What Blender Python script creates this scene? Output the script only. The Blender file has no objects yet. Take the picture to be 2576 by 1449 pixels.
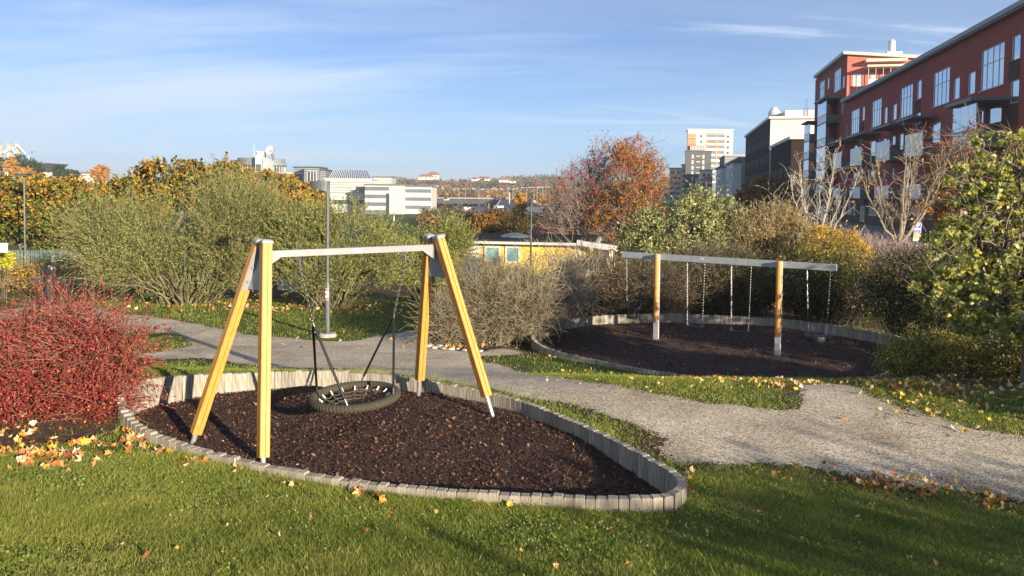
import bpy, bmesh, math, time
import numpy as np
from mathutils import Vector, Matrix, geometry
T0 = time.time()
SC = bpy.context.scene
COL = SC.collection
rad = math.radians

# ------------------------------------------------------------------ camera
CAM_H, FPX, PITCH, ROLL = 3.05, 1935.0, 0.0387, 0.011
PCX, PCY = 1288.0, 563.0                       # principal point, photo measured 2576 wide
_F = np.array([0, math.cos(PITCH), -math.sin(PITCH)])
_R0 = np.array([1.0, 0, 0]); _U0 = np.array([0, math.sin(PITCH), math.cos(PITCH)])
_R = math.cos(ROLL) * _R0 + math.sin(ROLL) * _U0
_U = -math.sin(ROLL) * _R0 + math.cos(ROLL) * _U0
cd = bpy.data.cameras.new('camera'); cam = bpy.data.objects.new('camera', cd); COL.objects.link(cam)
cd.sensor_width = 36.0; cd.lens = 36.0 * FPX / 2576.0
cd.shift_y = -(724.5 - PCY) / 2576.0
cd.clip_start = 0.1; cd.clip_end = 12000
cam.matrix_world = Matrix(((_R[0], _U[0], -_F[0], 0), (_R[1], _U[1], -_F[1], 0), (_R[2], _U[2], -_F[2], CAM_H), (0, 0, 0, 1)))
SC.camera = cam

# ------------------------------------------------------------------ light
SUN_EL, SUN_AZ = rad(13.5), rad(142.0)          # azimuth clockwise from +Y
sd = bpy.data.lights.new('sun', 'SUN'); sun = bpy.data.objects.new('sun', sd); COL.objects.link(sun)
sd.energy = 4.8; sd.angle = rad(0.5); sd.color = (1.0, 0.86, 0.66)
_sv = Vector((math.cos(SUN_EL) * math.sin(SUN_AZ), math.cos(SUN_EL) * math.cos(SUN_AZ), math.sin(SUN_EL)))
sun.rotation_euler = _sv.to_track_quat('Z', 'Y').to_euler()
sun.location = (20, -20, 30)
W = bpy.data.worlds.new('World'); SC.world = W; W.use_nodes = True
def _world():
    nt = W.node_tree; nt.nodes.clear(); N = nt.nodes.new; L = nt.links.new
    out = N('ShaderNodeOutputWorld'); bg = N('ShaderNodeBackground'); bg.inputs[1].default_value = 0.067
    sky = N('ShaderNodeTexSky'); sky.sky_type = 'NISHITA'; sky.sun_disc = False
    sky.sun_elevation = SUN_EL; sky.sun_rotation = SUN_AZ
    sky.air_density = 0.6; sky.dust_density = 0.0; sky.ozone_density = 4.0; sky.altitude = 50
    tc = N('ShaderNodeTexCoord'); sep = N('ShaderNodeSeparateXYZ'); L(tc.outputs['Generated'], sep.inputs[0])
    def M(op, a=None, b=None, c=None):
        m = N('ShaderNodeMath'); m.operation = op
        for i, v in enumerate((a, b, c)):
            if v is None: continue
            if isinstance(v, (int, float)): m.inputs[i].default_value = v
            else: L(v, m.inputs[i])
        return m.outputs[0]
    zc = M('MAXIMUM', sep.outputs[2], 0.02); zz = M('ADD', zc, 0.12)
    cx = M('DIVIDE', sep.outputs[0], zz); cy = M('DIVIDE', sep.outputs[1], zz)
    cmb = N('ShaderNodeCombineXYZ'); L(cx, cmb.inputs[0]); L(cy, cmb.inputs[1])
    def noise(scale, rot, sc, det, rough, dist, off=0):
        mp = N('ShaderNodeMapping'); mp.inputs['Rotation'].default_value = (0, 0, rot); mp.inputs['Scale'].default_value = sc
        mp.inputs['Location'].default_value = (off, off * .7, 0)
        L(cmb.outputs[0], mp.inputs[0])
        n = N('ShaderNodeTexNoise'); n.inputs['Scale'].default_value = scale; n.inputs['Detail'].default_value = det
        n.inputs['Roughness'].default_value = rough; n.inputs['Distortion'].default_value = dist
        L(mp.outputs[0], n.inputs[0]); return n.outputs[0]
    def ramp(v, a, b):
        r = N('ShaderNodeMapRange'); r.interpolation_type = 'SMOOTHSTEP'
        r.inputs[1].default_value = a; r.inputs[2].default_value = b; L(v, r.inputs[0]); return r.outputs[0]
    n1 = noise(0.42, 0.25, (0.55, 1.25, 1), 9, 0.58, 0.5, 3.1)      # large veils
    n2 = noise(0.9, 0.35, (0.45, 2.0, 1), 10, 0.62, 0.9, 7.4)       # streaks
    veil = ramp(n1, 0.36, 0.62); st = ramp(n2, 0.42, 0.66)
    left = ramp(M('MULTIPLY_ADD', cx, -1.0, 0.0), -0.6, 1.6)        # the veil is thicker towards the west
    a = M('MULTIPLY', veil, M('MULTIPLY_ADD', left, 0.8, 0.28)); b = M('MULTIPLY', st, M('MULTIPLY_ADD', veil, 0.7, 0.28))
    f = M('MULTIPLY_ADD', M('MAXIMUM', a, b), 0.85, 0.03); f = M('MINIMUM', f, 0.88)
    mix = N('ShaderNodeMix'); mix.data_type = 'RGBA'; L(f, mix.inputs[0]); 
    tint = N('ShaderNodeMix'); tint.data_type = 'RGBA'; tint.blend_type = 'MULTIPLY'; tint.inputs[0].default_value = 1.0
    L(sky.outputs[0], tint.inputs[6]); tint.inputs[7].default_value = (1.05, 0.97, 1.0, 1)
    hz = M('POWER', M('SUBTRACT', 1.0, M('MINIMUM', M('DIVIDE', M('MAXIMUM', sep.outputs[2], 0.0), 0.30), 1.0)), 1.6)
    hm = N('ShaderNodeMix'); hm.data_type = 'RGBA'; L(M('MULTIPLY', hz, 0.85), hm.inputs[0]); L(tint.outputs[2], hm.inputs[6]); hm.inputs[7].default_value = (2.6, 4.05, 5.1, 1)
    L(hm.outputs[2], mix.inputs[6]); mix.inputs[7].default_value = CLOUD
    L(mix.outputs[2], bg.inputs[0]); L(bg.outputs[0], out.inputs[0])
CLOUD = (4.4, 5.3, 6.4, 1)
_world()
SC.view_settings.view_transform = 'Standard'; SC.view_settings.look = 'None'
SC.view_settings.exposure = 1.3; SC.view_settings.gamma = 1.0; SC.view_settings.use_curve_mapping = False
SC.cycles.max_bounces = 6; SC.cycles.transparent_max_bounces = 12

# ------------------------------------------------------------------ measuring helpers
def ray(x, y):
    d = _F + (x - PCX) / FPX * _R - (y - PCY) / FPX * _U
    return d
def at(x, y, Y):
    d = ray(x, y); return np.array([0, 0, CAM_H]) + d * (Y / d[1])
def onz(x, y, z):
    d = ray(x, y); t = (z - CAM_H) / d[2]; return np.array([0, 0, CAM_H]) + d * t
def px(m, Y): return m * FPX / Y
def mt(p, Y): return p * Y / FPX

def sstep(a, b, x):
    t = np.clip((x - a) / (b - a), 0, 1); return t * t * (3 - 2 * t)
_ty = np.arange(-60, 400, .1)
_tz = np.interp(_ty, [-60, 8.3, 9.6, 11.4, 12.5, 14, 16, 20, 24, 35, 45, 70, 120, 200, 400], [.03, .03, .11, .17, .05, -.24, -.62, -.88, -1.0, -1.5, -2.3, -3.2, -4.2, -5, -5])
_k = np.hanning(15); _k /= _k.sum(); _tzs = np.convolve(np.pad(_tz, 7, 'edge'), _k, 'valid')
def gz(X, Y):
    X = np.asarray(X, float); Y = np.asarray(Y, float)
    z = np.interp(Y, _ty, _tzs)
    yf = np.interp(X, [-14, -7, -4.6, -2.8, -.7, 1.7, 4, 9, 30], [10.3, 10.0, 8.5, 7.3, 6.75, 6.8, 6.8, 6.4, 5])
    s = yf - Y; z = z + .165 * np.where(s > 4, s, np.log1p(np.exp(np.clip(s, -20, 4) * 4)) / 4)
    z = np.minimum(z, 1.9)
    z = z + .26 * np.exp(-(((X + 5.9) / 1.7) ** 2 + ((Y - 10.8) / 1.6) ** 2))
    z = z - .13 * np.exp(-(((X - 4.5) / 4.5) ** 2 + ((Y - 16.0) / 2.2) ** 2))
    r = sstep(5, 18, X - .18 * Y + 2) * sstep(26, 36, Y)
    z = z * (1 - r) + .1 * r
    hill = sstep(700, 1000, Y) * (1 - sstep(1700, 2600, Y))
    hz = 15 + 3.5 * np.sin(X / 90 + 1) + 2.5 * np.sin(X / 37) 
    hz = hz * (1 - .75 * sstep(-150, -420, X))
    return z + hill * hz
def hit(x, y, off=0.0):
    d = ray(x, y)
    Ys = np.concatenate([np.arange(2.5, 40, .05), np.geomspace(40, 3000, 400)])
    X = d[0] / d[1] * Ys; Z = CAM_H + d[2] / d[1] * Ys
    g = Z - gz(X, Ys) - off
    i = np.argmax(g < 0)
    if i == 0: i = len(Ys) - 1
    t = g[i - 1] / (g[i - 1] - g[i]) if g[i - 1] != g[i] else 0
    Yv = Ys[i - 1] + t * (Ys[i] - Ys[i - 1])
    return np.array([d[0] / d[1] * Yv, Yv, CAM_H + d[2] / d[1] * Yv])
def inpoly(X, Y, P):
    X = np.asarray(X); Y = np.asarray(Y); c = np.zeros(X.shape, bool); P = np.asarray(P)[:, :2]
    j = len(P) - 1
    for i in range(len(P)):
        xi, yi = P[i]; xj, yj = P[j]
        k = ((yi > Y) != (yj > Y)) & (X < (xj - xi) * (Y - yi) / (yj - yi + 1e-12) + xi)
        c ^= k; j = i
    return c
def resample(P, step, closed=True):
    P = np.asarray(P, float); n = len(P)
    pts = []
    rng_ = range(n) if closed else range(n - 1)
    for i in rng_:
        p0, p1, p2, p3 = (P[(i - 1) % n], P[i], P[(i + 1) % n], P[(i + 2) % n]) if closed else (P[max(i - 1, 0)], P[i], P[i + 1], P[min(i + 2, n - 1)])
        for t in np.linspace(0, 1, 12, endpoint=False):
            pts.append(.5 * ((2 * p1) + (-p0 + p2) * t + (2 * p0 - 5 * p1 + 4 * p2 - p3) * t * t + (-p0 + 3 * p1 - 3 * p2 + p3) * t ** 3))
    pts = np.array(pts + ([pts[0]] if closed else [P[-1]]))
    s = np.concatenate([[0], np.cumsum(np.linalg.norm(np.diff(pts[:, :2], axis=0), axis=1))])
    m = max(3, int(round(s[-1] / step))); q = np.linspace(0, s[-1], m, endpoint=not closed)
    return np.stack([np.interp(q, s, pts[:, k]) for k in range(pts.shape[1])], 1)

# ------------------------------------------------------------------ mesh helpers
def mesh_np(name, V, F, colors=None, smooth=False):
    """V (n,3); F list of int arrays (m,3) or (m,4)"""
    if not isinstance(F, (list, tuple)): F = [F]
    F = [np.asarray(f) for f in F if len(f)]
    me = bpy.data.meshes.new(name)
    nl = sum(f.size for f in F); nf = sum(len(f) for f in F)
    me.vertices.add(len(V)); me.vertices.foreach_set('co', np.asarray(V, np.float32).ravel())
    me.loops.add(nl); me.loops.foreach_set('vertex_index', np.concatenate([f.ravel() for f in F]).astype(np.int32))
    st = []; o = 0
    for f in F:
        st.append(o + np.arange(len(f)) * f.shape[1]); o += f.size
    me.polygons.add(nf); me.polygons.foreach_set('loop_start', np.concatenate(st).astype(np.int32))
    me.polygons.foreach_set('use_smooth', np.full(nf, bool(smooth)))
    me.update(calc_edges=True)
    if colors is not None:
        a = me.color_attributes.new('Col', 'FLOAT_COLOR', 'POINT')
        c = np.ones((len(V), 4), np.float32); c[:, :3] = colors
        a.data.foreach_set('color', c.ravel())
    return me
class MB:
    def __init__(s): s.v = []; s.q = []; s.t = []; s.n = 0; s.ng = []
    def add(s, V, F):
        V = np.asarray(V, float); s.v.append(V)
        for f in (F if isinstance(F, (list, tuple)) and len(F) and isinstance(F[0], np.ndarray) and F[0].ndim == 2 else [F]):
            f = np.asarray(f)
            if f.ndim == 2 and len(f): (s.q if f.shape[1] == 4 else s.t).append(f + s.n)
        s.n += len(V); return s
    BF = np.array([[0, 3, 2, 1], [4, 5, 6, 7], [0, 1, 5, 4], [1, 2, 6, 5], [2, 3, 7, 6], [3, 0, 4, 7]])
    def hexa(s, P): return s.add(P, MB.BF)
    def box(s, x0, x1, y0, y1, z0, z1):
        return s.hexa([(x0, y0, z0), (x1, y0, z0), (x1, y1, z0), (x0, y1, z0), (x0, y0, z1), (x1, y0, z1), (x1, y1, z1), (x0, y1, z1)])
    def beam(s, a, b, w, h, up=(0, 0, 1)):
        a = np.array(a, float); b = np.array(b, float); d = b - a; d /= np.linalg.norm(d); up = np.array(up, float)
        r = np.cross(d, up); r /= np.linalg.norm(r) + 1e-9; u = np.cross(r, d)
        P = []
        for c in (a, b):
            for i, j in ((-1, -1), (1, -1), (1, 1), (-1, 1)): P.append(c + r * w / 2 * i + u * h / 2 * j)
        return s.hexa(P)
    def tube(s, pts, r, n=8, closed=False, caps=True):
        P = np.asarray(pts, float); K = len(P); r = np.full(K, r) if np.isscalar(r) else np.asarray(r)
        V, F = tubes(P[None], r[None], n)
        s.add(V, F)
        if caps:
            o = s.n - len(V)
            for k in (0, K - 1):
                c = P[k]; s.v.append(c[None]); ci = s.n; s.n += 1
                ring = o + k * n + np.arange(n); nx = np.roll(ring, -1)
                s.t.append(np.stack([np.full(n, ci), ring, nx] if k else [np.full(n, ci), nx, ring], 1))
        return s
    def lathe(s, c, prof, n=24):
        c = np.asarray(c, float); K = len(prof); a = np.arange(n) * 2 * np.pi / n
        V = np.array([[c[0] + r * np.cos(t), c[1] + r * np.sin(t), c[2] + z] for r, z in prof for t in a])
        i = np.arange(n); j = np.roll(i, -1)
        F = np.concatenate([np.stack([k * n + i, k * n + j, (k + 1) * n + j, (k + 1) * n + i], 1) for k in range(K - 1)])
        return s.add(V, F)
    def prism(s, poly, a, b):
        """poly: (n,3) points, extruded from offset a to offset b (vectors)"""
        P = np.asarray(poly, float); n = len(P); V = np.concatenate([P + np.asarray(a), P + np.asarray(b)])
        i = np.arange(n); j = np.roll(i, -1)
        s.add(V, np.stack([i, j, j + n, i + n], 1))
        o = s.n - 2 * n
        for k in range(1, n - 1):
            s.t.append(np.array([[o, o + k + 1, o + k], [o + n, o + n + k, o + n + k + 1]]))
        return s
    def build(s, name, mat, parent=None, smooth=False, origin=None):
        V = np.concatenate(s.v) if s.v else np.zeros((0, 3))
        F = ([np.concatenate(s.q)] if s.q else []) + ([np.concatenate(s.t)] if s.t else [])
        return obj_np(name, V, F, mat, parent, smooth=smooth, origin=origin)
def wloc(o):
    l = np.zeros(3)
    while o is not None: l = l + np.array(o.location); o = o.parent
    return l
def obj_np(name, V, F, mat, parent=None, colors=None, smooth=False, origin=None):
    V = np.asarray(V, float)
    if origin is None: origin = wloc(parent) if parent is not None else (np.array([V[:, 0].mean(), V[:, 1].mean(), V[:, 2].min()]) if len(V) else np.zeros(3))
    origin = np.asarray(origin, float)
    me = mesh_np(name, V - origin, F, colors, smooth)
    if mat is not None: me.materials.append(mat)
    o = bpy.data.objects.new(name, me); COL.objects.link(o)
    if parent is not None: o.parent = parent; o.location = origin - wloc(parent)
    else: o.location = origin
    return o
def tubes(P, R, n=4):
    """P (N,K,3), R (N,K) -> verts, quads"""
    N_, K, _ = P.shape
    T = np.gradient(P, axis=1); T /= np.linalg.norm(T, axis=2, keepdims=True) + 1e-9
    ref = np.where(np.abs(T[:, :1, 2:3]) > .85, np.array([1., 0, 0]), np.array([0, 0, 1.]))
    A = np.cross(T, np.broadcast_to(ref, T.shape)); A /= np.linalg.norm(A, axis=2, keepdims=True) + 1e-9
    B = np.cross(T, A)
    a = np.arange(n) * 2 * np.pi / n
    V = P[:, :, None] + R[:, :, None, None] * (A[:, :, None] * np.cos(a)[:, None] + B[:, :, None] * np.sin(a)[:, None])
    idx = np.arange(N_ * K * n).reshape(N_, K, n); nx = np.roll(idx, -1, 2)
    F = np.stack([idx[:, :-1], nx[:, :-1], nx[:, 1:], idx[:, 1:]], -1).reshape(-1, 4)
    return V.reshape(-1, 3), F
def tag(o, label=None, cat=None, group=None, kind=None):
    if label: o['label'] = label
    if cat: o['category'] = cat
    if group: o['group'] = group
    if kind: o['kind'] = kind
    return o
def thing(name, loc, label, cat, group=None, rz=0):
    o = bpy.data.objects.new(name, None); COL.objects.link(o); o.location = tuple(loc); o.rotation_euler = (0, 0, rz)
    o.empty_display_size = .2
    return tag(o, label, cat, group)

# ------------------------------------------------------------------ materials
_mats = {}
def mat(name, col, col2=None, scale=8.0, rough=.6, metal=0.0, bump=0.0, bscale=None, stretch=(1, 1, 1), rand=0.0, spec=.5, det=5, lo=.35, hi=.65, coord='Object', col3=None):
    if name in _mats: return _mats[name]
    m = bpy.data.materials.new(name); m.use_nodes = True; nt = m.node_tree; N = nt.nodes.new; L = nt.links.new
    b = nt.nodes['Principled BSDF']; b.inputs['Roughness'].default_value = rough; b.inputs['Metallic'].default_value = metal
    b.inputs['Specular IOR Level'].default_value = spec
    tc = N('ShaderNodeTexCoord'); mp = N('ShaderNodeMapping'); mp.inputs['Scale'].default_value = stretch
    L(tc.outputs[coord], mp.inputs[0])
    src = None
    if col2 is not None:
        n = N('ShaderNodeTexNoise'); n.inputs['Scale'].default_value = scale; n.inputs['Detail'].default_value = det; n.inputs['Roughness'].default_value = .65
        L(mp.outputs[0], n.inputs[0])
        r = N('ShaderNodeValToRGB'); r.color_ramp.elements[0].position = lo; r.color_ramp.elements[1].position = hi
        r.color_ramp.elements[0].color = (*col, 1); r.color_ramp.elements[1].color = (*col2, 1)
        if col3 is not None:
            e = r.color_ramp.elements.new((lo + hi) / 2); e.color = (*col3, 1)
        L(n.outputs[0], r.inputs[0]); src = r.outputs[0]
    if rand:
        oi = N('ShaderNodeObjectInfo'); mr = N('ShaderNodeMapRange'); mr.inputs[3].default_value = 1 - rand; mr.inputs[4].default_value = 1 + rand
        L(oi.outputs['Random'], mr.inputs[0])
        mx = N('ShaderNodeMix'); mx.data_type = 'RGBA'; mx.blend_type = 'MULTIPLY'; mx.inputs[0].default_value = 1
        if src is not None: L(src, mx.inputs[6])
        else: mx.inputs[6].default_value = (*col, 1)
        L(mr.outputs[0], mx.inputs[7]); src = mx.outputs[2]
    if src is not None: L(src, b.inputs['Base Color'])
    else: b.inputs['Base Color'].default_value = (*col, 1)
    if bump:
        n2 = N('ShaderNodeTexNoise'); n2.inputs['Scale'].default_value = bscale or scale; n2.inputs['Detail'].default_value = 6; n2.inputs['Roughness'].default_value = .7
        L(mp.outputs[0], n2.inputs[0]); bp = N('ShaderNodeBump'); bp.inputs['Strength'].default_value = bump; bp.inputs['Distance'].default_value = .02
        L(n2.outputs[0], bp.inputs['Height']); L(bp.outputs[0], b.inputs['Normal'])
    _mats[name] = m; return m
def leafmat(name='leaf', trans=.35, rough=.55):
    if name in _mats: return _mats[name]
    m = bpy.data.materials.new(name); m.use_nodes = True; nt = m.node_tree; N = nt.nodes.new; L = nt.links.new
    b = nt.nodes['Principled BSDF']; b.inputs['Roughness'].default_value = rough; b.inputs['Specular IOR Level'].default_value = .25
    a = N('ShaderNodeVertexColor'); a.layer_name = 'Col'; L(a.outputs[0], b.inputs['Base Color'])
    t = N('ShaderNodeBsdfTranslucent'); L(a.outputs[0], t.inputs[0]); mx = N('ShaderNodeMixShader'); mx.inputs[0].default_value = trans
    L(b.outputs[0], mx.inputs[1]); L(t.outputs[0], mx.inputs[2]); L(mx.outputs[0], nt.nodes['Material Output'].inputs[0])
    _mats[name] = m; return m
def glassmat(name='window_glass', col=(.35, .42, .5), rough=.06, metal=.75):
    m = mat(name, col, rough=rough, metal=metal); return m
LEAF = leafmat(); 
WOODGREY = mat('weathered_wood', (.17, .148, .118), (.39, .35, .28), scale=9, rough=.85, bump=.4, bscale=30, stretch=(6, 6, .6), rand=.25)
YELLOWWOOD = mat('oiled_pine', (.46, .19, .035), (.66, .32, .075), scale=5, rough=.45, bump=.12, bscale=20, stretch=(9, 9, .3), lo=.28, hi=.72)
ORANGEWOOD = mat('orange_pine', (.60, .24, .05), (.70, .32, .08), scale=3, rough=.5, bump=.12, bscale=20, stretch=(8, 8, .25))
STEEL = mat('galvanised_steel', (.42, .43, .43), (.55, .56, .56), scale=14, rough=.42, metal=.6, bump=.05)
PAINTGREY = mat('grey_powder_coat', (.25, .26, .265), (.29, .295, .295), scale=5, rough=.42, metal=.15)
DARKBEAM = mat('grey_green_beam', (.26, .29, .30), (.34, .365, .37), scale=5, rough=.5, stretch=(.4, 3, 3), metal=.1)
CHROME = mat('zinc_chain', (.20, .20, .195), rough=.35, metal=.8)
BLACKRUB = mat('black_rubber', (.018, .018, .02), (.03, .03, .032), scale=30, rough=.5, bump=.1)
SHADETWIG = mat('shaded_twig', (.045, .035, .025), (.13, .10, .07), scale=5, rough=.95)  # twig colour darkened to stand in for shade behind the far pit
BARK = mat('bark', (.12, .09, .065), (.25, .20, .15), scale=12, rough=.9, bump=.3, rand=.1)
PALEBARK = mat('pale_bark', (.30, .26, .20), (.46, .42, .33), scale=10, rough=.85, bump=.3)
TWIG = mat('twig', (.085, .065, .045), (.21, .165, .115), scale=5, rough=.9)
# ------------------------------------------------------------------ outlines of the two bark pits
def outline(pts): return np.array([onz(x, y, z) for x, y, z in pts])
PIT1 = outline([(303, 990, .44), (322, 970, .44), (355, 956, .43), (400, 949, .40), (450, 945, .37), (520, 941, .33), (600, 937, .30), (700, 933, .27), (800, 931, .25),
    (880, 934, .24), (960, 940, .23), (1040, 951, .22), (1120, 965, .20), (1200, 980, .19), (1280, 999, .18), (1360, 1025, .18), (1440, 1057, .18), (1500, 1083, .18),
    (1560, 1112, .18), (1620, 1145, .19), (1670, 1172, .20), (1703, 1194, .20), (1716, 1214, .20), (1706, 1232, .20), (1680, 1242, .20), (1630, 1248, .19), (1560, 1250, .18),
    (1480, 1248, .17), (1400, 1245, .16), (1300, 1241, .15), (1200, 1236, .14), (1100, 1230, .13), (1000, 1221, .12), (900, 1209, .12), (800, 1194, .12), (720, 1180, .12),
    (660, 1168, .12), (600, 1154, .13), (540, 1139, .14), (480, 1122, .15), (430, 1106, .17), (390, 1090, .20), (352, 1070, .24), (325, 1048, .29), (308, 1022, .36)])
ZM2 = -.87
PIT2 = outline([(1341, 848, -.60), (1352, 861, -.62), (1372, 873, -.63), (1420, 888, -.65), (1500, 905, -.66), (1600, 925, -.67), (1700, 941, -.68), (1800, 953, -.69), (1900, 961, -.70),
    (2000, 966, -.70), (2100, 964, -.68), (2180, 953, -.66), (2240, 932, -.63), (2290, 905, -.60), (2320, 880, -.58), (2318, 866, -.56), (2290, 853, -.56), (2200, 834, -.58), (2100, 818, -.59), (2000, 806, -.60), (1900, 798, -.61),
    (1800, 793, -.61), (1700, 790, -.61), (1600, 790, -.61), (1500, 795, -.60), (1430, 803, -.60), (1380, 815, -.60), (1350, 831, -.60)])
R1 = resample(PIT1, .104); R2 = resample(PIT2, .110)

PATHP = [(-60, 800), (80, 770), (180, 762), (250, 779), (330, 791), (400, 800), (560, 830), (640, 845), (740, 853), (830, 861), (900, 858), (960, 847), (1000, 838), (1050, 838), (1085, 862), (1090, 878), (1160, 884), (1215, 886), (1270, 880), (1320, 892), (1250, 896), (1185, 900), (1215, 912), (1290, 930),
    (1400, 950), (1550, 975), (1700, 1000), (1830, 1022), (1920, 1032), (1985, 1030), (2022, 1016), (2022, 998), (2008, 984), (2012, 974), (2060, 969), (2120, 971), (2170, 990), (2250, 1022), (2400, 1070), (2500, 1095), (2700, 1135),
    (2700, 1275), (2450, 1238), (2300, 1215), (2150, 1192), (2000, 1176), (1850, 1172), (1765, 1172), (1715, 1160), (1680, 1140), (1672, 1122), (1668, 1104), (1630, 1082), (1560, 1055), (1480, 1030), (1400, 1012),
    (1370, 1010), (1290, 992), (1210, 976), (1130, 960), (1040, 946), (960, 935), (860, 928), (700, 926), (600, 915), (520, 903), (420, 905), (330, 912), (250, 930), (100, 900), (-60, 870)]
ISLE = [(250, 850), (340, 835), (420, 840), (468, 850), (478, 868), (430, 884), (350, 886), (260, 870)]
rg = np.random.default_rng(5)
def wob(P, amp, step=.22):
    Q = resample(P, step); n = len(Q); k = rg.normal(0, 1, (n, 2)); ker = np.hanning(5); ker /= ker.sum()
    for c in range(2): k[:, c] = np.convolve(np.concatenate([k[-2:, c], k[:, c], k[:2, c]]), ker, 'valid')
    Q[:, :2] += k * amp; return Q
PATH = wob(np.array([hit(*p) for p in PATHP]), .05); ISL = wob(np.array([hit(*p) for p in ISLE]), .05)

def cdt(pts, loops):
    """2D constrained triangulation of pts plus closed loops"""
    P = [tuple(p) for p in pts]; E = []
    for lp in loops:
        o = len(P); P += [tuple(p[:2]) for p in lp]; n = len(lp); E += [(o + i, o + (i + 1) % n) for i in range(n)]
    r = geometry.delaunay_2d_cdt([Vector(p) for p in P], E, [], 0, 1e-5, False)
    V = np.array([v[:] for v in r[0]]); F = np.array([f for f in r[2] if len(f) == 3]); return V, F
def grid(x0, x1, y0, y1, s, jit=.2, seed=1):
    g = np.random.default_rng(seed); xs = np.arange(x0, x1 + s * .5, s); ys = np.arange(y0, y1 + s * .5, s)
    X, Y = np.meshgrid(xs, ys); P = np.stack([X.ravel(), Y.ravel()], 1); P += g.uniform(-jit, jit, P.shape) * s; return P
def outside(P, x0, x1, y0, y1): return P[~((P[:, 0] > x0) & (P[:, 0] < x1) & (P[:, 1] > y0) & (P[:, 1] < y1))]

# ground: one sheet to the horizon with two holes for the pits
gp = [grid(-13, 15, 2, 28, .34)]
gp.append(outside(grid(-80, 80, -40, 120, 2.2, seed=2), -13.6, 15.6, 1.4, 28.6))
gp.append(outside(grid(-1600, 1600, -400, 2800, 60, seed=3), -82, 82, -42, 122))
gp.append(outside(grid(-9000, 9000, -3000, 11000, 900, seed=4), -1700, 1700, -500, 2900))
GV, GF = cdt(np.concatenate(gp), [R1, R2])
c = GV[GF].mean(1); keep = ~(inpoly(c[:, 0], c[:, 1], R1) | inpoly(c[:, 0], c[:, 1], R2)); GF = GF[keep]
GZ = gz(GV[:, 0], GV[:, 1])
G3 = np.column_stack([GV, GZ])

# where soil shows instead of turf (under the shrubs and along worn edges)
SOILPX = [[(1060, 842), (1100, 872), (1200, 885), (1335, 890), (1345, 850), (1400, 806), (1520, 790), (1700, 784), (1900, 792), (2100, 812), (2330, 850), (2420, 800), (2300, 740), (1900, 730), (1500, 740), (1250, 770), (1120, 800)],
          [(2200, 945), (2300, 955), (2420, 975), (2600, 985), (2700, 900), (2500, 820), (2330, 850), (2330, 890)],
          [(360, 735), (600, 752), (800, 752), (1060, 742), (1060, 715), (700, 700), (400, 700)],
          [(-50, 1125), (60, 1130), (170, 1115), (300, 1080), (310, 1000), (290, 930), (100, 860), (-50, 860)]]
SOIL = [np.array([hit(*p) for p in s]) for s in SOILPX]
def soil_mask(X, Y):
    m = np.zeros(len(X))
    for s in SOIL: m = np.maximum(m, inpoly(X, Y, s).astype(float))
    return m
sm = soil_mask(GV[:, 0], GV[:, 1])
wear = np.zeros(len(GV))
for (x, y, r, a) in [(1700, 1130, .7, .8), (1850, 1120, 1.0, .7), (2250, 1205, .9, .9), (2420, 1225, .8, .7), (1260, 872, .9, .9), (1000, 800, 1.1, .5), (1500, 1040, .6, .35), (760, 930, .6, .4), (2080, 968, .8, .6)]:
    p = hit(x, y); wear = np.maximum(wear, a * np.exp(-(((GV[:, 0] - p[0]) ** 2 + (GV[:, 1] - p[1]) ** 2) / r ** 2)))
for q in np.concatenate([PATH, ISL]): wear = np.maximum(wear, .75 * np.exp(-(((GV[:, 0] - q[0]) ** 2 + (GV[:, 1] - q[1]) ** 2) / .38 ** 2)))
wear[(GV[:, 0] < -3) & (GV[:, 1] > 18)] *= .6
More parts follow.
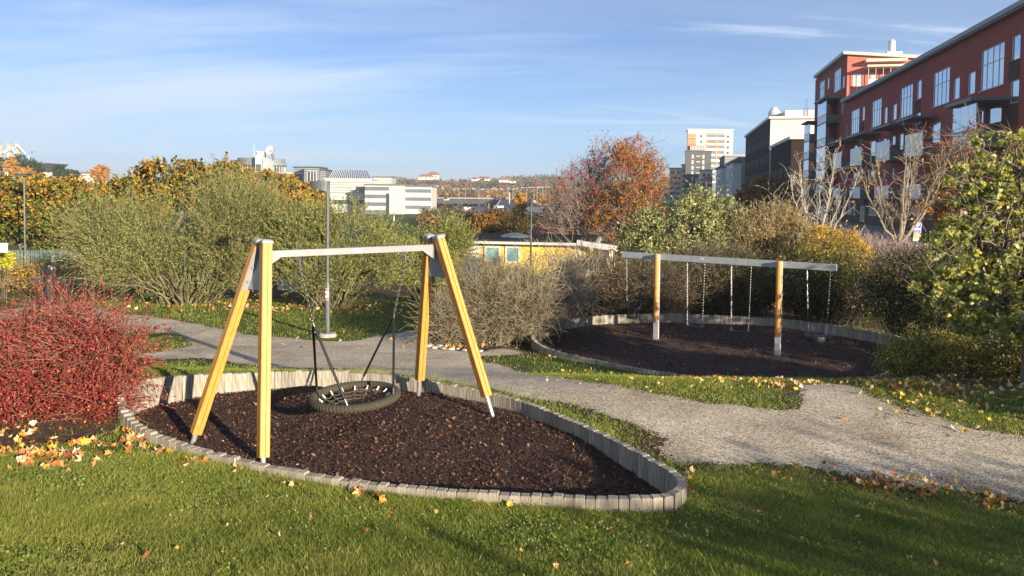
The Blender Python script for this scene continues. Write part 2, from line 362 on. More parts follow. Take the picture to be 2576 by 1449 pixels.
def ground_mat():
    m = bpy.data.materials.new('lawn_turf'); m.use_nodes = True; nt = m.node_tree; N = nt.nodes.new; L = nt.links.new
    b = nt.nodes['Principled BSDF']; b.inputs['Roughness'].default_value = .95; b.inputs['Specular IOR Level'].default_value = .1
    tc = N('ShaderNodeTexCoord')
    def noi(s, d=6, r=.6):
        n = N('ShaderNodeTexNoise'); n.inputs['Scale'].default_value = s; n.inputs['Detail'].default_value = d; n.inputs['Roughness'].default_value = r; L(tc.outputs['Object'], n.inputs[0]); return n.outputs[0]
    def ramp(v, els):
        r = N('ShaderNodeValToRGB'); r.color_ramp.elements[0].position = els[0][0]; r.color_ramp.elements[0].color = (*els[0][1], 1)
        r.color_ramp.elements[1].position = els[-1][0]; r.color_ramp.elements[1].color = (*els[-1][1], 1)
        for p, c in els[1:-1]: e = r.color_ramp.elements.new(p); e.color = (*c, 1)
        L(v, r.inputs[0]); return r.outputs[0]
    g = ramp(noi(1.3), [(.3, (.045, .075, .017)), (.5, (.075, .10, .025)), (.72, (.13, .125, .04))])
    f = ramp(noi(42, 3), [(.3, (.45, .45, .45)), (.7, (1.5, 1.5, 1.5))])
    mx = N('ShaderNodeMix'); mx.data_type = 'RGBA'; mx.blend_type = 'MULTIPLY'; mx.inputs[0].default_value = 1; L(g, mx.inputs[6]); L(f, mx.inputs[7])
    so = ramp(noi(17, 6), [(.3, (.035, .024, .016)), (.55, (.085, .06, .04)), (.75, (.17, .12, .08))])
    a = N('ShaderNodeAttribute'); a.attribute_name = 'soil'
    mul = N('ShaderNodeMath'); mul.operation = 'MULTIPLY_ADD'; L(noi(7), mul.inputs[0]); mul.inputs[1].default_value = 1.2; mul.inputs[2].default_value = -.6
    ad = N('ShaderNodeMath'); ad.operation = 'ADD'; L(mul.outputs[0], ad.inputs[0]); L(a.outputs['Fac'], ad.inputs[1])
    mr = N('ShaderNodeMapRange'); mr.inputs[1].default_value = .35; mr.inputs[2].default_value = .6; L(ad.outputs[0], mr.inputs[0])
    m2 = N('ShaderNodeMix'); m2.data_type = 'RGBA'; L(mr.outputs[0], m2.inputs[0]); L(mx.outputs[2], m2.inputs[6]); L(so, m2.inputs[7])
    L(m2.outputs[2], b.inputs['Base Color'])
    bp = N('ShaderNodeBump'); bp.inputs['Strength'].default_value = .9; bp.inputs['Distance'].default_value = .05; L(noi(35, 5, .7), bp.inputs['Height']); L(bp.outputs[0], b.inputs['Normal'])
    return m
ground = obj_np('ground', G3, GF, ground_mat(), origin=(0, 0, 0)); tag(ground, kind='structure')
at_ = ground.data.attributes.new('soil', 'FLOAT', 'POINT'); at_.data.foreach_set('value', np.maximum(sm, wear).astype(np.float32))

# gravel path
xs = PATH[:, 0]; ys = PATH[:, 1]
pg = grid(max(xs.min(), -16), min(xs.max(), 14), ys.min(), ys.max(), .3, seed=7)
pg = pg[inpoly(pg[:, 0], pg[:, 1], PATH)]
def grow(P, d):
    Q = np.asarray(P)[:, :2]; T = np.roll(Q, -1, 0) - np.roll(Q, 1, 0); T /= np.linalg.norm(T, axis=1, keepdims=True) + 1e-9; ar = np.sum(Q[:, 0] * np.roll(Q[:, 1], -1) - Q[:, 1] * np.roll(Q[:, 0], -1))
    N = np.stack([T[:, 1], -T[:, 0]], 1) * (1 if ar > 0 else -1); return np.column_stack([Q + N * d, np.zeros(len(Q))])
PATHW, ISLW = grow(PATH, .16), grow(ISL, -.16)
pg = grid(max(xs.min(), -16), min(xs.max(), 14), ys.min() - .3, ys.max() + .3, .16, seed=7); pg = pg[inpoly(pg[:, 0], pg[:, 1], PATHW)]
PV, PF = cdt(pg, [PATHW, ISLW]); c = PV[PF].mean(1)
PF = PF[inpoly(c[:, 0], c[:, 1], PATHW) & ~inpoly(c[:, 0], c[:, 1], ISLW) & ~inpoly(c[:, 0], c[:, 1], R1) & ~inpoly(c[:, 0], c[:, 1], R2)]
def gravel_mat(name='stone_gravel', rim=False):
    m = bpy.data.materials.new(name); m.use_nodes = True; nt = m.node_tree; N = nt.nodes.new; L = nt.links.new
    b = nt.nodes['Principled BSDF']; b.inputs['Roughness'].default_value = .9; b.inputs['Specular IOR Level'].default_value = .2
    tc = N('ShaderNodeTexCoord')
    v = N('ShaderNodeTexVoronoi'); v.inputs['Scale'].default_value = 62; L(tc.outputs['Object'], v.inputs['Vector'])
    sp = N('ShaderNodeSeparateColor'); L(v.outputs['Color'], sp.inputs[0])
    r = N('ShaderNodeValToRGB'); r.color_ramp.elements[0].color = (.21, .185, .15, 1); r.color_ramp.elements[1].color = (.80, .71, .57, 1)
    e = r.color_ramp.elements.new(.5); e.color = (.46, .40, .315, 1); L(sp.outputs[0], r.inputs[0])
    n = N('ShaderNodeTexNoise'); n.inputs['Scale'].default_value = .9; n.inputs['Detail'].default_value = 8; n.inputs['Roughness'].default_value = .65; L(tc.outputs['Object'], n.inputs[0])
    r2 = N('ShaderNodeValToRGB'); r2.color_ramp.elements[0].position = .33; r2.color_ramp.elements[0].color = (.62, .58, .52, 1); r2.color_ramp.elements[1].position = .68; r2.color_ramp.elements[1].color = (1.12, 1.1, 1.08, 1); L(n.outputs[0], r2.inputs[0])
    mx = N('ShaderNodeMix'); mx.data_type = 'RGBA'; mx.blend_type = 'MULTIPLY'; mx.inputs[0].default_value = 1; L(r.outputs[0], mx.inputs[6]); L(r2.outputs[0], mx.inputs[7]); L(mx.outputs[2], b.inputs['Base Color'])
    bp = N('ShaderNodeBump'); bp.inputs['Strength'].default_value = .55; bp.inputs['Distance'].default_value = .012
    L(v.outputs['Distance'], bp.inputs['Height']); bp.invert = True; L(bp.outputs[0], b.inputs['Normal'])
    if rim:
        a = N('ShaderNodeAttribute'); a.attribute_name = 'rim'
        def noi(s, d):
            q = N('ShaderNodeTexNoise'); q.inputs['Scale'].default_value = s; q.inputs['Detail'].default_value = d; q.inputs['Roughness'].default_value = .7; L(tc.outputs['Object'], q.inputs[0]); return q.outputs[0]
        def M(op, x, y, z=0.0):
            q = N('ShaderNodeMath'); q.operation = op
            for i, w in enumerate((x, y, z)):
                if isinstance(w, (int, float)): q.inputs[i].default_value = w
                else: L(w, q.inputs[i])
            return q.outputs[0]
        e = M('MULTIPLY_ADD', noi(1.6, 3), .55, -.275); f = M('MULTIPLY_ADD', noi(26, 5), .55, -.275)
        s = M('ADD', M('ADD', a.outputs['Fac'], e), f); k = M('GREATER_THAN', s, .15)
        tr = N('ShaderNodeBsdfTransparent'); ms = N('ShaderNodeMixShader'); L(k, ms.inputs[0]); L(tr.outputs[0], ms.inputs[1]); L(b.outputs[0], ms.inputs[2]); L(ms.outputs[0], nt.nodes['Material Output'].inputs[0])
    return m
path = obj_np('gravel_path', np.column_stack([PV, gz(PV[:, 0], PV[:, 1]) + .014]), PF, gravel_mat('path_gravel', True), origin=(0, 0, 0)); tag(path, kind='structure'); gravel_mat()
rim = np.full(len(PV), 9.)
for q in np.concatenate([PATHW, ISLW]): rim = np.minimum(rim, np.hypot(PV[:, 0] - q[0], PV[:, 1] - q[1]))
for R_ in (R1, R2):
    for q in R_[::2]: rim = np.where(np.hypot(PV[:, 0] - q[0], PV[:, 1] - q[1]) < .3, np.minimum(rim, .25), rim)
q_ = path.data.attributes.new('rim', 'FLOAT', 'POINT'); q_.data.foreach_set('value', np.clip(rim, 0, 1).astype(np.float32))

YARD = resample(np.array([hit(*p) for p in [(-60, 699), (60, 697), (160, 697), (260, 703), (360, 711), (420, 722), (330, 724), (200, 719), (90, 716), (-60, 718)]]), .5)
V, F = cdt(grid(YARD[:, 0].min(), YARD[:, 0].max(), YARD[:, 1].min(), YARD[:, 1].max(), .6, seed=9), [YARD]); c = V[F].mean(1); F = F[inpoly(c[:, 0], c[:, 1], YARD)]
o = obj_np('gravel_yard', np.column_stack([V, gz(V[:, 0], V[:, 1]) + .03]), F, bpy.data.materials['stone_gravel'], origin=(0, 0, 0)); tag(o, kind='structure')
# bark mulch beds
rb = np.random.default_rng(11)
def vnoise(X, Y, s, seed):
    r = np.random.default_rng(seed); a = np.zeros_like(X)
    for k in range(6):
        th = r.uniform(0, 6.28); fr = s * r.uniform(.6, 1.7); a = a + np.sin((X * math.cos(th) + Y * math.sin(th)) * fr + r.uniform(0, 6.28))
    return a / 6
def mulch_z(X, Y, k):
    if k == 1: return -.06 * sstep(-2.2, -.2, X) * (1 - sstep(8.4, 9.8, Y)) + .05 * vnoise(X, Y, 2.2, 3) + .02 * vnoise(X, Y, 6, 4) + .0 * X
    return ZM2 + .035 * vnoise(X, Y, 1.8, 5) + .02 * vnoise(X, Y, 5, 6)
BARKM = mat('bark_mulch', (.014, .0065, .0045), (.075, .033, .021), scale=55, rough=.9, bump=1.0, bscale=70, lo=.36, hi=.66, det=4)
for k, R, s in ((1, R1, .075), (2, R2, .15)):
    g = grid(R[:, 0].min(), R[:, 0].max(), R[:, 1].min(), R[:, 1].max(), s, .35, seed=20 + k); g = g[inpoly(g[:, 0], g[:, 1], R)]
    V, F = cdt(g, [R]); c = V[F].mean(1); F = F[inpoly(c[:, 0], c[:, 1], R)]
    z = mulch_z(V[:, 0], V[:, 1], k) + rb.normal(0, .008, len(V))
    o = obj_np('mulch_bed', np.column_stack([V, z]), F, BARKM, origin=(0, 0, 0)); tag(o, kind='structure')
    # loose chips
    n = 42000 if k == 1 else 16000
    P = np.column_stack([rb.uniform(R[:, 0].min(), R[:, 0].max(), n * 2), rb.uniform(R[:, 1].min(), R[:, 1].max(), n * 2)]); P = P[inpoly(P[:, 0], P[:, 1], R)][:n]; n = len(P)
    Z = mulch_z(P[:, 0], P[:, 1], k) + .010
    a = rb.uniform(0, 6.28, n); l = rb.gamma(2.2, .0038, n) + .0035; w = l * rb.uniform(.3, .8, n); 
    if k == 2: l *= 1.4; w *= 1.4
    d = np.stack([np.cos(a), np.sin(a), rb.normal(0, .45, n)], 1); e = np.stack([-np.sin(a), np.cos(a), rb.normal(0, .45, n)], 1)
    C = np.column_stack([P, Z]); up = np.array([0, 0, 1.]) * .006
    V = np.stack([C + d * l[:, None], C + e * w[:, None], C - d * l[:, None], C - e * w[:, None]], 1)
    V = np.concatenate([V, V * 0 + V + up], 1).reshape(-1, 3)
    b_ = np.arange(n)[:, None] * 8
    V = V.reshape(n, 8, 3)[:, 4:].reshape(-1, 3); Fq = np.arange(n)[:, None] * 4 + np.array([0, 1, 2, 3])
    t = rb.random(n) ** 4.5; cc = np.array([.034, .015, .009]) * (1 - t[:, None]) + np.array([.24, .13, .08]) * t[:, None]
    br = rb.random(n) < .006; cc[br] = np.array([.55, .42, .28]) * rb.uniform(.6, 1.1, (br.sum(), 1))
    o = obj_np('bark_chips', V, Fq, leafmat('chip', 0.0, .8), colors=np.repeat(cc, 4, 0), origin=(0, 0, 0))
    tag(o, 'loose dark brown bark chips lying in the %s' % ('near pit under the nest swing' if k == 1 else 'far pit under the row of swings'), 'bark chips', kind='stuff')

# palisade edging: every post its own part
def post_mesh(i):
    g = np.random.default_rng(50 + i); w, d, ch, h = .0495 + g.uniform(-.002, .002), .043, .011, .75
    prof = [(-w, -h), (w, -h), (w, -ch), (w - ch, 0), (-w + ch, 0), (-w, -ch)]
    m = MB(); n = len(prof); 
    V = [(x, -d, z) for x, z in prof] + [(x, d, z) for x, z in prof]; a = np.arange(n); b2 = np.roll(a, -1)
    m.add(V, np.stack([a, b2, b2 + n, a + n], 1)[[1, 2, 3, 4, 5]]); m.t.append(np.array([[0, i_, i_ + 1] for i_ in range(1, n - 1)])); m.t.append(np.array([[n, n + i_ + 1, n + i_] for i_ in range(1, n - 1)]))
    Vv = np.concatenate(m.v); me = mesh_np('timber_post', Vv, [np.concatenate(m.q), np.concatenate(m.t)]); me.materials.append(WOODGREY); return me
PM = [post_mesh(i) for i in range(6)]
for R, lab in ((R1, 'low palisade edging of weathered grey timber posts round the near pit with the nest swing'), (R2, 'low palisade edging of grey timber posts round the far pit with four swings')):
    t = thing('timber_edging', (*R.mean(0)[:2], 0 if R is R1 else ZM2), lab, 'edging', 'palisade edgings of the two play pits')
    L0 = np.array(t.location); n = len(R)
    tan = np.roll(R, -1, 0) - np.roll(R, 1, 0)
    for i in range(n):
        o = bpy.data.objects.new('timber_post', PM[int(rb.integers(6))]); COL.objects.link(o); o.parent = t
        o.location = tuple(R[i] + np.array([0, 0, rb.normal(0, .006)]) - L0); o.rotation_euler = (rb.normal(0, .012), rb.normal(0, .012), math.atan2(tan[i, 1], tan[i, 0]) + rb.normal(0, .02))
# ------------------------------------------------------------------ chains
def chain(mb, a, b, r=.0042, L=.036, Wd=.012):
    """alternating links as short closed loops"""
    a = np.array(a, float); b = np.array(b, float); d = b - a; ln = np.linalg.norm(d); d /= ln
    pitch = L - 2 * r; n = max(1, int(ln / pitch)); ref = np.array([0, 1., 0]) if abs(d[1]) < .9 else np.array([1., 0, 0])
    u = np.cross(d, ref); u /= np.linalg.norm(u); v = np.cross(d, u); P = []
    th = np.arange(9) * 2 * np.pi / 8
    for i in range(n):
        c = a + d * (i + .5) * ln / n; w = (u + v) / 1.414 if i % 2 else (u - v) / 1.414
        P.append(c + d[None] * (np.cos(th) * (L / 2))[:, None] + w[None] * (np.sin(th) * Wd)[:, None])
    V, F = tubes(np.array(P), np.full((n, 9), r), 4); mb.add(V, F)
A3 = lambda *a: np.array(a, float)

# ------------------------------------------------------------------ near frame with the nest swing
CF = A3(-2.02, 9.90, 0); BD = A3(.777, .630, 0); QD = A3(.630, -.777, 0)
AL = A3(-2.96, 9.13, 0); AR = A3(-1.08, 10.66, 0)
fr = thing('swing_frame', CF, 'A-frame swing stand with four grooved yellow pine legs and light grey beam', 'swing frame')
SEC = []
def groove_section(h=.058, g=.007, d=.012, c=.008):
    side = [(-h + c, -h), (-g, -h), (-g * .6, -h + d), (g * .6, -h + d), (g, -h), (h - c, -h), (h, -h + c)]
    P = []
    for k in range(4):
        a = k * math.pi / 2; ca, sa = round(math.cos(a)), round(math.sin(a))
        P += [(x * ca - y * sa, x * sa + y * ca) for x, y in side]
    return np.array(P)
GS = groove_section()
def leg(bottom, top, ft=.30):
    b = np.array(bottom); t = np.array(top); ax = t - b; ln = np.linalg.norm(ax); ax /= ln
    u = BD - ax * BD.dot(ax); u /= np.linalg.norm(u); v = np.cross(ax, u)
    s0 = b + ax * ft; n = len(GS); mb = MB()
    V = np.concatenate([s0 + GS[:, :1] * u + GS[:, 1:] * v, t + GS[:, :1] * u + GS[:, 1:] * v]); i = np.arange(n); j = np.roll(i, -1)
    mb.add(V, np.stack([i, j, j + n, i + n], 1))
    ci = mb.n; mb.v.append(np.array([s0, t])); mb.n += 2
    mb.t.append(np.stack([np.full(n, ci), j, i], 1)); mb.t.append(np.stack([np.full(n, ci + 1), i + n, j + n], 1))
    L_ = mb.build('leg', YELLOWWOOD, fr)
    f = MB().tube([b - ax * .25, s0 + ax * .02], .03, 14); f.build('steel_foot', STEEL, L_, smooth=False)
    cp = MB(); ring = []
    for hgt, sc in ((-.012, 1.12), (.012, 1.12), (.028, 1.0), (.040, .7), (.046, .3)):
        a = np.arange(16) * 2 * np.pi / 16; rr = .062 / np.maximum(np.abs(np.cos(a)), np.abs(np.sin(a))) ** .85 * sc
        ring.append(t + ax * hgt + (np.cos(a) * rr)[:, None] * u + (np.sin(a) * rr)[:, None] * v)
    V = np.concatenate(ring); k = len(ring); F = []
    i = np.arange(16); j = np.roll(i, -1)
    for q in range(k - 1): F.append(np.stack([q * 16 + i, q * 16 + j, (q + 1) * 16 + j, (q + 1) * 16 + i], 1))
    cp.add(V, np.concatenate(F)); o = cp.n; cp.v.append((t + ax * .047)[None]); cp.n += 1; cp.t.append(np.stack([(k - 1) * 16 + i, (k - 1) * 16 + j, np.full(16, o)], 1))
    cp.build('end_cap', PAINTGREY, L_)
    return b, t, ax
ZT = 2.44
legs = [leg((-3.83, 9.18, 0), AL - QD * .11 + A3(0, 0, ZT), .13), leg((-2.77, 8.54, 0), AL + QD * .10 + A3(0, 0, ZT), .06),
        leg((-1.37, 11.38, 0), AR - QD * .12 + A3(0, 0, ZT)), leg((-.23, 10.40, 0), AR + QD * .12 + A3(0, 0, ZT))]
ZB = 2.30
bm = MB(); bm.beam(AL + BD * .03 + A3(0, 0, ZB), AR - BD * .03 + A3(0, 0, ZB), .08, .08); beam = bm.build('beam', PAINTGREY, fr)
st = MB(); mid = (AL + AR) / 2 + BD * .02 + QD * .0415 + A3(0, 0, ZB); st.beam(mid - BD * .05, mid + BD * .05, .002, .045); st.build('sticker', mat('white_plate', (.75, .74, .7), rough=.4), beam)
for s, A_, lg in ((1, AL, legs[0:2]), (-1, AR, legs[2:4])):
    # gusset plate in the plane of the two legs
    def on(l, z): b, t, ax = l; return b + ax * ((z - b[2]) / ax[2])
    z1, z0 = ZT - .07, ZT - .56
    n_ = BD * s
    pl = MB(); off = n_ * .02
    q = [on(lg[0], z1) + QD * .03, on(lg[1], z1) - QD * .03, on(lg[1], z0) - QD * .055, on(lg[0], z0) + QD * .055]
    pl.prism(q, off - n_ * .004, off + n_ * .004); P_ = pl.build('gusset_plate', PAINTGREY, fr)
    for l, sg in ((lg[0], 1), (lg[1], -1)):
        # flange bent back along the leg with bolts
        fl = MB(); a0 = on(l, z1); a1 = on(l, z0 - .02); sd_ = QD * (.063 * sg)
        w = -BD * s
        fl.hexa([a0 + sd_ + w * .05, a0 + sd_ * 1.07 + w * .05, a0 + sd_ * 1.07 - w * .03, a0 + sd_ - w * .03, a1 + sd_ + w * .05, a1 + sd_ * 1.07 + w * .05, a1 + sd_ * 1.07 - w * .03, a1 + sd_ - w * .03])
        fl.build('flange', PAINTGREY, P_)
    for zz in (ZT - .13, ZT - .30, ZT - .47):
        for l, sg in ((lg[0], 1), (lg[1], -1)):
            c_ = on(l, zz) + QD * (.063 * sg) - n_ * .012
            bo = MB().tube([c_, c_ + QD * sg * .022], .017, 10); bo.build('bolt', mat('bolt_grey', (.16, .16, .17), rough=.5), P_)
    # bracket under the beam end
    e = A_ + n_ * .035; br = MB()
    for o_ in (-.036, .036):
        br.prism([e + A3(0, 0, ZB - .04) + QD * o_, e + n_ * .17 + A3(0, 0, ZB - .04) + QD * o_, e + n_ * .14 + A3(0, 0, ZB - .065) + QD * o_, e + n_ * .02 + A3(0, 0, ZB - .14) + QD * o_, e + A3(0, 0, ZB - .14) + QD * o_], -QD * .003, QD * .003)
    br.hexa([e - QD * .055 + A3(0, 0, ZB - .15), e + QD * .055 + A3(0, 0, ZB - .15), e + QD * .055 + n_ * .008 + A3(0, 0, ZB - .15), e - QD * .055 + n_ * .008 + A3(0, 0, ZB - .15),
             e - QD * .055 + A3(0, 0, ZB + .06), e + QD * .055 + A3(0, 0, ZB + .06), e + QD * .055 + n_ * .008 + A3(0, 0, ZB + .06), e - QD * .055 + n_ * .008 + A3(0, 0, ZB + .06)])
    br.build('beam_bracket', PAINTGREY, fr)

# nest seat
SZ = .40; C0 = CF + A3(0, 0, SZ)
tilt = A3(0, 0, 0)
ns = thing('nest_swing', CF, 'round basket swing wrapped in olive rope hanging on black rods and chains', 'nest swing')
ROPE = mat('olive_rope', (.026, .023, .013), (.065, .058, .036), scale=60, rough=.85, bump=.5, bscale=120)
ROPE2 = mat('net_rope', (.05, .042, .03), (.10, .088, .06), scale=60, rough=.9)
def rimz(th): return .03 * np.cos(th - math.atan2(BD[1], BD[0]))       # seat hangs slightly tilted
RR, RT = .535, .058
n1, n2 = 420, 18
th = np.arange(n1) * 2 * np.pi / n1; ph = np.arange(n2) * 2 * np.pi / n2
TH, PH = np.meshgrid(th, ph, indexing='ij'); rr = RT * (1 + .075 * np.sin(72 * TH + PH * 1.0))
V = np.stack([(RR + rr * np.cos(PH)) * np.cos(TH), (RR + rr * np.cos(PH)) * np.sin(TH), rr * .92 * np.sin(PH) + rimz(TH)], -1).reshape(-1, 3) + C0
i, j = np.meshgrid(np.arange(n1), np.arange(n2), indexing='ij'); I = lambda a, b: (a % n1) * n2 + b % n2
rim = obj_np('rope_rim', V, np.stack([I(i, j), I(i + 1, j), I(i + 1, j + 1), I(i, j + 1)], -1).reshape(-1, 4), ROPE, ns, smooth=True)
net = MB()
def npt(r, t): return C0 + np.array([r * math.cos(t), r * math.sin(t), -.02 - .13 * (1 - (r / .46) ** 2) + rimz(t) * r / .5])
for k in range(16):
    t = (k + .5) * 2 * np.pi / 16; net.tube([npt(.46 * (1 - q / 6), t) for q in range(7)], .0085, 5, caps=False)
for q in range(1, 7):
    r = .46 * q / 6.6; net.tube([npt(r * (1 if m_ % 2 == 0 else .93), m_ * 2 * np.pi / 32 + np.pi / 16) for m_ in range(33)], .008, 5, caps=False)
net.build('rope_net', ROPE2, ns, smooth=True)
for k in range(16):
    t = (k + .5) * 2 * np.pi / 16; d_ = A3(math.cos(t), math.sin(t), 0); c_ = C0 + A3(0, 0, rimz(t))
    MB().tube([c_ + d_ * .405 + A3(0, 0, -.03), c_ + d_ * .452 + A3(0, 0, .012)], [.012, .009], 8).build('clamp', mat('grey_plastic', (.55, .56, .57), rough=.4), ns)
SC_ = mat('rod_black', (.012, .012, .013), rough=.25)
for s in (-1, 1):
    ap = CF + BD * (.58 * s) + A3(0, 0, 1.42)
    for q in (-1, 1):
        rp = CF + BD * (.33 * s) + QD * (.42 * q); t = math.atan2(rp[1] - CF[1], rp[0] - CF[0]); rp = rp + A3(0, 0, SZ + rimz(t) + .075)
        d_ = (rp - ap) / np.linalg.norm(rp - ap)
        MB().tube([ap + d_ * .06, rp - d_ * .05], .0165, 10).build('rod', SC_, ns)
        sh = MB(); sh.tube([ap, ap + d_ * .07], .009, 6); sh.build('shackle', CHROME, ns)
        sh = MB(); sh.tube([rp - d_ * .055, rp + d_ * .03], .010, 6); sh.build('shackle', CHROME, ns)
    top = CF + BD * (.75 * s) + A3(0, 0, ZB - .04)
    c_ = MB(); chain(c_, top - A3(0, 0, .13), ap + A3(0, 0, .0), .0045, .042, .0135); c_.build('chain', CHROME, ns)
    sw = MB(); sw.box(top[0] - .02, top[0] + .02, top[1] - .02, top[1] + .02, top[2] - .06, top[2]); sw.tube([top + A3(0, 0, -.05), top + A3(0, 0, -.135)], [.022, .014], 10); sw.build('swivel', mat('swivel_metal', (.25, .25, .26), rough=.35, metal=.8), ns)
    MB().tube([top + A3(.0, .0, -.05) - BD * .03, top + A3(0, 0, -.18) - BD * .04, top + A3(0, 0, -.30) - BD * .05], .004, 5).build('safety_strap', BLACKRUB, ns)

# ------------------------------------------------------------------ far frame with four swings
P1 = A3(4.03, 21.0, 0); P2 = A3(6.69, 19.06, 0); BE = (P2 - P1) / np.linalg.norm(P2 - P1); QE = A3(BE[1], -BE[0], 0)
ZBT = 1.46
f2 = thing('swing_frame', (P1 + P2) / 2 + A3(0, 0, ZM2), 'long grey beam on two posts clad in orange timber over the far bark pit', 'swing frame')
def onb(x):
    k = (x - 1288) / FPX * 1.0; k = ray(x, 660)[0] / ray(x, 660)[1]
    return (k * P1[1] - P1[0]) / (BE[0] - k * BE[1])
ta, tb = onb(1566), onb(2105)
bb = MB(); bb.beam(P1 + BE * ta + A3(0, 0, ZBT - .08), P1 + BE * tb + A3(0, 0, ZBT - .08), .10, .16); b2o = bb.build('beam', DARKBEAM, f2)
MB().beam(P1 + BE * 1.22 + QE * .052 + A3(0, 0, ZBT - .05), P1 + BE * 1.30 + QE * .052 + A3(0, 0, ZBT - .065), .004, .03).build('sticker', mat('white_plate', (.75, .74, .7)), b2o)
for p in (P1, P2):
    c_ = p + QE * (.0)
    m_ = MB(); c0 = c_ + QE * .09
    def rect(cc, a, b, z0, z1): m_.hexa([cc - BE * a - QE * b + A3(0, 0, z0), cc + BE * a - QE * b + A3(0, 0, z0), cc + BE * a + QE * b + A3(0, 0, z0), cc - BE * a + QE * b + A3(0, 0, z0), cc - BE * a - QE * b + A3(0, 0, z1), cc + BE * a - QE * b + A3(0, 0, z1), cc + BE * a + QE * b + A3(0, 0, z1), cc - BE * a + QE * b + A3(0, 0, z1)])
    rect(c0, .07, .035, ZM2 - .3, ZBT - .01)
    po = m_.build('post', mat('light_steel', (.36, .37, .385), (.42, .43, .44), scale=3, rough=.45, metal=.1), f2)
    cl = MB(); z0, z1 = ZM2 + .48, ZBT + .005; a = np.linspace(0, np.pi, 12); base = c0 + QE * .037
    ring = [base + BE * (.066 * math.cos(t)) + QE * (.055 * math.sin(t)) for t in a]
    cl.prism([r_ + A3(0, 0, z0) for r_ in ring][::-1], A3(0, 0, 0), A3(0, 0, z1 - z0)); cl.build('timber_cladding', ORANGEWOOD, po)
    for z_ in (z0 + .12, (z0 + z1) / 2, z1 - .12):
        q_ = base + QE * .052 + A3(0, 0, z_); MB().tube([q_, q_ + QE * .008], .012, 8).build('bolt', mat('bolt_grey', (.16, .16, .17)), po)
def far_z(y, X): d = ray(X, y); 
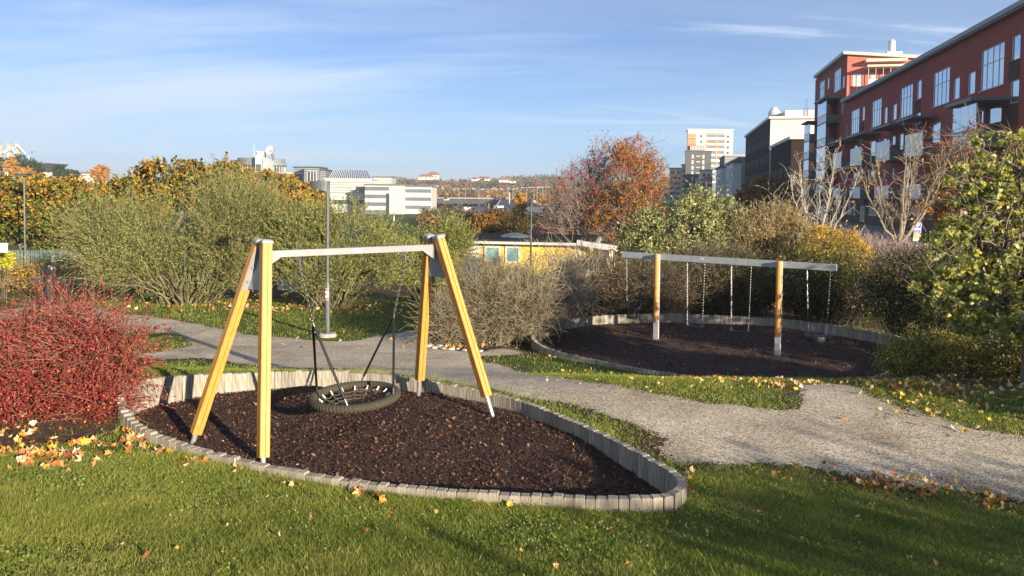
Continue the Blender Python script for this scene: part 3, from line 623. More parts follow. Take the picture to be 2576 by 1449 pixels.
def hang(name, x0, x1, yt, label, kind):
    ta_, tb_ = onb(x0), onb(x1); m = P1 + BE * (ta_ + tb_) / 2
    zt = CAM_H + ray((x0 + x1) / 2, yt)[2] / ray((x0 + x1) / 2, yt)[1] * m[1]
    t = thing(name, m + A3(0, 0, ZM2), label, 'swing', 'swings hanging from the long grey beam')
    wd = (tb_ - ta_) / 2; gap = wd * (.86 if kind != 'tyre' else .82)
    for s in (-1, 1):
        a = m + BE * (wd * s) + A3(0, 0, ZBT - .20); b = m + BE * (gap * s) + A3(0, 0, zt + (.22 if kind == 'tyre' else .17 if kind == 'baby' else .02))
        c_ = MB(); chain(c_, a, b, .0042, .044, .0125)
        if kind == 'baby':
            for q in (-1, 1): chain(c_, b, b + QE * (.10 * q) + BE * .0 - A3(0, 0, .15), .0045, .036, .012)
        if kind == 'flat':
            for q in (-1, 1): chain(c_, b + A3(0, 0, .10), b + QE * (.06 * q) - A3(0, 0, .0), .005, .036, .012)
        c_.build('chain', CHROME, t)
        h = MB(); h.tube([a + A3(0, 0, .0), a + A3(0, 0, .045)], .018, 8); h.box(a[0] - .03, a[0] + .03, a[1] - .03, a[1] + .03, a[2] + .035, a[2] + .042); h.build('hanger', STEEL, t)
        if kind == 'tyre': MB().tube([b, b - A3(0, 0, .12) + BE * (-.02 * s), b - A3(0, 0, .22) + BE * (.02 * s) * -1], .011, 8).build('hook_rod', STEEL, t)
    c0 = m + A3(0, 0, zt)
    if kind == 'flat':
        s_ = MB(); w, d_, hh = .235, .09, .022
        prof = [(-w, .012), (-w * .92, 0), (w * .92, 0), (w, .012), (w * .95, hh + .018), (w * .5, hh), (-w * .5, hh), (-w * .95, hh + .018)]
        s_.prism([c0 + BE * x + A3(0, 0, z - .02) for x, z in prof], -QE * d_, QE * d_); s_.build('seat', BLACKRUB, t)
        g = MB()
        for q in range(6): g.beam(c0 + BE * (-.17 + q * .068) + A3(0, 0, .006) - QE * .08, c0 + BE * (-.17 + q * .068) + A3(0, 0, .006) + QE * .08, .02, .008)
        g.build('tread', BLACKRUB, t)
    if kind == 'baby':
        a = np.arange(25) * 2 * np.pi / 24
        for zz, ww, dd, r_ in ((0, .20, .15, .022), (-.27, .17, .13, .018)):
            rm = MB(); rm.tube([c0 + BE * (ww * math.copysign(abs(math.cos(q)) ** .6, math.cos(q))) + QE * (dd * math.copysign(abs(math.sin(q)) ** .6, math.sin(q))) + A3(0, 0, zz) for q in a], r_, 8, caps=False)
            rm.build('seat_rim', BLACKRUB, t, smooth=True)
        MB().prism([c0 + BE * (.18 * math.cos(q)) + QE * (.14 * math.sin(q)) + A3(0, 0, -.29) for q in a[:-1]], A3(0, 0, 0), A3(0, 0, .025)).build('seat', BLACKRUB, t)
        for q in (.3, 1.05, 2.1, 2.85, 3.7, 4.7, 5.75):
            v = BE * (.19 * math.cos(q)) + QE * (.145 * math.sin(q)); MB().beam(c0 + v * .98 + A3(0, 0, -.28), c0 + v + A3(0, 0, 0), .05, .018, up=v).build('side_bar', BLACKRUB, t)
    if kind == 'tyre':
        n1, n2 = 60, 16; th = np.arange(n1) * 2 * np.pi / n1; ph = np.arange(n2) * 2 * np.pi / n2; TH, PH = np.meshgrid(th, ph, indexing='ij')
        cx = np.sign(np.cos(PH)) * np.abs(np.cos(PH)) ** .6; cz = np.sign(np.sin(PH)) * np.abs(np.sin(PH)) ** .6
        rw = .225 + .085 * cx; tr = np.where(cx > .75, .006 * np.sign(np.sin(30 * TH)), 0)
        cc = c0 + A3(0, 0, -.10)
        V = np.stack([(rw + tr) * np.cos(TH), (rw + tr) * np.sin(TH), .085 * cz], -1).reshape(-1, 3) + cc
        i, j = np.meshgrid(np.arange(n1), np.arange(n2), indexing='ij'); I = lambda a, b: (a % n1) * n2 + b % n2
        obj_np('tyre', V, np.stack([I(i, j), I(i + 1, j), I(i + 1, j + 1), I(i, j + 1)], -1).reshape(-1, 4), BLACKRUB, t, smooth=True)
hang('toddler_swing', 1576, 1617, 775, 'black bucket seat swing for toddlers at the far end of the beam', 'baby')
hang('flat_swing', 1729, 1773, 820, 'black flat board swing next to the left orange post', 'flat')
hang('flat_swing', 1840, 1890, 834, 'black flat board swing next to the right orange post', 'flat')
hang('tyre_swing', 2031, 2090, 838, 'black car tyre hung flat on two chains at the near end of the beam', 'tyre')
# ------------------------------------------------------------------ grass
def lawn_ok(X, Y, edge=0.0):
    ok = ~inpoly(X, Y, R1) & ~inpoly(X, Y, R2) & ~inpoly(X, Y, YARD)
    on = inpoly(X, Y, PATH) & ~inpoly(X, Y, ISL)
    return ok, on
def scatter(n, y0, y1, g, xr=.74, xl=-.74, clip=16):
    Y = np.sqrt(g.uniform(y0 ** 2, y1 ** 2, n)); X = g.uniform(xl, xr, n) * Y; k = np.abs(X) < clip; return X[k], Y[k]
GPAL = np.array([(.13, .19, .026), (.22, .27, .038), (.32, .34, .065), (.42, .39, .11), (.46, .40, .19), (.07, .12, .025)])
def blades(n, y0, y1, h, w, seed, name_label, thin=1.0):
    g = np.random.default_rng(seed); X, Y = scatter(n, y0, y1, g)
    ok, on = lawn_ok(X, Y); s = soil_mask(X, Y)
    cl = vnoise(X, Y, 3.0, 31) + .7 * vnoise(X, Y, 9, 32)
    wr = np.zeros(len(X))
    for (x, y, r, a) in [(1700, 1130, .7, .9), (1850, 1120, 1.0, .8), (2250, 1205, .9, .9), (2420, 1225, .8, .8), (1260, 872, .9, 1.), (1500, 1040, .6, .45), (760, 930, .6, .5), (2080, 968, .8, .7)]:
        p = hit(x, y); wr = np.maximum(wr, a * np.exp(-(((X - p[0]) ** 2 + (Y - p[1]) ** 2) / r ** 2)))
    ed = np.full(len(X), 9.); io = np.where(on)[0]
    for q in np.concatenate([PATH[::2], ISL[::2]]): ed[io] = np.minimum(ed[io], np.hypot(X[io] - q[0], Y[io] - q[1]))
    pr = np.where(on, .012 + .42 * np.exp(-(ed / .25) ** 2), 1.0) * np.where(s > 0, .06, 1.0) * (1 - wr) * np.clip(.85 + .35 * cl, .35, 1)
    oo = np.where(~on)[0]; eo = np.full(len(oo), 9.); Xo = X[oo]; Yo = Y[oo]
    for q in PATH[::2]: eo = np.minimum(eo, np.hypot(Xo - q[0], Yo - q[1]))
    pr[oo] *= 1 - .55 * np.exp(-(eo / .3) ** 2)
    k = ok & (g.random(len(X)) < pr); X = X[k]; Y = Y[k]; cl = cl[k]; n = len(X)
    # distance to the pit edge: longer tufts against the posts
    Rn = R1[::3, :2]; dmin = np.full(n, 9.)
    for q in Rn: dmin = np.minimum(dmin, np.hypot(X - q[0], Y - q[1]))
    H = h * g.gamma(6, 1 / 6, n) * (.8 + .35 * np.clip(cl, -1, 1)) * (1 + .8 * np.exp(-(dmin / .22) ** 2)) * np.where(g.random(n) < .03, 1.6, 1)
    a = g.uniform(0, 2 * np.pi, n); ln = g.uniform(.25, 1.0, n) * H; b = g.uniform(0, 2 * np.pi, n)
    base = np.column_stack([X, Y, gz(X, Y) - .004]); lean = np.column_stack([np.cos(a), np.sin(a), np.zeros(n)])
    side = np.column_stack([np.cos(b), np.sin(b), np.zeros(n)]) * (w * g.uniform(.6, 1.3, n))[:, None] / 2
    up = np.array([0, 0, 1.]); m = base + up * (H * .55)[:, None] + lean * (ln * .3)[:, None]; t = base + up * (H * .92)[:, None] * 1 + lean * ln[:, None]
    V = np.stack([base - side, base + side, t], 1).reshape(-1, 3); F = np.arange(n)[:, None] * 3 + np.array([0, 1, 2])
    ci = np.clip((vnoise(X, Y, 1.1, 33) * 1.4 + vnoise(X, Y, 5, 34) + g.normal(0, .55, n)) * 1.1 + 1.4, 0, 3.999); i0 = ci.astype(int); fr_ = (ci - i0)[:, None]
    C = GPAL[i0] * (1 - fr_) + GPAL[np.minimum(i0 + 1, 4)] * fr_; dead = g.random(n) < .06; C[dead] = GPAL[4] * g.uniform(.7, 1.2, (dead.sum(), 1))
    C *= g.uniform(.8, 1.2, (n, 1))
    o = obj_np('grass', V, F, leafmat('grass_blade', .4, .5), colors=np.repeat(C, 3, 0), origin=(0, 0, 0))
    tag(o, name_label, 'grass', kind='stuff'); return n
ng = blades(900000, 4.2, 8.6, .036, .0060, 1, 'short green lawn grass in front of the near bark pit')
ng += blades(320000, 8.6, 14.5, .040, .0095, 2, 'green lawn grass between the two bark pits')
ng += blades(150000, 14.5, 33, .052, .020, 3, 'sunlit lawn grass round the centre lamp post')

# broad clover-like leaves in the lawn
def lawn_weeds(n, seed):
    g = np.random.default_rng(seed); X, Y = scatter(n, 4.9, 11, g); ok, on = lawn_ok(X, Y); s = soil_mask(X, Y)
    k = ok & ~on & (s == 0) & (g.random(len(X)) < np.clip(.25 + 1.2 * vnoise(X, Y, 1.8, 71) + .25 * (X > 0), .02, 1)); X = X[k]; Y = Y[k]; n = len(X)
    C = np.column_stack([X, Y, gz(X, Y) + g.uniform(.015, .05, n)]); return C
def leaves_np(C, size, pal, w, g, normal=None, spread=1.0, aspect=.5, colvar=.15, fold=.25, droop=None, dirs=None):
    """rhombic leaves with a folded midrib; returns V, F, colours"""
    n = len(C); 
    if dirs is None:
        d = g.normal(0, 1, (n, 3))
        if droop is not None: d[:, 2] -= droop
    else: d = dirs + g.normal(0, spread, (n, 3)) * .45
    d /= np.linalg.norm(d, axis=1, keepdims=True) + 1e-9
    r = g.normal(0, 1, (n, 3)) if normal is None else normal + g.normal(0, .55, (n, 3))
    s = np.cross(d, r); s /= np.linalg.norm(s, axis=1, keepdims=True) + 1e-9; u = np.cross(s, d)
    L_ = (size * g.uniform(.6, 1.35, n))[:, None]; Wd = L_ * aspect
    V = np.stack([C, C + d * L_ * .5 + s * Wd * .5 + u * Wd * fold, C + d * L_, C + d * L_ * .5 - s * Wd * .5 + u * Wd * fold], 1).reshape(-1, 3)
    o = np.arange(n)[:, None] * 4; F = np.concatenate([o + np.array([0, 1, 2]), o + np.array([0, 2, 3])])
    pal = np.asarray(pal, float); idx = g.choice(len(pal), n, p=None if w is None else w) if not isinstance(w, np.ndarray) or w.ndim == 1 else (w.cumsum(1) > g.random((n, 1))).argmax(1)
    c = pal[idx] * g.uniform(1 - colvar, 1 + colvar, (n, 1))
    return V, F, np.repeat(c, 4, 0)
gw = np.random.default_rng(77)
C = lawn_weeds(26000, 77); V, F,  cc = leaves_np(C, .024, [(.12, .20, .045), (.17, .25, .06), (.24, .30, .10)], None, gw, normal=np.tile([0, -.2, 1.], (len(C), 1)), aspect=.8)
o = obj_np('ground_cover', V, F, LEAF, colors=cc, origin=(0, 0, 0)); tag(o, 'small round clover leaves spread through the front lawn', 'ground cover', kind='stuff')

# ------------------------------------------------------------------ fallen leaves
LOB = np.array([(0, 0), (.18, .10), (.50, .05), (.34, .30), (.62, .55), (.34, .55), (.26, .72), (0, 1.0), (-.26, .72), (-.34, .55), (-.62, .55), (-.34, .30), (-.50, .05), (-.18, .10)])
def lobed(C, size, pal, g, upbias=1.2, curl=.25, w=None, down=0.0):
    n = len(C); nn = np.column_stack([g.normal(0, 1, n), g.normal(0, 1, n), g.normal(0, .4, n) + upbias]); nn /= np.linalg.norm(nn, axis=1, keepdims=True)
    d = g.normal(0, 1, (n, 3)); d[:, 2] -= down; d -= nn * (d * nn).sum(1, keepdims=True); d /= np.linalg.norm(d, axis=1, keepdims=True); s = np.cross(d, nn)
    L_ = (size * g.uniform(.55, 1.3, n))[:, None, None]; cu = g.uniform(-.1, 1, n)[:, None] * curl
    x = LOB[:, 0]; y = LOB[:, 1] - .4; r2 = x ** 2 + y ** 2
    V = C[:, None] + L_ * (s[:, None] * x[:, None] + d[:, None] * y[:, None] + nn[:, None] * (cu * r2 * 1.6 + g.normal(0, .04, (n, len(LOB))))[..., None])
    Cc = (C - nn * 0)[:, None]; V = np.concatenate([V, Cc], 1); m = len(LOB) + 1
    o = np.arange(n)[:, None] * m; F = []
    for i in range(len(LOB)): F.append(o + np.array([len(LOB), i, (i + 1) % len(LOB)]))
    pal = np.asarray(pal, float); c = pal[g.choice(len(pal), n, p=w)] * g.uniform(.75, 1.2, (n, 1)); return V.reshape(-1, 3), np.concatenate(F), np.repeat(c, m, 0)
FALL = [(.55, .27, .07), (.62, .36, .13), (.45, .16, .045), (.60, .42, .22), (.28, .11, .04), (.62, .42, .06), (.70, .55, .38)]
def litter(spots, seed, label):
    g = np.random.default_rng(seed); CS = []; sz = []
    for (x, y, rx, ry, n, s) in spots:
        for _ in range(n):
            p = hit(x + g.normal(0, rx), y + g.normal(0, ry)); CS.append(p + np.array([0, 0, g.uniform(.012, .05)])); sz.append(s)
    CS = np.array(CS); k = ~(inpoly(CS[:, 0], CS[:, 1], R1) | inpoly(CS[:, 0], CS[:, 1], R2)); CS = CS[k]; sz = np.array(sz)[k]
    V, F, c = lobed(CS, sz, FALL, g, .8, .75)
    o = obj_np('fallen_leaves', V, F, leafmat('dry_leaf', .2, .7), colors=c, origin=(0, 0, 0)); tag(o, label, 'fallen leaves', kind='stuff')
litter([(90, 1150, 80, 12, 64, .10), (250, 1128, 60, 9, 26, .10), (130, 1178, 50, 8, 20, .08), (345, 1105, 22, 10, 26, .08), (405, 1140, 14, 4, 12, .095), (495, 1165, 18, 4, 12, .09), (600, 1185, 10, 4, 4, .08), (720, 1222, 16, 6, 6, .06),
        (895, 1245, 14, 5, 8, .08), (960, 1262, 14, 4, 6, .07), (1240, 1262, 40, 5, 8, .07), (1450, 1272, 60, 5, 10, .06), (1730, 1225, 10, 16, 9, .07), (600, 1330, 500, 70, 26, .045), (1700, 1330, 600, 70, 26, .045),
        (60, 1100, 60, 22, 40, .07)], 41, 'yellow and orange maple leaves lying along the front lawn and red shrub')
litter([(2230, 1215, 60, 12, 90, .055), (2330, 1235, 60, 12, 60, .06), (2500, 1262, 50, 10, 40, .06), (2050, 1195, 100, 14, 25, .045), (2290, 962, 70, 12, 170, .07), (2420, 985, 100, 16, 100, .07), (2450, 1030, 140, 30, 90, .06), (2150, 962, 60, 5, 40, .06),
        (1460, 900, 60, 5, 45, .06), (1650, 935, 90, 5, 60, .06), (1850, 955, 90, 5, 80, .065), (1970, 968, 40, 5, 50, .065), (1700, 960, 200, 14, 90, .045)], 42, 'reddish brown leaves lying in front of the far bark pit and the right shrubs')
litter([(1150, 862, 60, 10, 120, .10), (1240, 845, 50, 14, 120, .10), (1200, 868, 60, 8, 60, .10), (700, 770, 160, 8, 200, .10), (950, 780, 120, 12, 120, .10), (850, 850, 60, 14, 16, .09), (430, 745, 80, 10, 40, .1), (1420, 800, 60, 10, 60, .1),
        (1700, 785, 300, 6, 90, .1)], 43, 'orange leaves lying beneath the bare shrubs and willows behind the path')

# ------------------------------------------------------------------ plants
def bez(A, B, C, K):
    t = np.linspace(0, 1, K)[None, :, None]; return A[:, None] * (1 - t) ** 2 + 2 * B[:, None] * t * (1 - t) + C[:, None] * t ** 2
class Blob:
    """an envelope of ellipsoids measured on the photograph, each at its own distance"""
    def __init__(s, els): 
        s.e = []
        for (x, y, rx, ry, Y) in els:
            c = at(x, y, Y); s.e.append((c, np.array([mt(rx, Y), mt(rx, Y) * .8, mt(ry, Y)])))
        s.w = np.array([r[0] * r[2] for c, r in s.e]); s.w /= s.w.sum()
    def sample(s, n, g, lo=.35, hi=1.0, zmin=None):
        k = g.choice(len(s.e), n, p=s.w); d = g.normal(0, 1, (n, 3)); d /= np.linalg.norm(d, axis=1, keepdims=True)
        r = g.uniform(lo ** 3, hi ** 3, n) ** (1 / 3); C = np.array([c for c, _ in s.e])[k]; R = np.array([q for _, q in s.e])[k]
        P = C + d * R * r[:, None]; N = d / R; N /= np.linalg.norm(N, axis=1, keepdims=True); return P, N
def branches(g, base, T, r0, r1, K=7, bend=.25, jit=.05, sides=4):
    n = len(T); B = base if len(np.shape(base)) == 2 else np.tile(base, (n, 1)); d = T - B; L_ = np.linalg.norm(d, axis=1, keepdims=True)
    mid = B + d * .5 + np.array([0, 0, 1.]) * L_ * bend + g.normal(0, 1, (n, 3)) * L_ * .08; P = bez(B, mid, T, K)
    P[:, 1:-1] += g.normal(0, 1, (n, K - 2, 3)) * L_[:, None] * jit * .3
    R = np.linspace(1, 0, K)[None] * (r0 - r1) + r1; R = np.tile(R, (n, 1)) * g.uniform(.6, 1.3, (n, 1)); return P, R
def shoots(g, P0, D, ln, K=6, grav=.0, jit=.12):
    n = len(P0); D = D / (np.linalg.norm(D, axis=1, keepdims=True) + 1e-9); step = (ln / (K - 1))[:, None]; P = [P0]; d = D
    for k in range(K - 1):
        d = d + g.normal(0, jit, (n, 3)) + np.array([0, 0, -grav]); d /= np.linalg.norm(d, axis=1, keepdims=True); P.append(P[-1] + d * step)
    return np.stack(P, 1)
def joinVF(parts):
    V = []; F3 = []; F4 = []; C = []; n = 0
    for v, f, c in parts:
        V.append(v); C.append(c)
        for q in (f if isinstance(f, list) else [f]): (F4 if q.shape[1] == 4 else F3).append(q + n)
        n += len(v)
    return np.concatenate(V), [np.concatenate(x) for x in (F4, F3) if x], np.concatenate(C)
def ground_base(x, Y, off=0.0):
    d = ray(x, 700); X = d[0] / d[1] * Y; return np.array([X, Y, float(gz(X, Y)) + off])
nleaf = 0
def clump(P, seed):
    r = np.random.default_rng(seed + 999); s = np.linalg.norm(P.max(0) - P.min(0)); a = 0
    for k in range(7):
        w = r.normal(0, 1, 3); w *= r.uniform(8, 26) / s / np.linalg.norm(w); a = a + np.sin(P @ w + r.uniform(0, 6.28))
    return a / 2.6
def shrub(name, label, cat, x, Y, els, seed, nC, nL, size, pal, w=None, aspect=.45, cs=.16, lo=.5, stems=60, r0=.02, r1=.004, shoot=0, sl=(.5, 1.1), grav=.03, lps=10, upd=.7, tw=TWIG, basew=.6, group=None, droop=None, wfn=None, twigs=0, tl=(.3, .7), tr=.005, trunk=None, lobedleaf=False, parts=('crown', 'stems'), colvar=.2, sides=3, trans=None, bx=None, tgrav=0, tup=.35, zfloor=True, bend=.2):
    global nleaf
    g = np.random.default_rng(seed); bl = Blob(els); base = ground_base(x, Y) if bx is None else bx
    root = thing(name, base, label, cat, group); 
    if nL or shoot:
        parts_ = []
        if nL:
            CP, CN = bl.sample(nC, g, lo)
            k = g.integers(0, nC, nL); P = CP[k] + g.normal(0, 1, (nL, 3)) * cs * mt(np.mean([e[2] for e in els]), Y) * np.array([1, 1, .8]); 
            ww = w if wfn is None else wfn(P, CP[k], g)
            nrm = CN[k] + np.array([0, 0, .5])
            if lobedleaf: parts_.append(lobed(P, np.full(nL, size), pal, g, .6, .35, w, down=droop or 0))
            else: parts_.append(leaves_np(P, size, pal, ww, g, normal=nrm, aspect=aspect, droop=droop, colvar=colvar))
        if shoot:
            SP, SN = bl.sample(shoot * 2, g, lo, .92); q_ = clump(SP, seed); o_ = np.argsort(-q_ + g.normal(0, .18, len(q_)))[:shoot]; SP = SP[o_]; SN = SN[o_]; cen = np.array([c for c, _ in bl.e]).mean(0)
            D = SN * .55 + np.array([0, 0, upd]) + g.normal(0, .3, (shoot, 3)); ln = g.uniform(*sl, shoot); S = shoots(g, SP - D * .0, D, ln, 4, grav, .16)
            u = g.uniform(.15, 1, (shoot, lps)) * 2.999; i0 = u.astype(int); f_ = (u - i0)[..., None]; ar = np.arange(shoot)[:, None]
            Q = S[ar, i0] * (1 - f_) + S[ar, np.minimum(i0 + 1, 3)] * f_; Dd = S[ar, np.minimum(i0 + 1, 3)] - S[ar, i0]; Dd /= np.linalg.norm(Dd, axis=2, keepdims=True) + 1e-9
            Q = Q.reshape(-1, 3); Dd = Dd.reshape(-1, 3); ww = w if wfn is None else wfn(Q, Q, g)
            parts_.append(leaves_np(Q, size, pal, ww, g, aspect=aspect, dirs=Dd, spread=1.0, colvar=colvar, normal=np.tile(-_F * .0 + np.array([0, 0, .3]), (len(Q), 1))))
        V, F, c = joinVF(parts_); nleaf += sum(len(f) for f in F)
        gzv = gz(V[:, 0], V[:, 1]); V[:, 2] = np.maximum(V[:, 2], gzv + .01)
        obj_np(parts[0], V, F, LEAF if trans is None else leafmat('leaf_thin', trans), root, colors=c)
    # woody part
    mbw = MB()
    if trunk:
        th_, tr_, n_t = trunk; tp = base + np.array([0, 0, th_]); 
        tpts = np.array([base - np.array([0, 0, .2]), base + np.array([0, 0, th_ * .5]) + g.normal(0, .03, 3), tp]); V, F = tubes(tpts[None], np.array([[tr_ * 1.25, tr_, tr_ * .75]]), 8); mbw.add(V, F)
        T, _ = bl.sample(n_t, g, .25, .75); B = base + np.array([0, 0, 1.]) * g.uniform(th_ * .55, th_, (n_t, 1)); Pq, Rq = branches(g, B, T, tr_ * .5, tr_ * .12, 8, .15); mbw.add(*tubes(Pq, Rq, 5))
        if stems:
            k = g.integers(0, n_t, stems); q = g.integers(3, 7, stems); B = Pq[k, q]; T, _ = bl.sample(stems, g, .5, 1.0); near = B + (T - B) * .75; P_, R_ = branches(g, B, near, r0, r1, 6, .1); mbw.add(*tubes(P_, R_, sides))
    elif stems:
        T, _ = bl.sample(stems, g, .55, 1.02)
        bw = mt(max(e[2] for e in els), Y) * basew if len(els) == 1 else None
        cx = T[:, :2]; B = np.column_stack([base[0] + (T[:, 0] - base[0]) * basew * g.uniform(.2, 1, stems), base[1] + (T[:, 1] - base[1]) * basew * g.uniform(.2, 1, stems), np.zeros(stems)])
        B[:, 2] = gz(B[:, 0], B[:, 1]) - .05; P_, R_ = branches(g, B, T, r0, r1, 7, bend); mbw.add(*tubes(P_, R_, sides))
    if shoot: mbw.add(*tubes(S, np.linspace(tr, tr * .4, 4)[None] * np.ones((shoot, 1)), 3))
    if twigs:
        TP, TN = bl.sample(twigs * 2, g, .2, .97); q_ = clump(TP, seed + 5); o_ = np.argsort(-q_ + g.normal(0, .5, len(q_)))[:twigs]; TP = TP[o_]; TN = TN[o_]; D = TN * .5 + g.normal(0, .8, (twigs, 3)) + np.array([0, 0, tup]); S2 = shoots(g, TP, D, g.uniform(*tl, twigs), 4, tgrav, .38); 
        S2[..., 2] = np.maximum(S2[..., 2], gz(S2[..., 0], S2[..., 1]) + .02)
        mbw.add(*tubes(S2, np.linspace(tr, tr * .5, 4)[None] * np.ones((twigs, 1)), 3))
    if mbw.n: mbw.build(parts[1] if not trunk else 'trunk', tw, root)
    return root

WILP = [(.24, .28, .05), (.32, .35, .08), (.40, .40, .14), (.11, .16, .035), (.25, .25, .09)]
WT = mat('willow_twig', (.09, .085, .04), (.21, .18, .09), scale=4, rough=.85)
shrub('willow_bush', 'largest olive green willow bush, between the left lamp post and the swing', 'bush', 470, 29,
      [(480, 590, 205, 118, 29), (330, 630, 130, 80, 28.5), (610, 600, 120, 125, 29), (420, 680, 190, 60, 28.5), (240, 600, 60, 60, 28.5), (560, 690, 120, 50, 28.5)], 101, 300, 15000, .10, WILP, None, .25, .13, .45, 130, .035, .012, 4600, (.6, 1.7), .03, 12, .75, WT, .35, 'willow bushes behind the path', tr=.008)
shrub('willow_bush', 'olive willow bush with visible stems, directly behind the centre lamp post', 'bush', 830, 28,
      [(770, 635, 80, 95, 28), (880, 620, 100, 80, 28), (940, 650, 60, 90, 27.5), (800, 690, 110, 50, 27.5)], 102, 200, 5000, .10, WILP, None, .26, .13, .45, 130, .03, .012, 2200, (.5, 1.2), .04, 14, .85, WT, .35, 'willow bushes behind the path', tr=.008)
shrub('willow_bush', 'grey green willow bush, beside the yellow building and behind the swing beam', 'bush', 1080, 30,
      [(1080, 620, 90, 60, 30), (1010, 650, 60, 55, 29.5), (1140, 620, 45, 38, 30), (1070, 680, 90, 50, 29)], 103, 160, 8000, .095, WILP, np.array([.35, .3, .15, .15, .05]), .28, .13, .4, 70, .03, .008, 1900, (.5, 1.0), .04, 14, .8, WT, .4, 'willow bushes behind the path', tr=.008)

CHP = [(.10, .13, .024), (.26, .22, .035), (.42, .22, .035), (.34, .14, .03), (.05, .07, .016), (.48, .30, .05)]
def chw(top, base):
    def f(P, C, g):
        v = np.sin(C[:, 0] * 2.1 + C[:, 2] * 1.7 + 3 * np.sin(C[:, 0])) * .5 + .5; h = np.clip((P[:, 2] - base) / (top - base), 0, 1); t = np.clip(h * .75 + v * .4 - .15, 0, 1)[:, None]
        a = np.array([.36, .2, .04, .03, .35, .02]); b = np.array([.13, .26, .28, .13, .05, .15]); return a * (1 - t) + b * t
    return f
shrub('chestnut_tree', 'broad clipped chestnut tree turning orange, above the slatted fence and behind the left lamp post', 'tree', 60, 43,
      [(60, 520, 120, 85, 43), (-60, 520, 110, 85, 43), (165, 530, 95, 85, 42.5), (120, 560, 80, 60, 42)], 111, 640, 19000, .24, CHP, None, .62, .09, .7, 50, .03, .01, wfn=chw(4.2, 0), trunk=(2.6, .17, 16), tw=BARK, group='clipped chestnut trees behind the fence')
shrub('chestnut_tree', 'green and rust coloured chestnut tree at the edge of the largest willow', 'tree', 262, 41,
      [(250, 545, 80, 85, 41), (300, 510, 70, 60, 41), (210, 580, 60, 50, 41)], 112, 260, 7000, .24, CHP, None, .62, .09, .7, 30, .03, .01, wfn=chw(4.4, 0), trunk=(2.6, .16, 12), tw=BARK, group='clipped chestnut trees behind the fence')
shrub('maple_tree', 'orange and green maple hedge tree rising over the largest willow at its left', 'tree', 420, 39,
      [(400, 470, 90, 62, 39), (480, 465, 70, 55, 39), (360, 520, 80, 60, 39)], 113, 330, 9000, .22, CHP, None, .6, .09, .7, 40, .03, .01, wfn=chw(4.2, 1), trunk=(2.4, .16, 12), tw=BARK, group='maples behind the willows', shoot=60, sl=(.4, 1.0), lps=5)
shrub('maple_tree', 'rust coloured maple hedge tree below the round office with the satellite dish', 'tree', 590, 39,
      [(570, 465, 70, 58, 39), (640, 475, 60, 50, 39), (600, 530, 90, 50, 39)], 114, 300, 8000, .22, CHP, None, .6, .09, .7, 40, .03, .01, wfn=chw(4.0, 1), trunk=(2.4, .16, 12), tw=BARK, group='maples behind the willows', shoot=60, sl=(.4, 1.0), lps=5)
shrub('maple_tree', 'golden yellow and orange maple left of the centre lamp head', 'tree', 740, 39,
      [(720, 495, 70, 50, 39), (780, 525, 50, 42, 39), (700, 550, 80, 50, 39)], 115, 260, 7500, .22, CHP, np.array([.1, .28, .25, .12, .05, .2]), .6, .09, .7, 30, .03, .01, trunk=(2.2, .15, 12), tw=BARK, group='maples behind the willows')

# red shrub front left
REDP = [(.33, .048, .048), (.23, .030, .036), (.42, .09, .06), (.15, .028, .022), (.50, .17, .05), (.22, .18, .05)]
shrub('barberry_shrub', 'wide red leaved shrub with arching thorny twigs beside the near pit', 'shrub', 90, 10.2,
      [(110, 870, 150, 100, 10.6), (-30, 890, 150, 115, 10.4), (215, 900, 110, 130, 10.0), (60, 990, 190, 100, 9.8), (240, 1010, 80, 80, 9.6), (-60, 1020, 120, 90, 9.6), (100, 815, 130, 40, 11.2), (290, 910, 50, 60, 10.2)], 121, 700, 36000, .036, REDP, np.array([.36, .26, .17, .11, .06, .04]), .62, .20, .35, 260, .009, .003, 1500, (.3, .8), .12, 16, .25, mat('red_twig', (.12, .055, .04), (.30, .19, .12), scale=3, rough=.8), .75, twigs=900, tl=(.3, .8), tr=.003, tgrav=.06, colvar=.3)

def shade_topw(z0, z1):  # shade painted in as near-black leaves low down, yellow leaves on top
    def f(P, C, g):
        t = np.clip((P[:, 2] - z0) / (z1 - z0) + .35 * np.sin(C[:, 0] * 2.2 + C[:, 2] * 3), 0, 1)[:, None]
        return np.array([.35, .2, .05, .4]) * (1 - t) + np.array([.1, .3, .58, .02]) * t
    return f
# bare tangle left of the far pit
GB = [(.22, .17, .12), (.36, .15, .06), (.17, .16, .07)]
shrub('bare_shrub', 'leafless tangled grey shrub by the path between both play pits', 'shrub', 1220, 20,
      [(1190, 785, 100, 75, 20), (1290, 775, 110, 75, 20), (1120, 810, 55, 62, 19.5), (1370, 760, 90, 75, 21)], 131, 100, 1600, .06, GB, None, .5, .2, .4, 150, .016, .005, twigs=3900, tl=(.4, 1.15), tr=.006, tw=mat('olive_twig', (.10, .082, .05), (.27, .225, .14), scale=4, rough=.9), tup=.8, basew=.6, group='bare shrubs round the far pit', trans=.3)
shrub('bare_shrub', 'leafless shrub with pale upright stems at the left end of the far pit', 'shrub', 1330, 20.2,
      [(1370, 720, 80, 90, 20.5), (1440, 710, 70, 90, 22)], 132, 60, 300, .06, GB, None, .5, .2, .4, 46, .030, .008, twigs=420, tl=(.5, 1.1), tr=.006, tw=mat('pale_stem', (.20, .17, .125), (.36, .32, .24), scale=6, rough=.85), basew=.15, group='bare shrubs round the far pit', bend=.08)
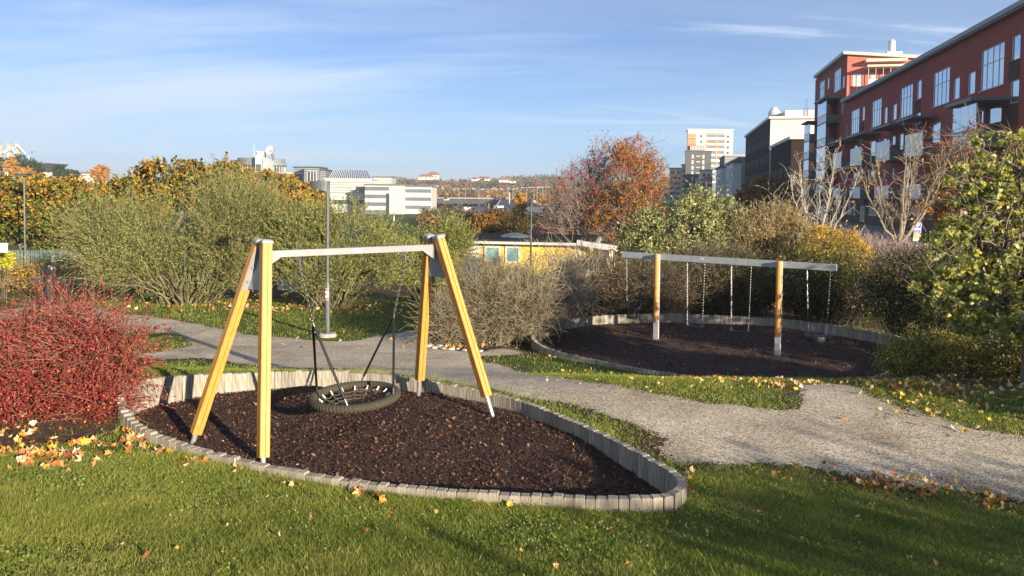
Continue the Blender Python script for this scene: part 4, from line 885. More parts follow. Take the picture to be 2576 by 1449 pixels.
shrub('bare_shrub', 'thin open leafless shrub standing against the yellow pavilion wall', 'shrub', 1300, 21.8,
      [(1230, 700, 110, 55, 21.8), (1380, 695, 100, 60, 22.3), (1460, 680, 60, 60, 23)], 137, 60, 300, .06, GB, None, .5, .2, .4, 70, .014, .004, twigs=800, tl=(.4, 1.0), tr=.006, tw=TWIG, basew=.7, group='bare shrubs round the far pit')
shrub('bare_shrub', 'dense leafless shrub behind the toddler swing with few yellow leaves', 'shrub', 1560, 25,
      [(1500, 725, 100, 80, 25), (1620, 720, 120, 80, 25.3)], 133, 130, 5200, .07, [(.09, .10, .03), (.2, .15, .06), (.3, .16, .06)], None, .5, .2, .4, 120, .022, .006, twigs=4200, tl=(.4, 1.1), tr=.008, tw=SHADETWIG, basew=.6, group='bare shrubs round the far pit')
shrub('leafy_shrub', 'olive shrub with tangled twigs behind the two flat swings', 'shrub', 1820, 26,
      [(1760, 710, 110, 85, 26), (1880, 710, 110, 85, 26)], 134, 220, 15000, .07, [(.09, .11, .03), (.17, .17, .05), (.26, .2, .07), (.05, .06, .018)], None, .5, .13, .45, 110, .022, .006, twigs=3000, tl=(.4, 1.1), tr=.008, tw=SHADETWIG, basew=.6, group='leafy shrubs behind the far pit')
shrub('leafy_shrub', 'green shrub, low leaves coloured dark for shade, with yellow top behind the tyre swing', 'shrub', 2080, 24.5,
      [(2030, 720, 110, 90, 24.5), (2150, 730, 110, 90, 24), (2100, 660, 90, 50, 25)], 135, 320, 26000, .075, [(.06, .08, .02), (.09, .11, .025), (.46, .36, .06), (.03, .04, .012)], None, .5, .12, .45, 90, .022, .006, twigs=900, tl=(.4, 1.0), tr=.008, tw=SHADETWIG, basew=.6, wfn=shade_topw(.6, 1.5), group='leafy shrubs behind the far pit')
shrub('leafy_shrub', 'shrub with low leaves coloured dark for shade, under the maple at the right end of the far pit', 'shrub', 2300, 21,
      [(2290, 740, 120, 110, 21), (2400, 720, 110, 130, 20)], 136, 300, 24000, .07, [(.05, .07, .018), (.08, .10, .025), (.34, .30, .06), (.03, .04, .012)], None, .5, .12, .4, 70, .02, .006, twigs=700, tl=(.4, .9), tr=.007, tw=SHADETWIG, wfn=shade_topw(.9, 1.7), basew=.6, group='leafy shrubs behind the far pit')
# pale green and yellow shrubs in the second row
PG = [(.32, .34, .11), (.45, .45, .18), (.18, .21, .06), (.08, .10, .03), (.58, .54, .30)]
shrub('silverberry_shrub', 'big pale green shrub with light leaves right of the orange rowan', 'shrub', 1730, 30.5,
      [(1720, 590, 130, 90, 30.5), (1640, 620, 80, 80, 30), (1790, 560, 90, 70, 31), (1860, 620, 70, 80, 30.5), (1750, 500, 40, 30, 31)], 141, 420, 26000, .11, PG, None, .5, .10, .5, 80, .03, .008, 700, (.3, .9), .03, 9, .9, TWIG, .45, tr=.008)
YB = [(.34, .28, .11), (.46, .34, .12), (.2, .19, .08), (.52, .37, .10), (.26, .18, .11)]
shrub('brown_shrub', 'yellowish brown shrub with thin twigs left of the first bare tree', 'shrub', 1930, 30,
      [(1900, 600, 80, 70, 30), (1980, 610, 70, 80, 30), (1940, 560, 70, 40, 30.5)], 142, 260, 22000, .08, YB, None, .5, .10, .5, 80, .025, .006, 600, (.3, .8), .02, 7, .9, mat('tan_twig', (.17, .13, .085), (.34, .27, .18), scale=5, rough=.9), .45, twigs=800, tl=(.4, .9), tr=.008)
shrub('yellow_shrub', 'bright golden yellow shrub above the right half of the swing beam', 'shrub', 2110, 27.5,
      [(2090, 625, 70, 55, 27.5), (2150, 640, 50, 45, 27), (2060, 600, 40, 30, 28)], 143, 200, 12000, .075, [(.60, .42, .06), (.70, .50, .10), (.34, .27, .05), (.58, .32, .06)], None, .55, .11, .5, 60, .02, .006, 200, (.2, .6), .02, 7, .9, TWIG, .45)
shrub('purple_grey_shrub', 'bare purple grey shrub in front of the second bare tree', 'shrub', 2220, 29,
      [(2200, 650, 80, 38, 29), (2300, 660, 70, 34, 28.5), (2140, 640, 60, 34, 30), (2240, 690, 110, 40, 28)], 144, 60, 3000, .06, [(.28, .22, .14), (.3, .2, .06), (.2, .17, .08)], None, .5, .2, .4, 110, .018, .005, twigs=5200, tl=(.35, .9), tr=.008, tw=mat('purple_twig', (.20, .14, .13), (.36, .28, .24), scale=4, rough=.9), basew=.7)
# low shrub and big maple on the right
shrub('low_shrub', 'low spreading yellow green shrub over the right end of the far pit edging', 'shrub', 2400, 14.2,
      [(2290, 900, 80, 45, 14.8), (2400, 890, 100, 55, 14.4), (2520, 900, 90, 55, 14), (2620, 900, 90, 60, 13.6)], 151, 500, 26000, .045, [(.34, .34, .06), (.46, .40, .09), (.18, .20, .04), (.52, .42, .11), (.08, .09, .02)], None, .6, .12, .5, 130, .01, .003, 500, (.2, .5), .04, 10, .5, TWIG, .7, tr=.004)
MPL = [(.30, .32, .06), (.44, .44, .12), (.16, .20, .045), (.54, .46, .07), (.54, .56, .34), (.09, .12, .025)]
shrub('silver_maple', 'large yellow green maple with drooping lobed leaves standing over the right shrubs', 'tree', 2600, 12.8,
      [(2480, 520, 90, 130, 12.8), (2570, 560, 130, 190, 12.8), (2440, 640, 120, 110, 12.7), (2600, 720, 160, 150, 12.5), (2380, 720, 80, 80, 12.6), (2700, 600, 140, 170, 12.8), (2500, 770, 120, 90, 12.4), (2475, 385, 38, 55, 12.8), (2560, 375, 45, 60, 12.8), (2425, 470, 50, 60, 12.8)], 152, 800, 13500, .080, MPL, [.26, .24, .16, .14, .12, .08], .6, .075, .45, 160, .02, .006, lobedleaf=True, trans=.55, droop=1.3, trunk=(1.6, .12, 26), tw=BARK, twigs=500, tl=(.4, .9), tr=.006)
# rowans
RW = [(.50, .15, .03), (.58, .23, .04), (.36, .19, .035), (.15, .15, .03), (.42, .07, .06)]
def roww(P, C, g):
    n = len(P); t = np.clip((P[:, 2] - 1.4) / 6.0 + .3 * np.sin(C[:, 0] * 2.3 + C[:, 2] * 2), 0, 1)[:, None]
    return np.array([.1, .3, .26, .30, .04]) * (1 - t) + np.array([.42, .26, .14, .02, .16]) * t
shrub('rowan_tree', 'orange rowan tree with several thin stems, tallest crown before the white tower', 'tree', 1545, 50,
      [(1590, 460, 85, 100, 50), (1540, 540, 80, 65, 50), (1620, 550, 60, 55, 49.6), (1600, 390, 55, 48, 50.3), (1650, 450, 32, 50, 50), (1560, 595, 45, 30, 49.5)], 161, 460, 12000, .17, RW, None, .32, .075, .45, 34, .06, .014, 900, (.6, 1.4), -.02, 9, .9, mat('rowan_bark', (.10, .08, .065), (.24, .20, .16), scale=5, rough=.9), .16, 'rowan trees behind the yellow building', wfn=roww, tr=.012, twigs=900, tl=(.7, 1.6), bend=.02, colvar=.3)
RW2 = [(.45, .05, .08), (.30, .05, .05), (.22, .12, .05), (.42, .16, .04), (.20, .16, .05)]
def roww2(P, C, g):
    t = np.clip((P[:, 2] - 2.2) / 2.5, 0, 1)[:, None]; return np.array([.06, .14, .3, .25, .25]) * (1 - t) + np.array([.5, .28, .15, .07, 0]) * t
shrub('rowan_tree', 'half bare rowan tree with crimson leaves and grey branches, left of the orange rowan', 'tree', 1490, 51,
      [(1470, 480, 75, 80, 51), (1420, 520, 55, 60, 51), (1505, 420, 34, 60, 51), (1450, 570, 80, 42, 50.5), (1500, 540, 50, 60, 50.5)], 162, 150, 4200, .16, RW2, None, .4, .06, .5, 46, .06, .014, 600, (.7, 1.7), -.03, 4, .9, mat('rowan_bark2', (.13, .10, .09), (.28, .23, .2), scale=5, rough=.9), .12, 'rowan trees behind the yellow building', wfn=roww2, tr=.012, twigs=1300, tl=(.7, 1.8), bend=.02)
shrub('rowan_tree', 'low golden and red rowan between the red tiled roof and the half bare rowan', 'tree', 1420, 54,
      [(1420, 560, 60, 46, 54), (1470, 600, 60, 36, 54), (1400, 590, 40, 36, 55)], 163, 160, 4500, .13, [(.42, .2, .04), (.3, .14, .04), (.2, .18, .04), (.4, .08, .05)], None, .4, .08, .5, 24, .04, .012, tw=TWIG, twigs=600, tl=(.4, 1.), tr=.010, basew=.2, group='rowan trees behind the yellow building')
# yellow ivy plant at far left in front of the fence
shrub('yellow_shrub', 'small lemon yellow shrub below the white sign board', 'shrub', 8, 30, [(6, 655, 24, 16, 30)], 171, 40, 700, .11, [(.55, .5, .04), (.45, .42, .05)], None, .7, .3, .3, 12, .01, .004)
# golden orange row along the fence foot
shrub('hedge_row', 'low golden hedge strip in front of the green mesh fence', 'hedge', 90, 33.5, [(40, 687, 60, 9, 33.5), (150, 689, 50, 8, 33.3), (240, 690, 40, 7, 33)], 172, 90, 3500, .09, [(.55, .36, .05), (.5, .26, .05), (.35, .26, .05)], None, .7, .5, .2, 20, .01, .004)

# two bare pollarded trees
def bare_tree(label, x, Y, top_y, spread, seed, trunkh, leaves, mt_, n1=9, tr=.14):
    g = np.random.default_rng(seed); base = ground_base(x, Y); H = CAM_H + (490 - top_y) * Y / FPX - base[2]
    root = thing('bare_tree', base, label, 'tree', 'bare street trees before the red building')
    fork = base + np.array([0, 0, trunkh]); sp = mt(spread, Y)
    tp = np.array([base - np.array([0, 0, .2]), base + np.array([.03, 0, trunkh * .5]), fork]); 
    m = MB(); m.add(*tubes(tp[None], np.array([[tr * 1.2, tr, tr * .9]]), 10)); m.build('trunk', mt_, root)
    a = np.linspace(-1, 1, n1) + g.normal(0, .08, n1); ang = np.pi * 2 * g.random(n1)
    T = np.column_stack([fork[0] + a * sp * .9, fork[1] + np.sin(ang) * sp * .6, base[2] + H * (1 - .28 * np.abs(a) ** 1.5) * g.uniform(.86, 1, n1)])
    B = np.tile(fork, (n1, 1)) + np.array([0, 0, -.1]); mid = B + (T - B) * np.array([.62, .62, .38]); P = bez(B, mid, T, 12); P[:, 1:-1] += g.normal(0, .03, (n1, 10, 3))
    R = np.linspace(tr * .62, .018, 12)[None] * g.uniform(.55, .95, (n1, 1))
    for i in range(n1):
        b = MB(); b.add(*tubes(P[i:i + 1], R[i:i + 1], 6))
        k = 16; q = g.integers(3, 12, k); B2 = P[i, q]; D = g.normal(0, .5, (k, 3)) + np.array([0, 0, 1.0]) + (T[i] - fork) * .12; S = shoots(g, B2, D, g.uniform(.5, 1.5, k), 7, .0, .16); b.add(*tubes(S, np.linspace(.020, .008, 7)[None] * np.ones((k, 1)), 4))
        k3 = 34; qi = g.integers(0, k, k3); qj = g.integers(1, 7, k3); D = g.normal(0, .7, (k3, 3)) + np.array([0, 0, .7]); S3 = shoots(g, S[qi, qj], D, g.uniform(.25, .8, k3), 5, .0, .2); b.add(*tubes(S3, np.linspace(.010, .005, 5)[None] * np.ones((k3, 1)), 3))
        b.build('branch', mt_, root)
        if i == 0: tips = S3[:, -1]
        else: tips = np.concatenate([tips, S3[:, -1]])
    k = g.choice(len(tips), leaves, replace=False); V, F, c = lobed(tips[k], np.full(leaves, .13), [(.42, .2, .07), (.3, .12, .06), (.5, .33, .12)], g, .3, .5); obj_np('leaves', V, F, LEAF, root, colors=c)
bare_tree('slim bare tree with silvery bark before the glazed balcony stack', 2048, 42, 352, 95, 181, 1.2, 12, PALEBARK, 9, .13)
bare_tree('broad bare tree with tan bark, forking low beside the parking sign', 2258, 36, 335, 105, 182, 1.3, 45, mat('tan_bark', (.19, .145, .095), (.34, .27, .18), scale=8, rough=.85), 9, .15)
shrub('autumn_tree', 'tree with dense rust orange leaves between the broad bare tree and the green maple', 'tree', 2390, 44,
      [(2375, 440, 50, 85, 44), (2400, 520, 50, 60, 44), (2345, 520, 36, 40, 44), (2430, 430, 30, 60, 44)], 183, 300, 8500, .16, [(.42, .19, .04), (.32, .13, .04), (.5, .27, .05), (.2, .09, .03)], None, .55, .09, .4, 50, .04, .01, trunk=(2.0, .14, 14), tw=BARK)
shrub('sparse_tree', 'almost leafless tree with dark maroon leaves before the near glazed balcony', 'tree', 2410, 38,
      [(2400, 370, 60, 75, 38), (2440, 330, 30, 50, 38)], 184, 60, 500, .13, [(.16, .05, .05), (.22, .08, .05)], None, .6, .08, .4, 40, .03, .01, trunk=(3.5, .09, 12), tw=BARK, twigs=160, tl=(.4, 1.), tr=.012)
shrub('autumn_tree', 'rust coloured tree glimpsed at the right frame edge above the green maple', 'tree', 2590, 40, [(2595, 380, 40, 60, 40)], 185, 80, 1800, .16, [(.42, .19, .04), (.5, .27, .05)], None, .55, .12, .4, 14, .03, .01, trunk=(3, .12, 8), tw=BARK)
shrub('street_tree', 'wide dark amber tree in shade before the black apartment block', 'tree', 1925, 118,
      [(1930, 490, 60, 52, 118), (1890, 505, 40, 34, 118), (1965, 500, 40, 45, 117)], 186, 260, 6500, .5, [(.36, .17, .03), (.26, .12, .03), (.42, .22, .04), (.16, .09, .02)], None, .6, .09, .4, 30, .08, .03, trunk=(3, .25, 12), tw=BARK)
# trees just outside the frame whose shade falls on the lawn and the far pit
for (X, Y, h, r, sd_, lab, nn) in ((11.6, 7.2, 3.2, 1.9, 191, 'broad leafy tree beside the lawn, beyond the maple', 4200), (14.6, 11.6, 3.6, 2.2, 192, 'taller leafy tree further behind the maple', 5200),
                                  (12.4, -6.2, 2.45, 1.6, 193, 'leafy tree up the slope that shades the front lawn', 2300), (15.6, -6.8, 2.75, 1.6, 194, 'second leafy tree up the slope behind the first', 2300), (11.4, -10.6, 3.3, 2.2, 195, 'sparse leafy tree further up the slope', 620), (8.6, -12.5, 3.5, 2.0, 196, 'thin young tree highest on the slope', 380)):
    g = np.random.default_rng(sd_); b = np.array([X, Y, float(gz(X, Y))]); root = thing('park_tree', b, lab, 'tree', 'park trees beside the lawn')
    n = nn; cc_ = b + np.array([0, 0, h * .62]); d = g.normal(0, 1, (120, 3)); d /= np.linalg.norm(d, axis=1, keepdims=True); Cc = cc_ + d * np.array([r, r, h * .36]) * (g.random((120, 1)) ** .4)
    k = g.integers(0, 120, n); P = Cc[k] + g.normal(0, .28, (n, 3)); V, F, c = leaves_np(P, .16, [(.2, .25, .05), (.12, .17, .04), (.35, .3, .06)], None, g, aspect=.65); obj_np('crown', V, F, LEAF, root, colors=c)
    m = MB(); m.add(*tubes(np.array([[b - [0, 0, .2], b + [0, 0, h * .3], b + [0, 0, h * .6]]]), np.array([[.14, .11, .06]]), 7)); Pq, Rq = branches(g, b + np.array([0, 0, h * .3]), Cc[:20], .05, .01, 6, .1); m.add(*tubes(Pq, Rq, 4)); m.build('trunk', BARK, root)
print('grass blades', ng, 'leaf faces', nleaf, 'time', round(time.time() - T0, 1))
# ------------------------------------------------------------------ facades
class Fac:
    """vertical facade: origin, direction along it, outward normal"""
    def __init__(s, x0, y0, dx, dy, nx, ny):
        s.o = np.array([x0, y0]); d = np.array([dx, dy], float); s.d = d / np.linalg.norm(d); n = np.array([nx, ny], float); s.n = n / np.linalg.norm(n)
    def P(s, a, z, o=0.0): p = s.o + s.d * a + s.n * o; return np.array([p[0], p[1], z])
    def px(s, x, y, o=0.0):
        r = ray(x, y); q = s.o + s.n * o; t = q.dot(s.n) / r[:2].dot(s.n); p = r * t; return (p[:2] - q).dot(s.d), CAM_H + p[2]
    def box(s, mb, a0, a1, z0, z1, o0, o1):
        return mb.hexa([s.P(a0, z0, o0), s.P(a1, z0, o0), s.P(a1, z0, o1), s.P(a0, z0, o1), s.P(a0, z1, o0), s.P(a1, z1, o0), s.P(a1, z1, o1), s.P(a0, z1, o1)])
    def wall(s, mb, a0, a1, z0, z1, holes, depth=.16, ztop=None, back=True):
        """one skin with rectangular openings and their reveals; ztop(a) gives a sloping top"""
        A = sorted(set([a0, a1] + [h[0] for h in holes] + [h[1] for h in holes])); Z = sorted(set([z0, z1] + [h[2] for h in holes] + [h[3] for h in holes]))
        A = [a for a in A if a0 <= a <= a1]; Z = [z for z in Z if z0 <= z <= z1]
        for i in range(len(A) - 1):
            run = None
            for k in range(len(Z) - 1):
                ca, cz = (A[i] + A[i + 1]) / 2, (Z[k] + Z[k + 1]) / 2
                if any(h[0] < ca < h[1] and h[2] < cz < h[3] for h in holes): continue
                zt0 = zt1 = Z[k + 1]
                if ztop and k == len(Z) - 2: zt0, zt1 = ztop(A[i]), ztop(A[i + 1])
                mb.add([s.P(A[i], Z[k]), s.P(A[i + 1], Z[k]), s.P(A[i + 1], zt1), s.P(A[i], zt0)], np.array([[0, 1, 2, 3]]))
        for h in holes:
            q = [(h[0], h[2]), (h[1], h[2]), (h[1], h[3]), (h[0], h[3])]
            for (a, b) in zip(q, q[1:] + q[:1]): mb.add([s.P(*a), s.P(*b), s.P(b[0], b[1], -depth), s.P(a[0], a[1], -depth)], np.array([[0, 1, 2, 3]]))
def window(F, parent, h, nx=1, nz=1, fm=None, gm=None, inset=.12, fw=.06, name='window', bars=None, curtain=None, sill=False, lab=None):
    a0, a1, z0, z1 = h; m = MB(); t = inset
    for (b0, b1, c0, c1) in ((a0, a1, z1 - fw, z1), (a0, a1, z0, z0 + fw), (a0, a0 + fw, z0 + fw, z1 - fw), (a1 - fw, a1, z0 + fw, z1 - fw)): F.box(m, b0, b1, c0, c1, -t, -t + .06)
    bw = fw * .55
    for i in range(1, nx): a = a0 + (a1 - a0) * i / nx; F.box(m, a - bw / 2, a + bw / 2, z0 + fw, z1 - fw, -t + .002, -t + .05)
    for k in (bars if bars is not None else [k / nz for k in range(1, nz)]): z = z0 + (z1 - z0) * k; F.box(m, a0 + fw, a1 - fw, z - bw / 2, z + bw / 2, -t + .004, -t + .052)
    w = m.build(name, fm, parent)
    if lab: w['label'] = lab
    g = MB(); g.add([F.P(a0 + fw * .5, z0 + fw * .5, -t + .02), F.P(a1 - fw * .5, z0 + fw * .5, -t + .02), F.P(a1 - fw * .5, z1 - fw * .5, -t + .02), F.P(a0 + fw * .5, z1 - fw * .5, -t + .02)], np.array([[0, 1, 2, 3]])); g.build('pane', gm, w)
    if sill: q = MB(); F.box(q, a0 - .06, a1 + .06, z0 - .05, z0 - .005, -.02, .07); q.build('sill', fm, w)
    return w
GL = glassmat('sky_glass', (.50, .58, .66), .05, .85); GLD = glassmat('dark_glass', (.10, .12, .14), .08, .6); GLW = mat('curtained_glass', (.50, .50, .46), (.68, .66, .58), scale=1.4, rough=.15, metal=.3)
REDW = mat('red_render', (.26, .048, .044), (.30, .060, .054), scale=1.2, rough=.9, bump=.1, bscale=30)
WHF = mat('white_frame', (.55, .54, .51), rough=.5); ROOFM = mat('grey_sheet_metal', (.22, .235, .24), rough=.5, metal=.4); DKM = mat('dark_grey_sheet', (.055, .06, .065), rough=.5)
BRW = mat('dark_brown_boarding', (.065, .035, .028), (.10, .056, .044), scale=1.5, rough=.85, stretch=(.3, .3, 9), rand=.0, lo=.3, hi=.7)
PANL = mat('frosted_panel', (.80, .83, .82), rough=.35, metal=.0); BALC = mat('balcony_grey', (.11, .125, .135), rough=.5); WHITE = mat('white_render', (.54, .51, .43), (.60, .57, .49), scale=.4, rough=.9); 
LOUV = mat('brown_louvre', (.07, .045, .03), rough=.8)
DX, DY = .2026, 1.0
FR = Fac(22.04 + .2026 * 40, 40, DX, DY, -1, .2026)            # street facade of the red buildings, a=0 at 40 m
def cr6(u, v): return (2001 + u * .2381, 64 + v * .2381)
def cr7(u, v): return (2001 + u * .2381, 294 + v * .2381)
def rect(F, cr, u0, v0, u1, v1):
    """left edge u0 with top v0 and bottom v1, right edge at u1"""
    a1, zt = F.px(*cr(u0, v0)); _, zb = F.px(*cr(u0, v1)); a0, _ = F.px(*cr(u1, (v0 + v1) / 2)); return (a0, a1, zb, zt)
V = np.array([FR.P(a, .13, o) for a, o in ((-6, .2), (190, .2), (190, 9.0), (-6, 9.0))]); o = obj_np('street', V, np.array([[0, 1, 2, 3]]), mat('asphalt', (.16, .155, .15), (.20, .19, .18), scale=.3, rough=.9), origin=(0, 0, 0)); tag(o, kind='structure')
# ---- near red building
AE = FR.px(2124, 400)[0]; A0 = 4.6; ZR = 15.05
rb_ = thing('apartment_building', FR.P(AE / 2, 0, -6), 'long dark red apartment building with frosted balcony panels, nearest on the street', 'building', 'apartment blocks along the street')
big = [rect(FR, cr6, *q) for q in ((585, 905, 672, 1160), (805, 800, 905, 1085), (1105, 670, 1235, 985), (1455, 515, 1625, 865), (1960, 270, 2200, 690))]
zb = np.mean([b[2] for b in big]); zt = np.mean([b[3] for b in big]); big = [(b[0], b[1], zb, zt) for b in big]
nar = [rect(FR, cr6, *q) for q in ((700, 862, 730, 1012), (932, 872, 970, 1042), (1022, 838, 1068, 1005), (1280, 588, 1330, 785), (1665, 565, 1733, 790), (1822, 505, 1898, 738), (2285, 120, 2375, 385), (475, 1065, 500, 1195), (535, 1042, 560, 1178),
       (690, 1125, 720, 1270), (1268, 930, 1320, 1110), (2268, 590, 2360, 830))]
sec = [rect(FR, cr6, *q) for q in ((785, 1228, 845, 1400), (870, 1200, 890, 1400), (915, 1200, 960, 1290), (1010, 1175, 1055, 1270), (1090, 1150, 1140, 1320), (1435, 1040, 1530, 1260), (1580, 1015, 1605, 1150), (1940, 905, 1985, 1040), (2030, 880, 2175, 1050))]
low = [rect(FR, cr7, *q) for q in ((455, 620, 480, 710), (520, 610, 545, 705), (600, 595, 645, 690), (780, 570, 835, 690), (870, 560, 890, 650), (920, 575, 945, 660), (1015, 545, 1040, 660), (1150, 520, 1200, 645), (520, 345, 555, 480), (610, 310, 655, 390), (680, 540, 715, 600))]
gf = [rect(FR, cr7, *q) for q in ((388, 880, 428, 1010), (447, 880, 470, 1015), (508, 880, 532, 1018), (556, 878, 634, 1028), (677, 940, 730, 1105), (770, 875, 862, 1035), (893, 880, 930, 1045), (1098, 872, 1186, 1050), (1258, 900, 1345, 1140), (1400, 870, 1455, 1078), (1490, 860, 1560, 1090))]
ZG = 3.02
holes = [h for h in big + nar + sec + low if h[2] > ZG + .1 and h[1] < AE - .05]
ok_h = []
for h in holes:
    if not any(h[0] < o[1] and h[1] > o[0] and h[2] < o[3] and h[3] > o[2] for o in ok_h): ok_h.append(h)
m = MB(); FR.wall(m, A0, AE, ZG, ZR, ok_h, .14)
m.add([FR.P(AE, ZG), FR.P(AE, ZG, -12), FR.P(AE, ZR, -12), FR.P(AE, ZR)], np.array([[0, 1, 2, 3]])); m.add([FR.P(A0, ZG), FR.P(A0, ZG, -12), FR.P(A0, ZR, -12), FR.P(A0, ZR)], np.array([[0, 3, 2, 1]]))
m.build('wall', REDW, rb_)
m = MB(); gf2 = [h for h in gf if h[2] > .2 or True]; gf2 = [(h[0], h[1], max(h[2], .05), min(h[3], 2.75)) for h in gf2]; FR.wall(m, A0, AE, -1.2, ZG, gf2, .14); m.build('boarded_base', BRW, rb_)
m = MB(); FR.box(m, A0, AE + .5, ZR, ZR + .32, -12.4, .55); FR.box(m, A0, AE + .4, ZR - .10, ZR - .002, -12, .45); m.build('roof', ROOFM, rb_)
m = MB(); FR.box(m, A0, AE, -1, ZR, -12, -.6); m.build('inner_walls', mat('interior_dark', (.02, .02, .02)), rb_)
for h in ok_h:
    w_ = h[1] - h[0]; b = h in big
    window(FR, rb_, h, 4 if b else 1, 1, WHF, GL if not (h in sec) else GLD if w_ < .8 else GL, .12, .07 if b else .06, bars=[.62] if b else [], sill=b)
for h in gf2: window(FR, rb_, h, 3 if h[1] - h[0] > 2.0 else 2 if h[1] - h[0] > 1 else 1, 2, WHF, GLW, .12, .08, name='window' if h[2] > .6 else 'door', bars=[.5], sill=h[2] > .6)
# louvre fields between the windows
for q in ((2258, 380, 2370, 585), (2240, 840, 2355, 1075), (1258, 795, 1322, 925), (683, 1020, 722, 1120)):
    a0, a1, z0, z1 = rect(FR, cr6, *q); m = MB(); n = int((z1 - z0) / .16)
    for k in range(n):
        z = z0 + k * (z1 - z0) / n; m.hexa([FR.P(a0, z, .01), FR.P(a1, z, .01), FR.P(a1, z, .09), FR.P(a0, z, .09), FR.P(a0, z + .12, .01), FR.P(a1, z + .12, .01), FR.P(a1, z + .13, .035), FR.P(a0, z + .13, .035)])
    o = m.build('louvre_slats', LOUV, rb_); o['kind'] = 'stuff'
# canopies
for q in ((610, 1165, 900, 1215), (905, 1060, 1232, 1115), (1210, 960, 1500, 1015), (420, 1235, 665, 1275)):
    a1, z = FR.px(*cr6(q[0] + 90, q[1] + 30)); a0, _ = FR.px(*cr6(q[2], q[1])); z = 9.75; m = MB()
    FR.box(m, a0, a1, z, z + .16, 0, 1.9); m.build('canopy', BALC, rb_)
# balconies: slab, frosted front panel, open rail, side panel
def balcony(F, parent, a0, a1, z, dep, split=.6, zp0=0.0, zp1=1.2, lab=None):
    m = MB(); F.box(m, a0, a1, z - .18, z, 0, dep); b = m.build('balcony', BALC, parent)
    s = a1 - (a1 - a0) * split; m = MB(); F.box(m, s + .03, a1 - .02, z + zp0 - .15, z + zp1, dep + .002, dep + .03); m.build('front_panel', PANL, b)
    m = MB(); F.box(m, a0 + .02, s, z + .02, z + .75, dep - .02, dep); F.box(m, a0 + .02, a0 + .05, z + .02, z + .8, .02, dep - .03); m.build('side_panel', BALC, b)
    m = MB(); F.box(m, a0, s, z + 1.05, z + 1.10, dep - .04, dep); F.box(m, a0, a0 + .04, z + 1.05, z + 1.10, .02, dep - .05)
    for k in range(4): a = a0 + .05 + (s - a0 - .1) * k / 3; F.box(m, a - .02, a + .02, z + .75, z + 1.05, dep - .04, dep - .01)
    m.build('railing', DKM, b)
    return b
for q in ((580, 380, 700, 540), (850, 320, 1000, 485), (1155, 250, 1350, 430), (395, 450, 490, 555)):
    a1, _ = FR.px(*cr7(q[0], 450), 1.5); a0, _ = FR.px(*cr7(q[2], 400), 1.5); balcony(FR, rb_, a0, a1, 6.75, 1.5, .97, 0, 1.75)
for q in ((395, 475), (572, 688), (838, 990), (1150, 1330)):
    a1 = FR.px(*cr7(q[0], 780), 1.5)[0]; a0 = FR.px(*cr7(q[1], 780), 1.5)[0]; balcony(FR, rb_, a0, a1, 3.12, 1.5, .97, .05, 1.1)
# glazed balcony near the frame edge
def glazed(F, parent, a0, a1, z0, z1, dep, levels=1, roof=True):
    m = MB(); hh = (z1 - z0) / levels
    for k in range(levels):
        z = z0 + k * hh; m = MB(); F.box(m, a0, a1, z - .15, z, 0, dep); F.box(m, a0 + .01, a0 + .05, z, z + .95, .02, dep - .01)
        for a in (a0, a1 - .07): F.box(m, a, a + .07, z, z + hh - .15, dep - .07, dep - .002)
        F.box(m, a0 + .07, a1 - .07, z + 1.0, z + 1.08, dep - .05, dep - .004); b = m.build('balcony', BALC, parent)
        n = max(2, int((a1 - a0) / 1.2)); 
        for i in range(n):
            c0 = a0 + .08 + (a1 - a0 - .16) * i / n; c1 = a0 + .08 + (a1 - a0 - .16) * (i + 1) / n - .03
            g = MB(); F.box(g, c0, c1, z + .04, z + 1.0, dep - .03, dep - .01); g.build('front_panel', PANL, b)
            g = MB(); F.box(g, c0, c1, z + 1.09, z + hh - .17, dep - .03, dep - .01); g.build('glass_screen', GL, b)
    if roof: m = MB(); F.box(m, a0 - .3, a1 + .3, z1 - .1, z1 + .12, 0, dep + .45); m.build('canopy', BALC, parent)
a1, zt_ = FR.px(*cr6(1660, 880), 1.9); a0, _ = FR.px(*cr6(1915, 900), 1.9)
glazed(FR, rb_, a0, a1, 6.6, 9.6, 1.9, 1)

# ---- tall red building behind
FT = Fac(*FR.P(0, 0, -.25)[:2], DX, DY, -1, .2026); ZT2 = 21.1
B0 = FT.px(2130.5, 200)[0]; B1 = FT.px(2051, 220)[0]
tb_ = thing('apartment_building', FT.P((B0 + B1) / 2, 0, -7), 'taller red apartment block with sunlit gable wall and glazed balcony stacks', 'building', 'apartment blocks along the street')
th = [rect(FT, cr6, *q) for q in ((250, 610, 305, 800), (333, 560, 355, 680), (405, 492, 477, 718), (492, 540, 518, 670), (486, 805, 508, 932))]
m = MB(); FT.wall(m, B0, B1, 0, ZT2, th, .14); m.add([FT.P(B1, 0), FT.P(B1, 0, -14), FT.P(B1, ZT2, -14), FT.P(B1, ZT2)], np.array([[0, 1, 2, 3]])); m.build('wall', REDW, tb_)
for h in th: window(FT, tb_, h, 4 if h[1] - h[0] > 2.5 else 1, 1, WHF, GL, .12, .07, bars=[.62] if h[1] - h[0] > 2.5 else [])
FE = Fac(*FT.P(B0, 0, 0)[:2], 1, -.2026, -.2026, -1)             # gable, lit by the sun
zt_of = lambda a: ZT2 - .085 * a
wl = FE.px(*cr6(608, 580)); wr = FE.px(*cr6(706, 580)); zt1 = FE.px(*cr6(650, 508))[1]; zb1 = FE.px(*cr6(650, 650))[1]
dl = FE.px(*cr6(790, 580)); dr = FE.px(*cr6(858, 580)); hs = [(wl[0], wr[0], zb1, zt1), (dl[0], dr[0], zb1 - .6, zt1)]
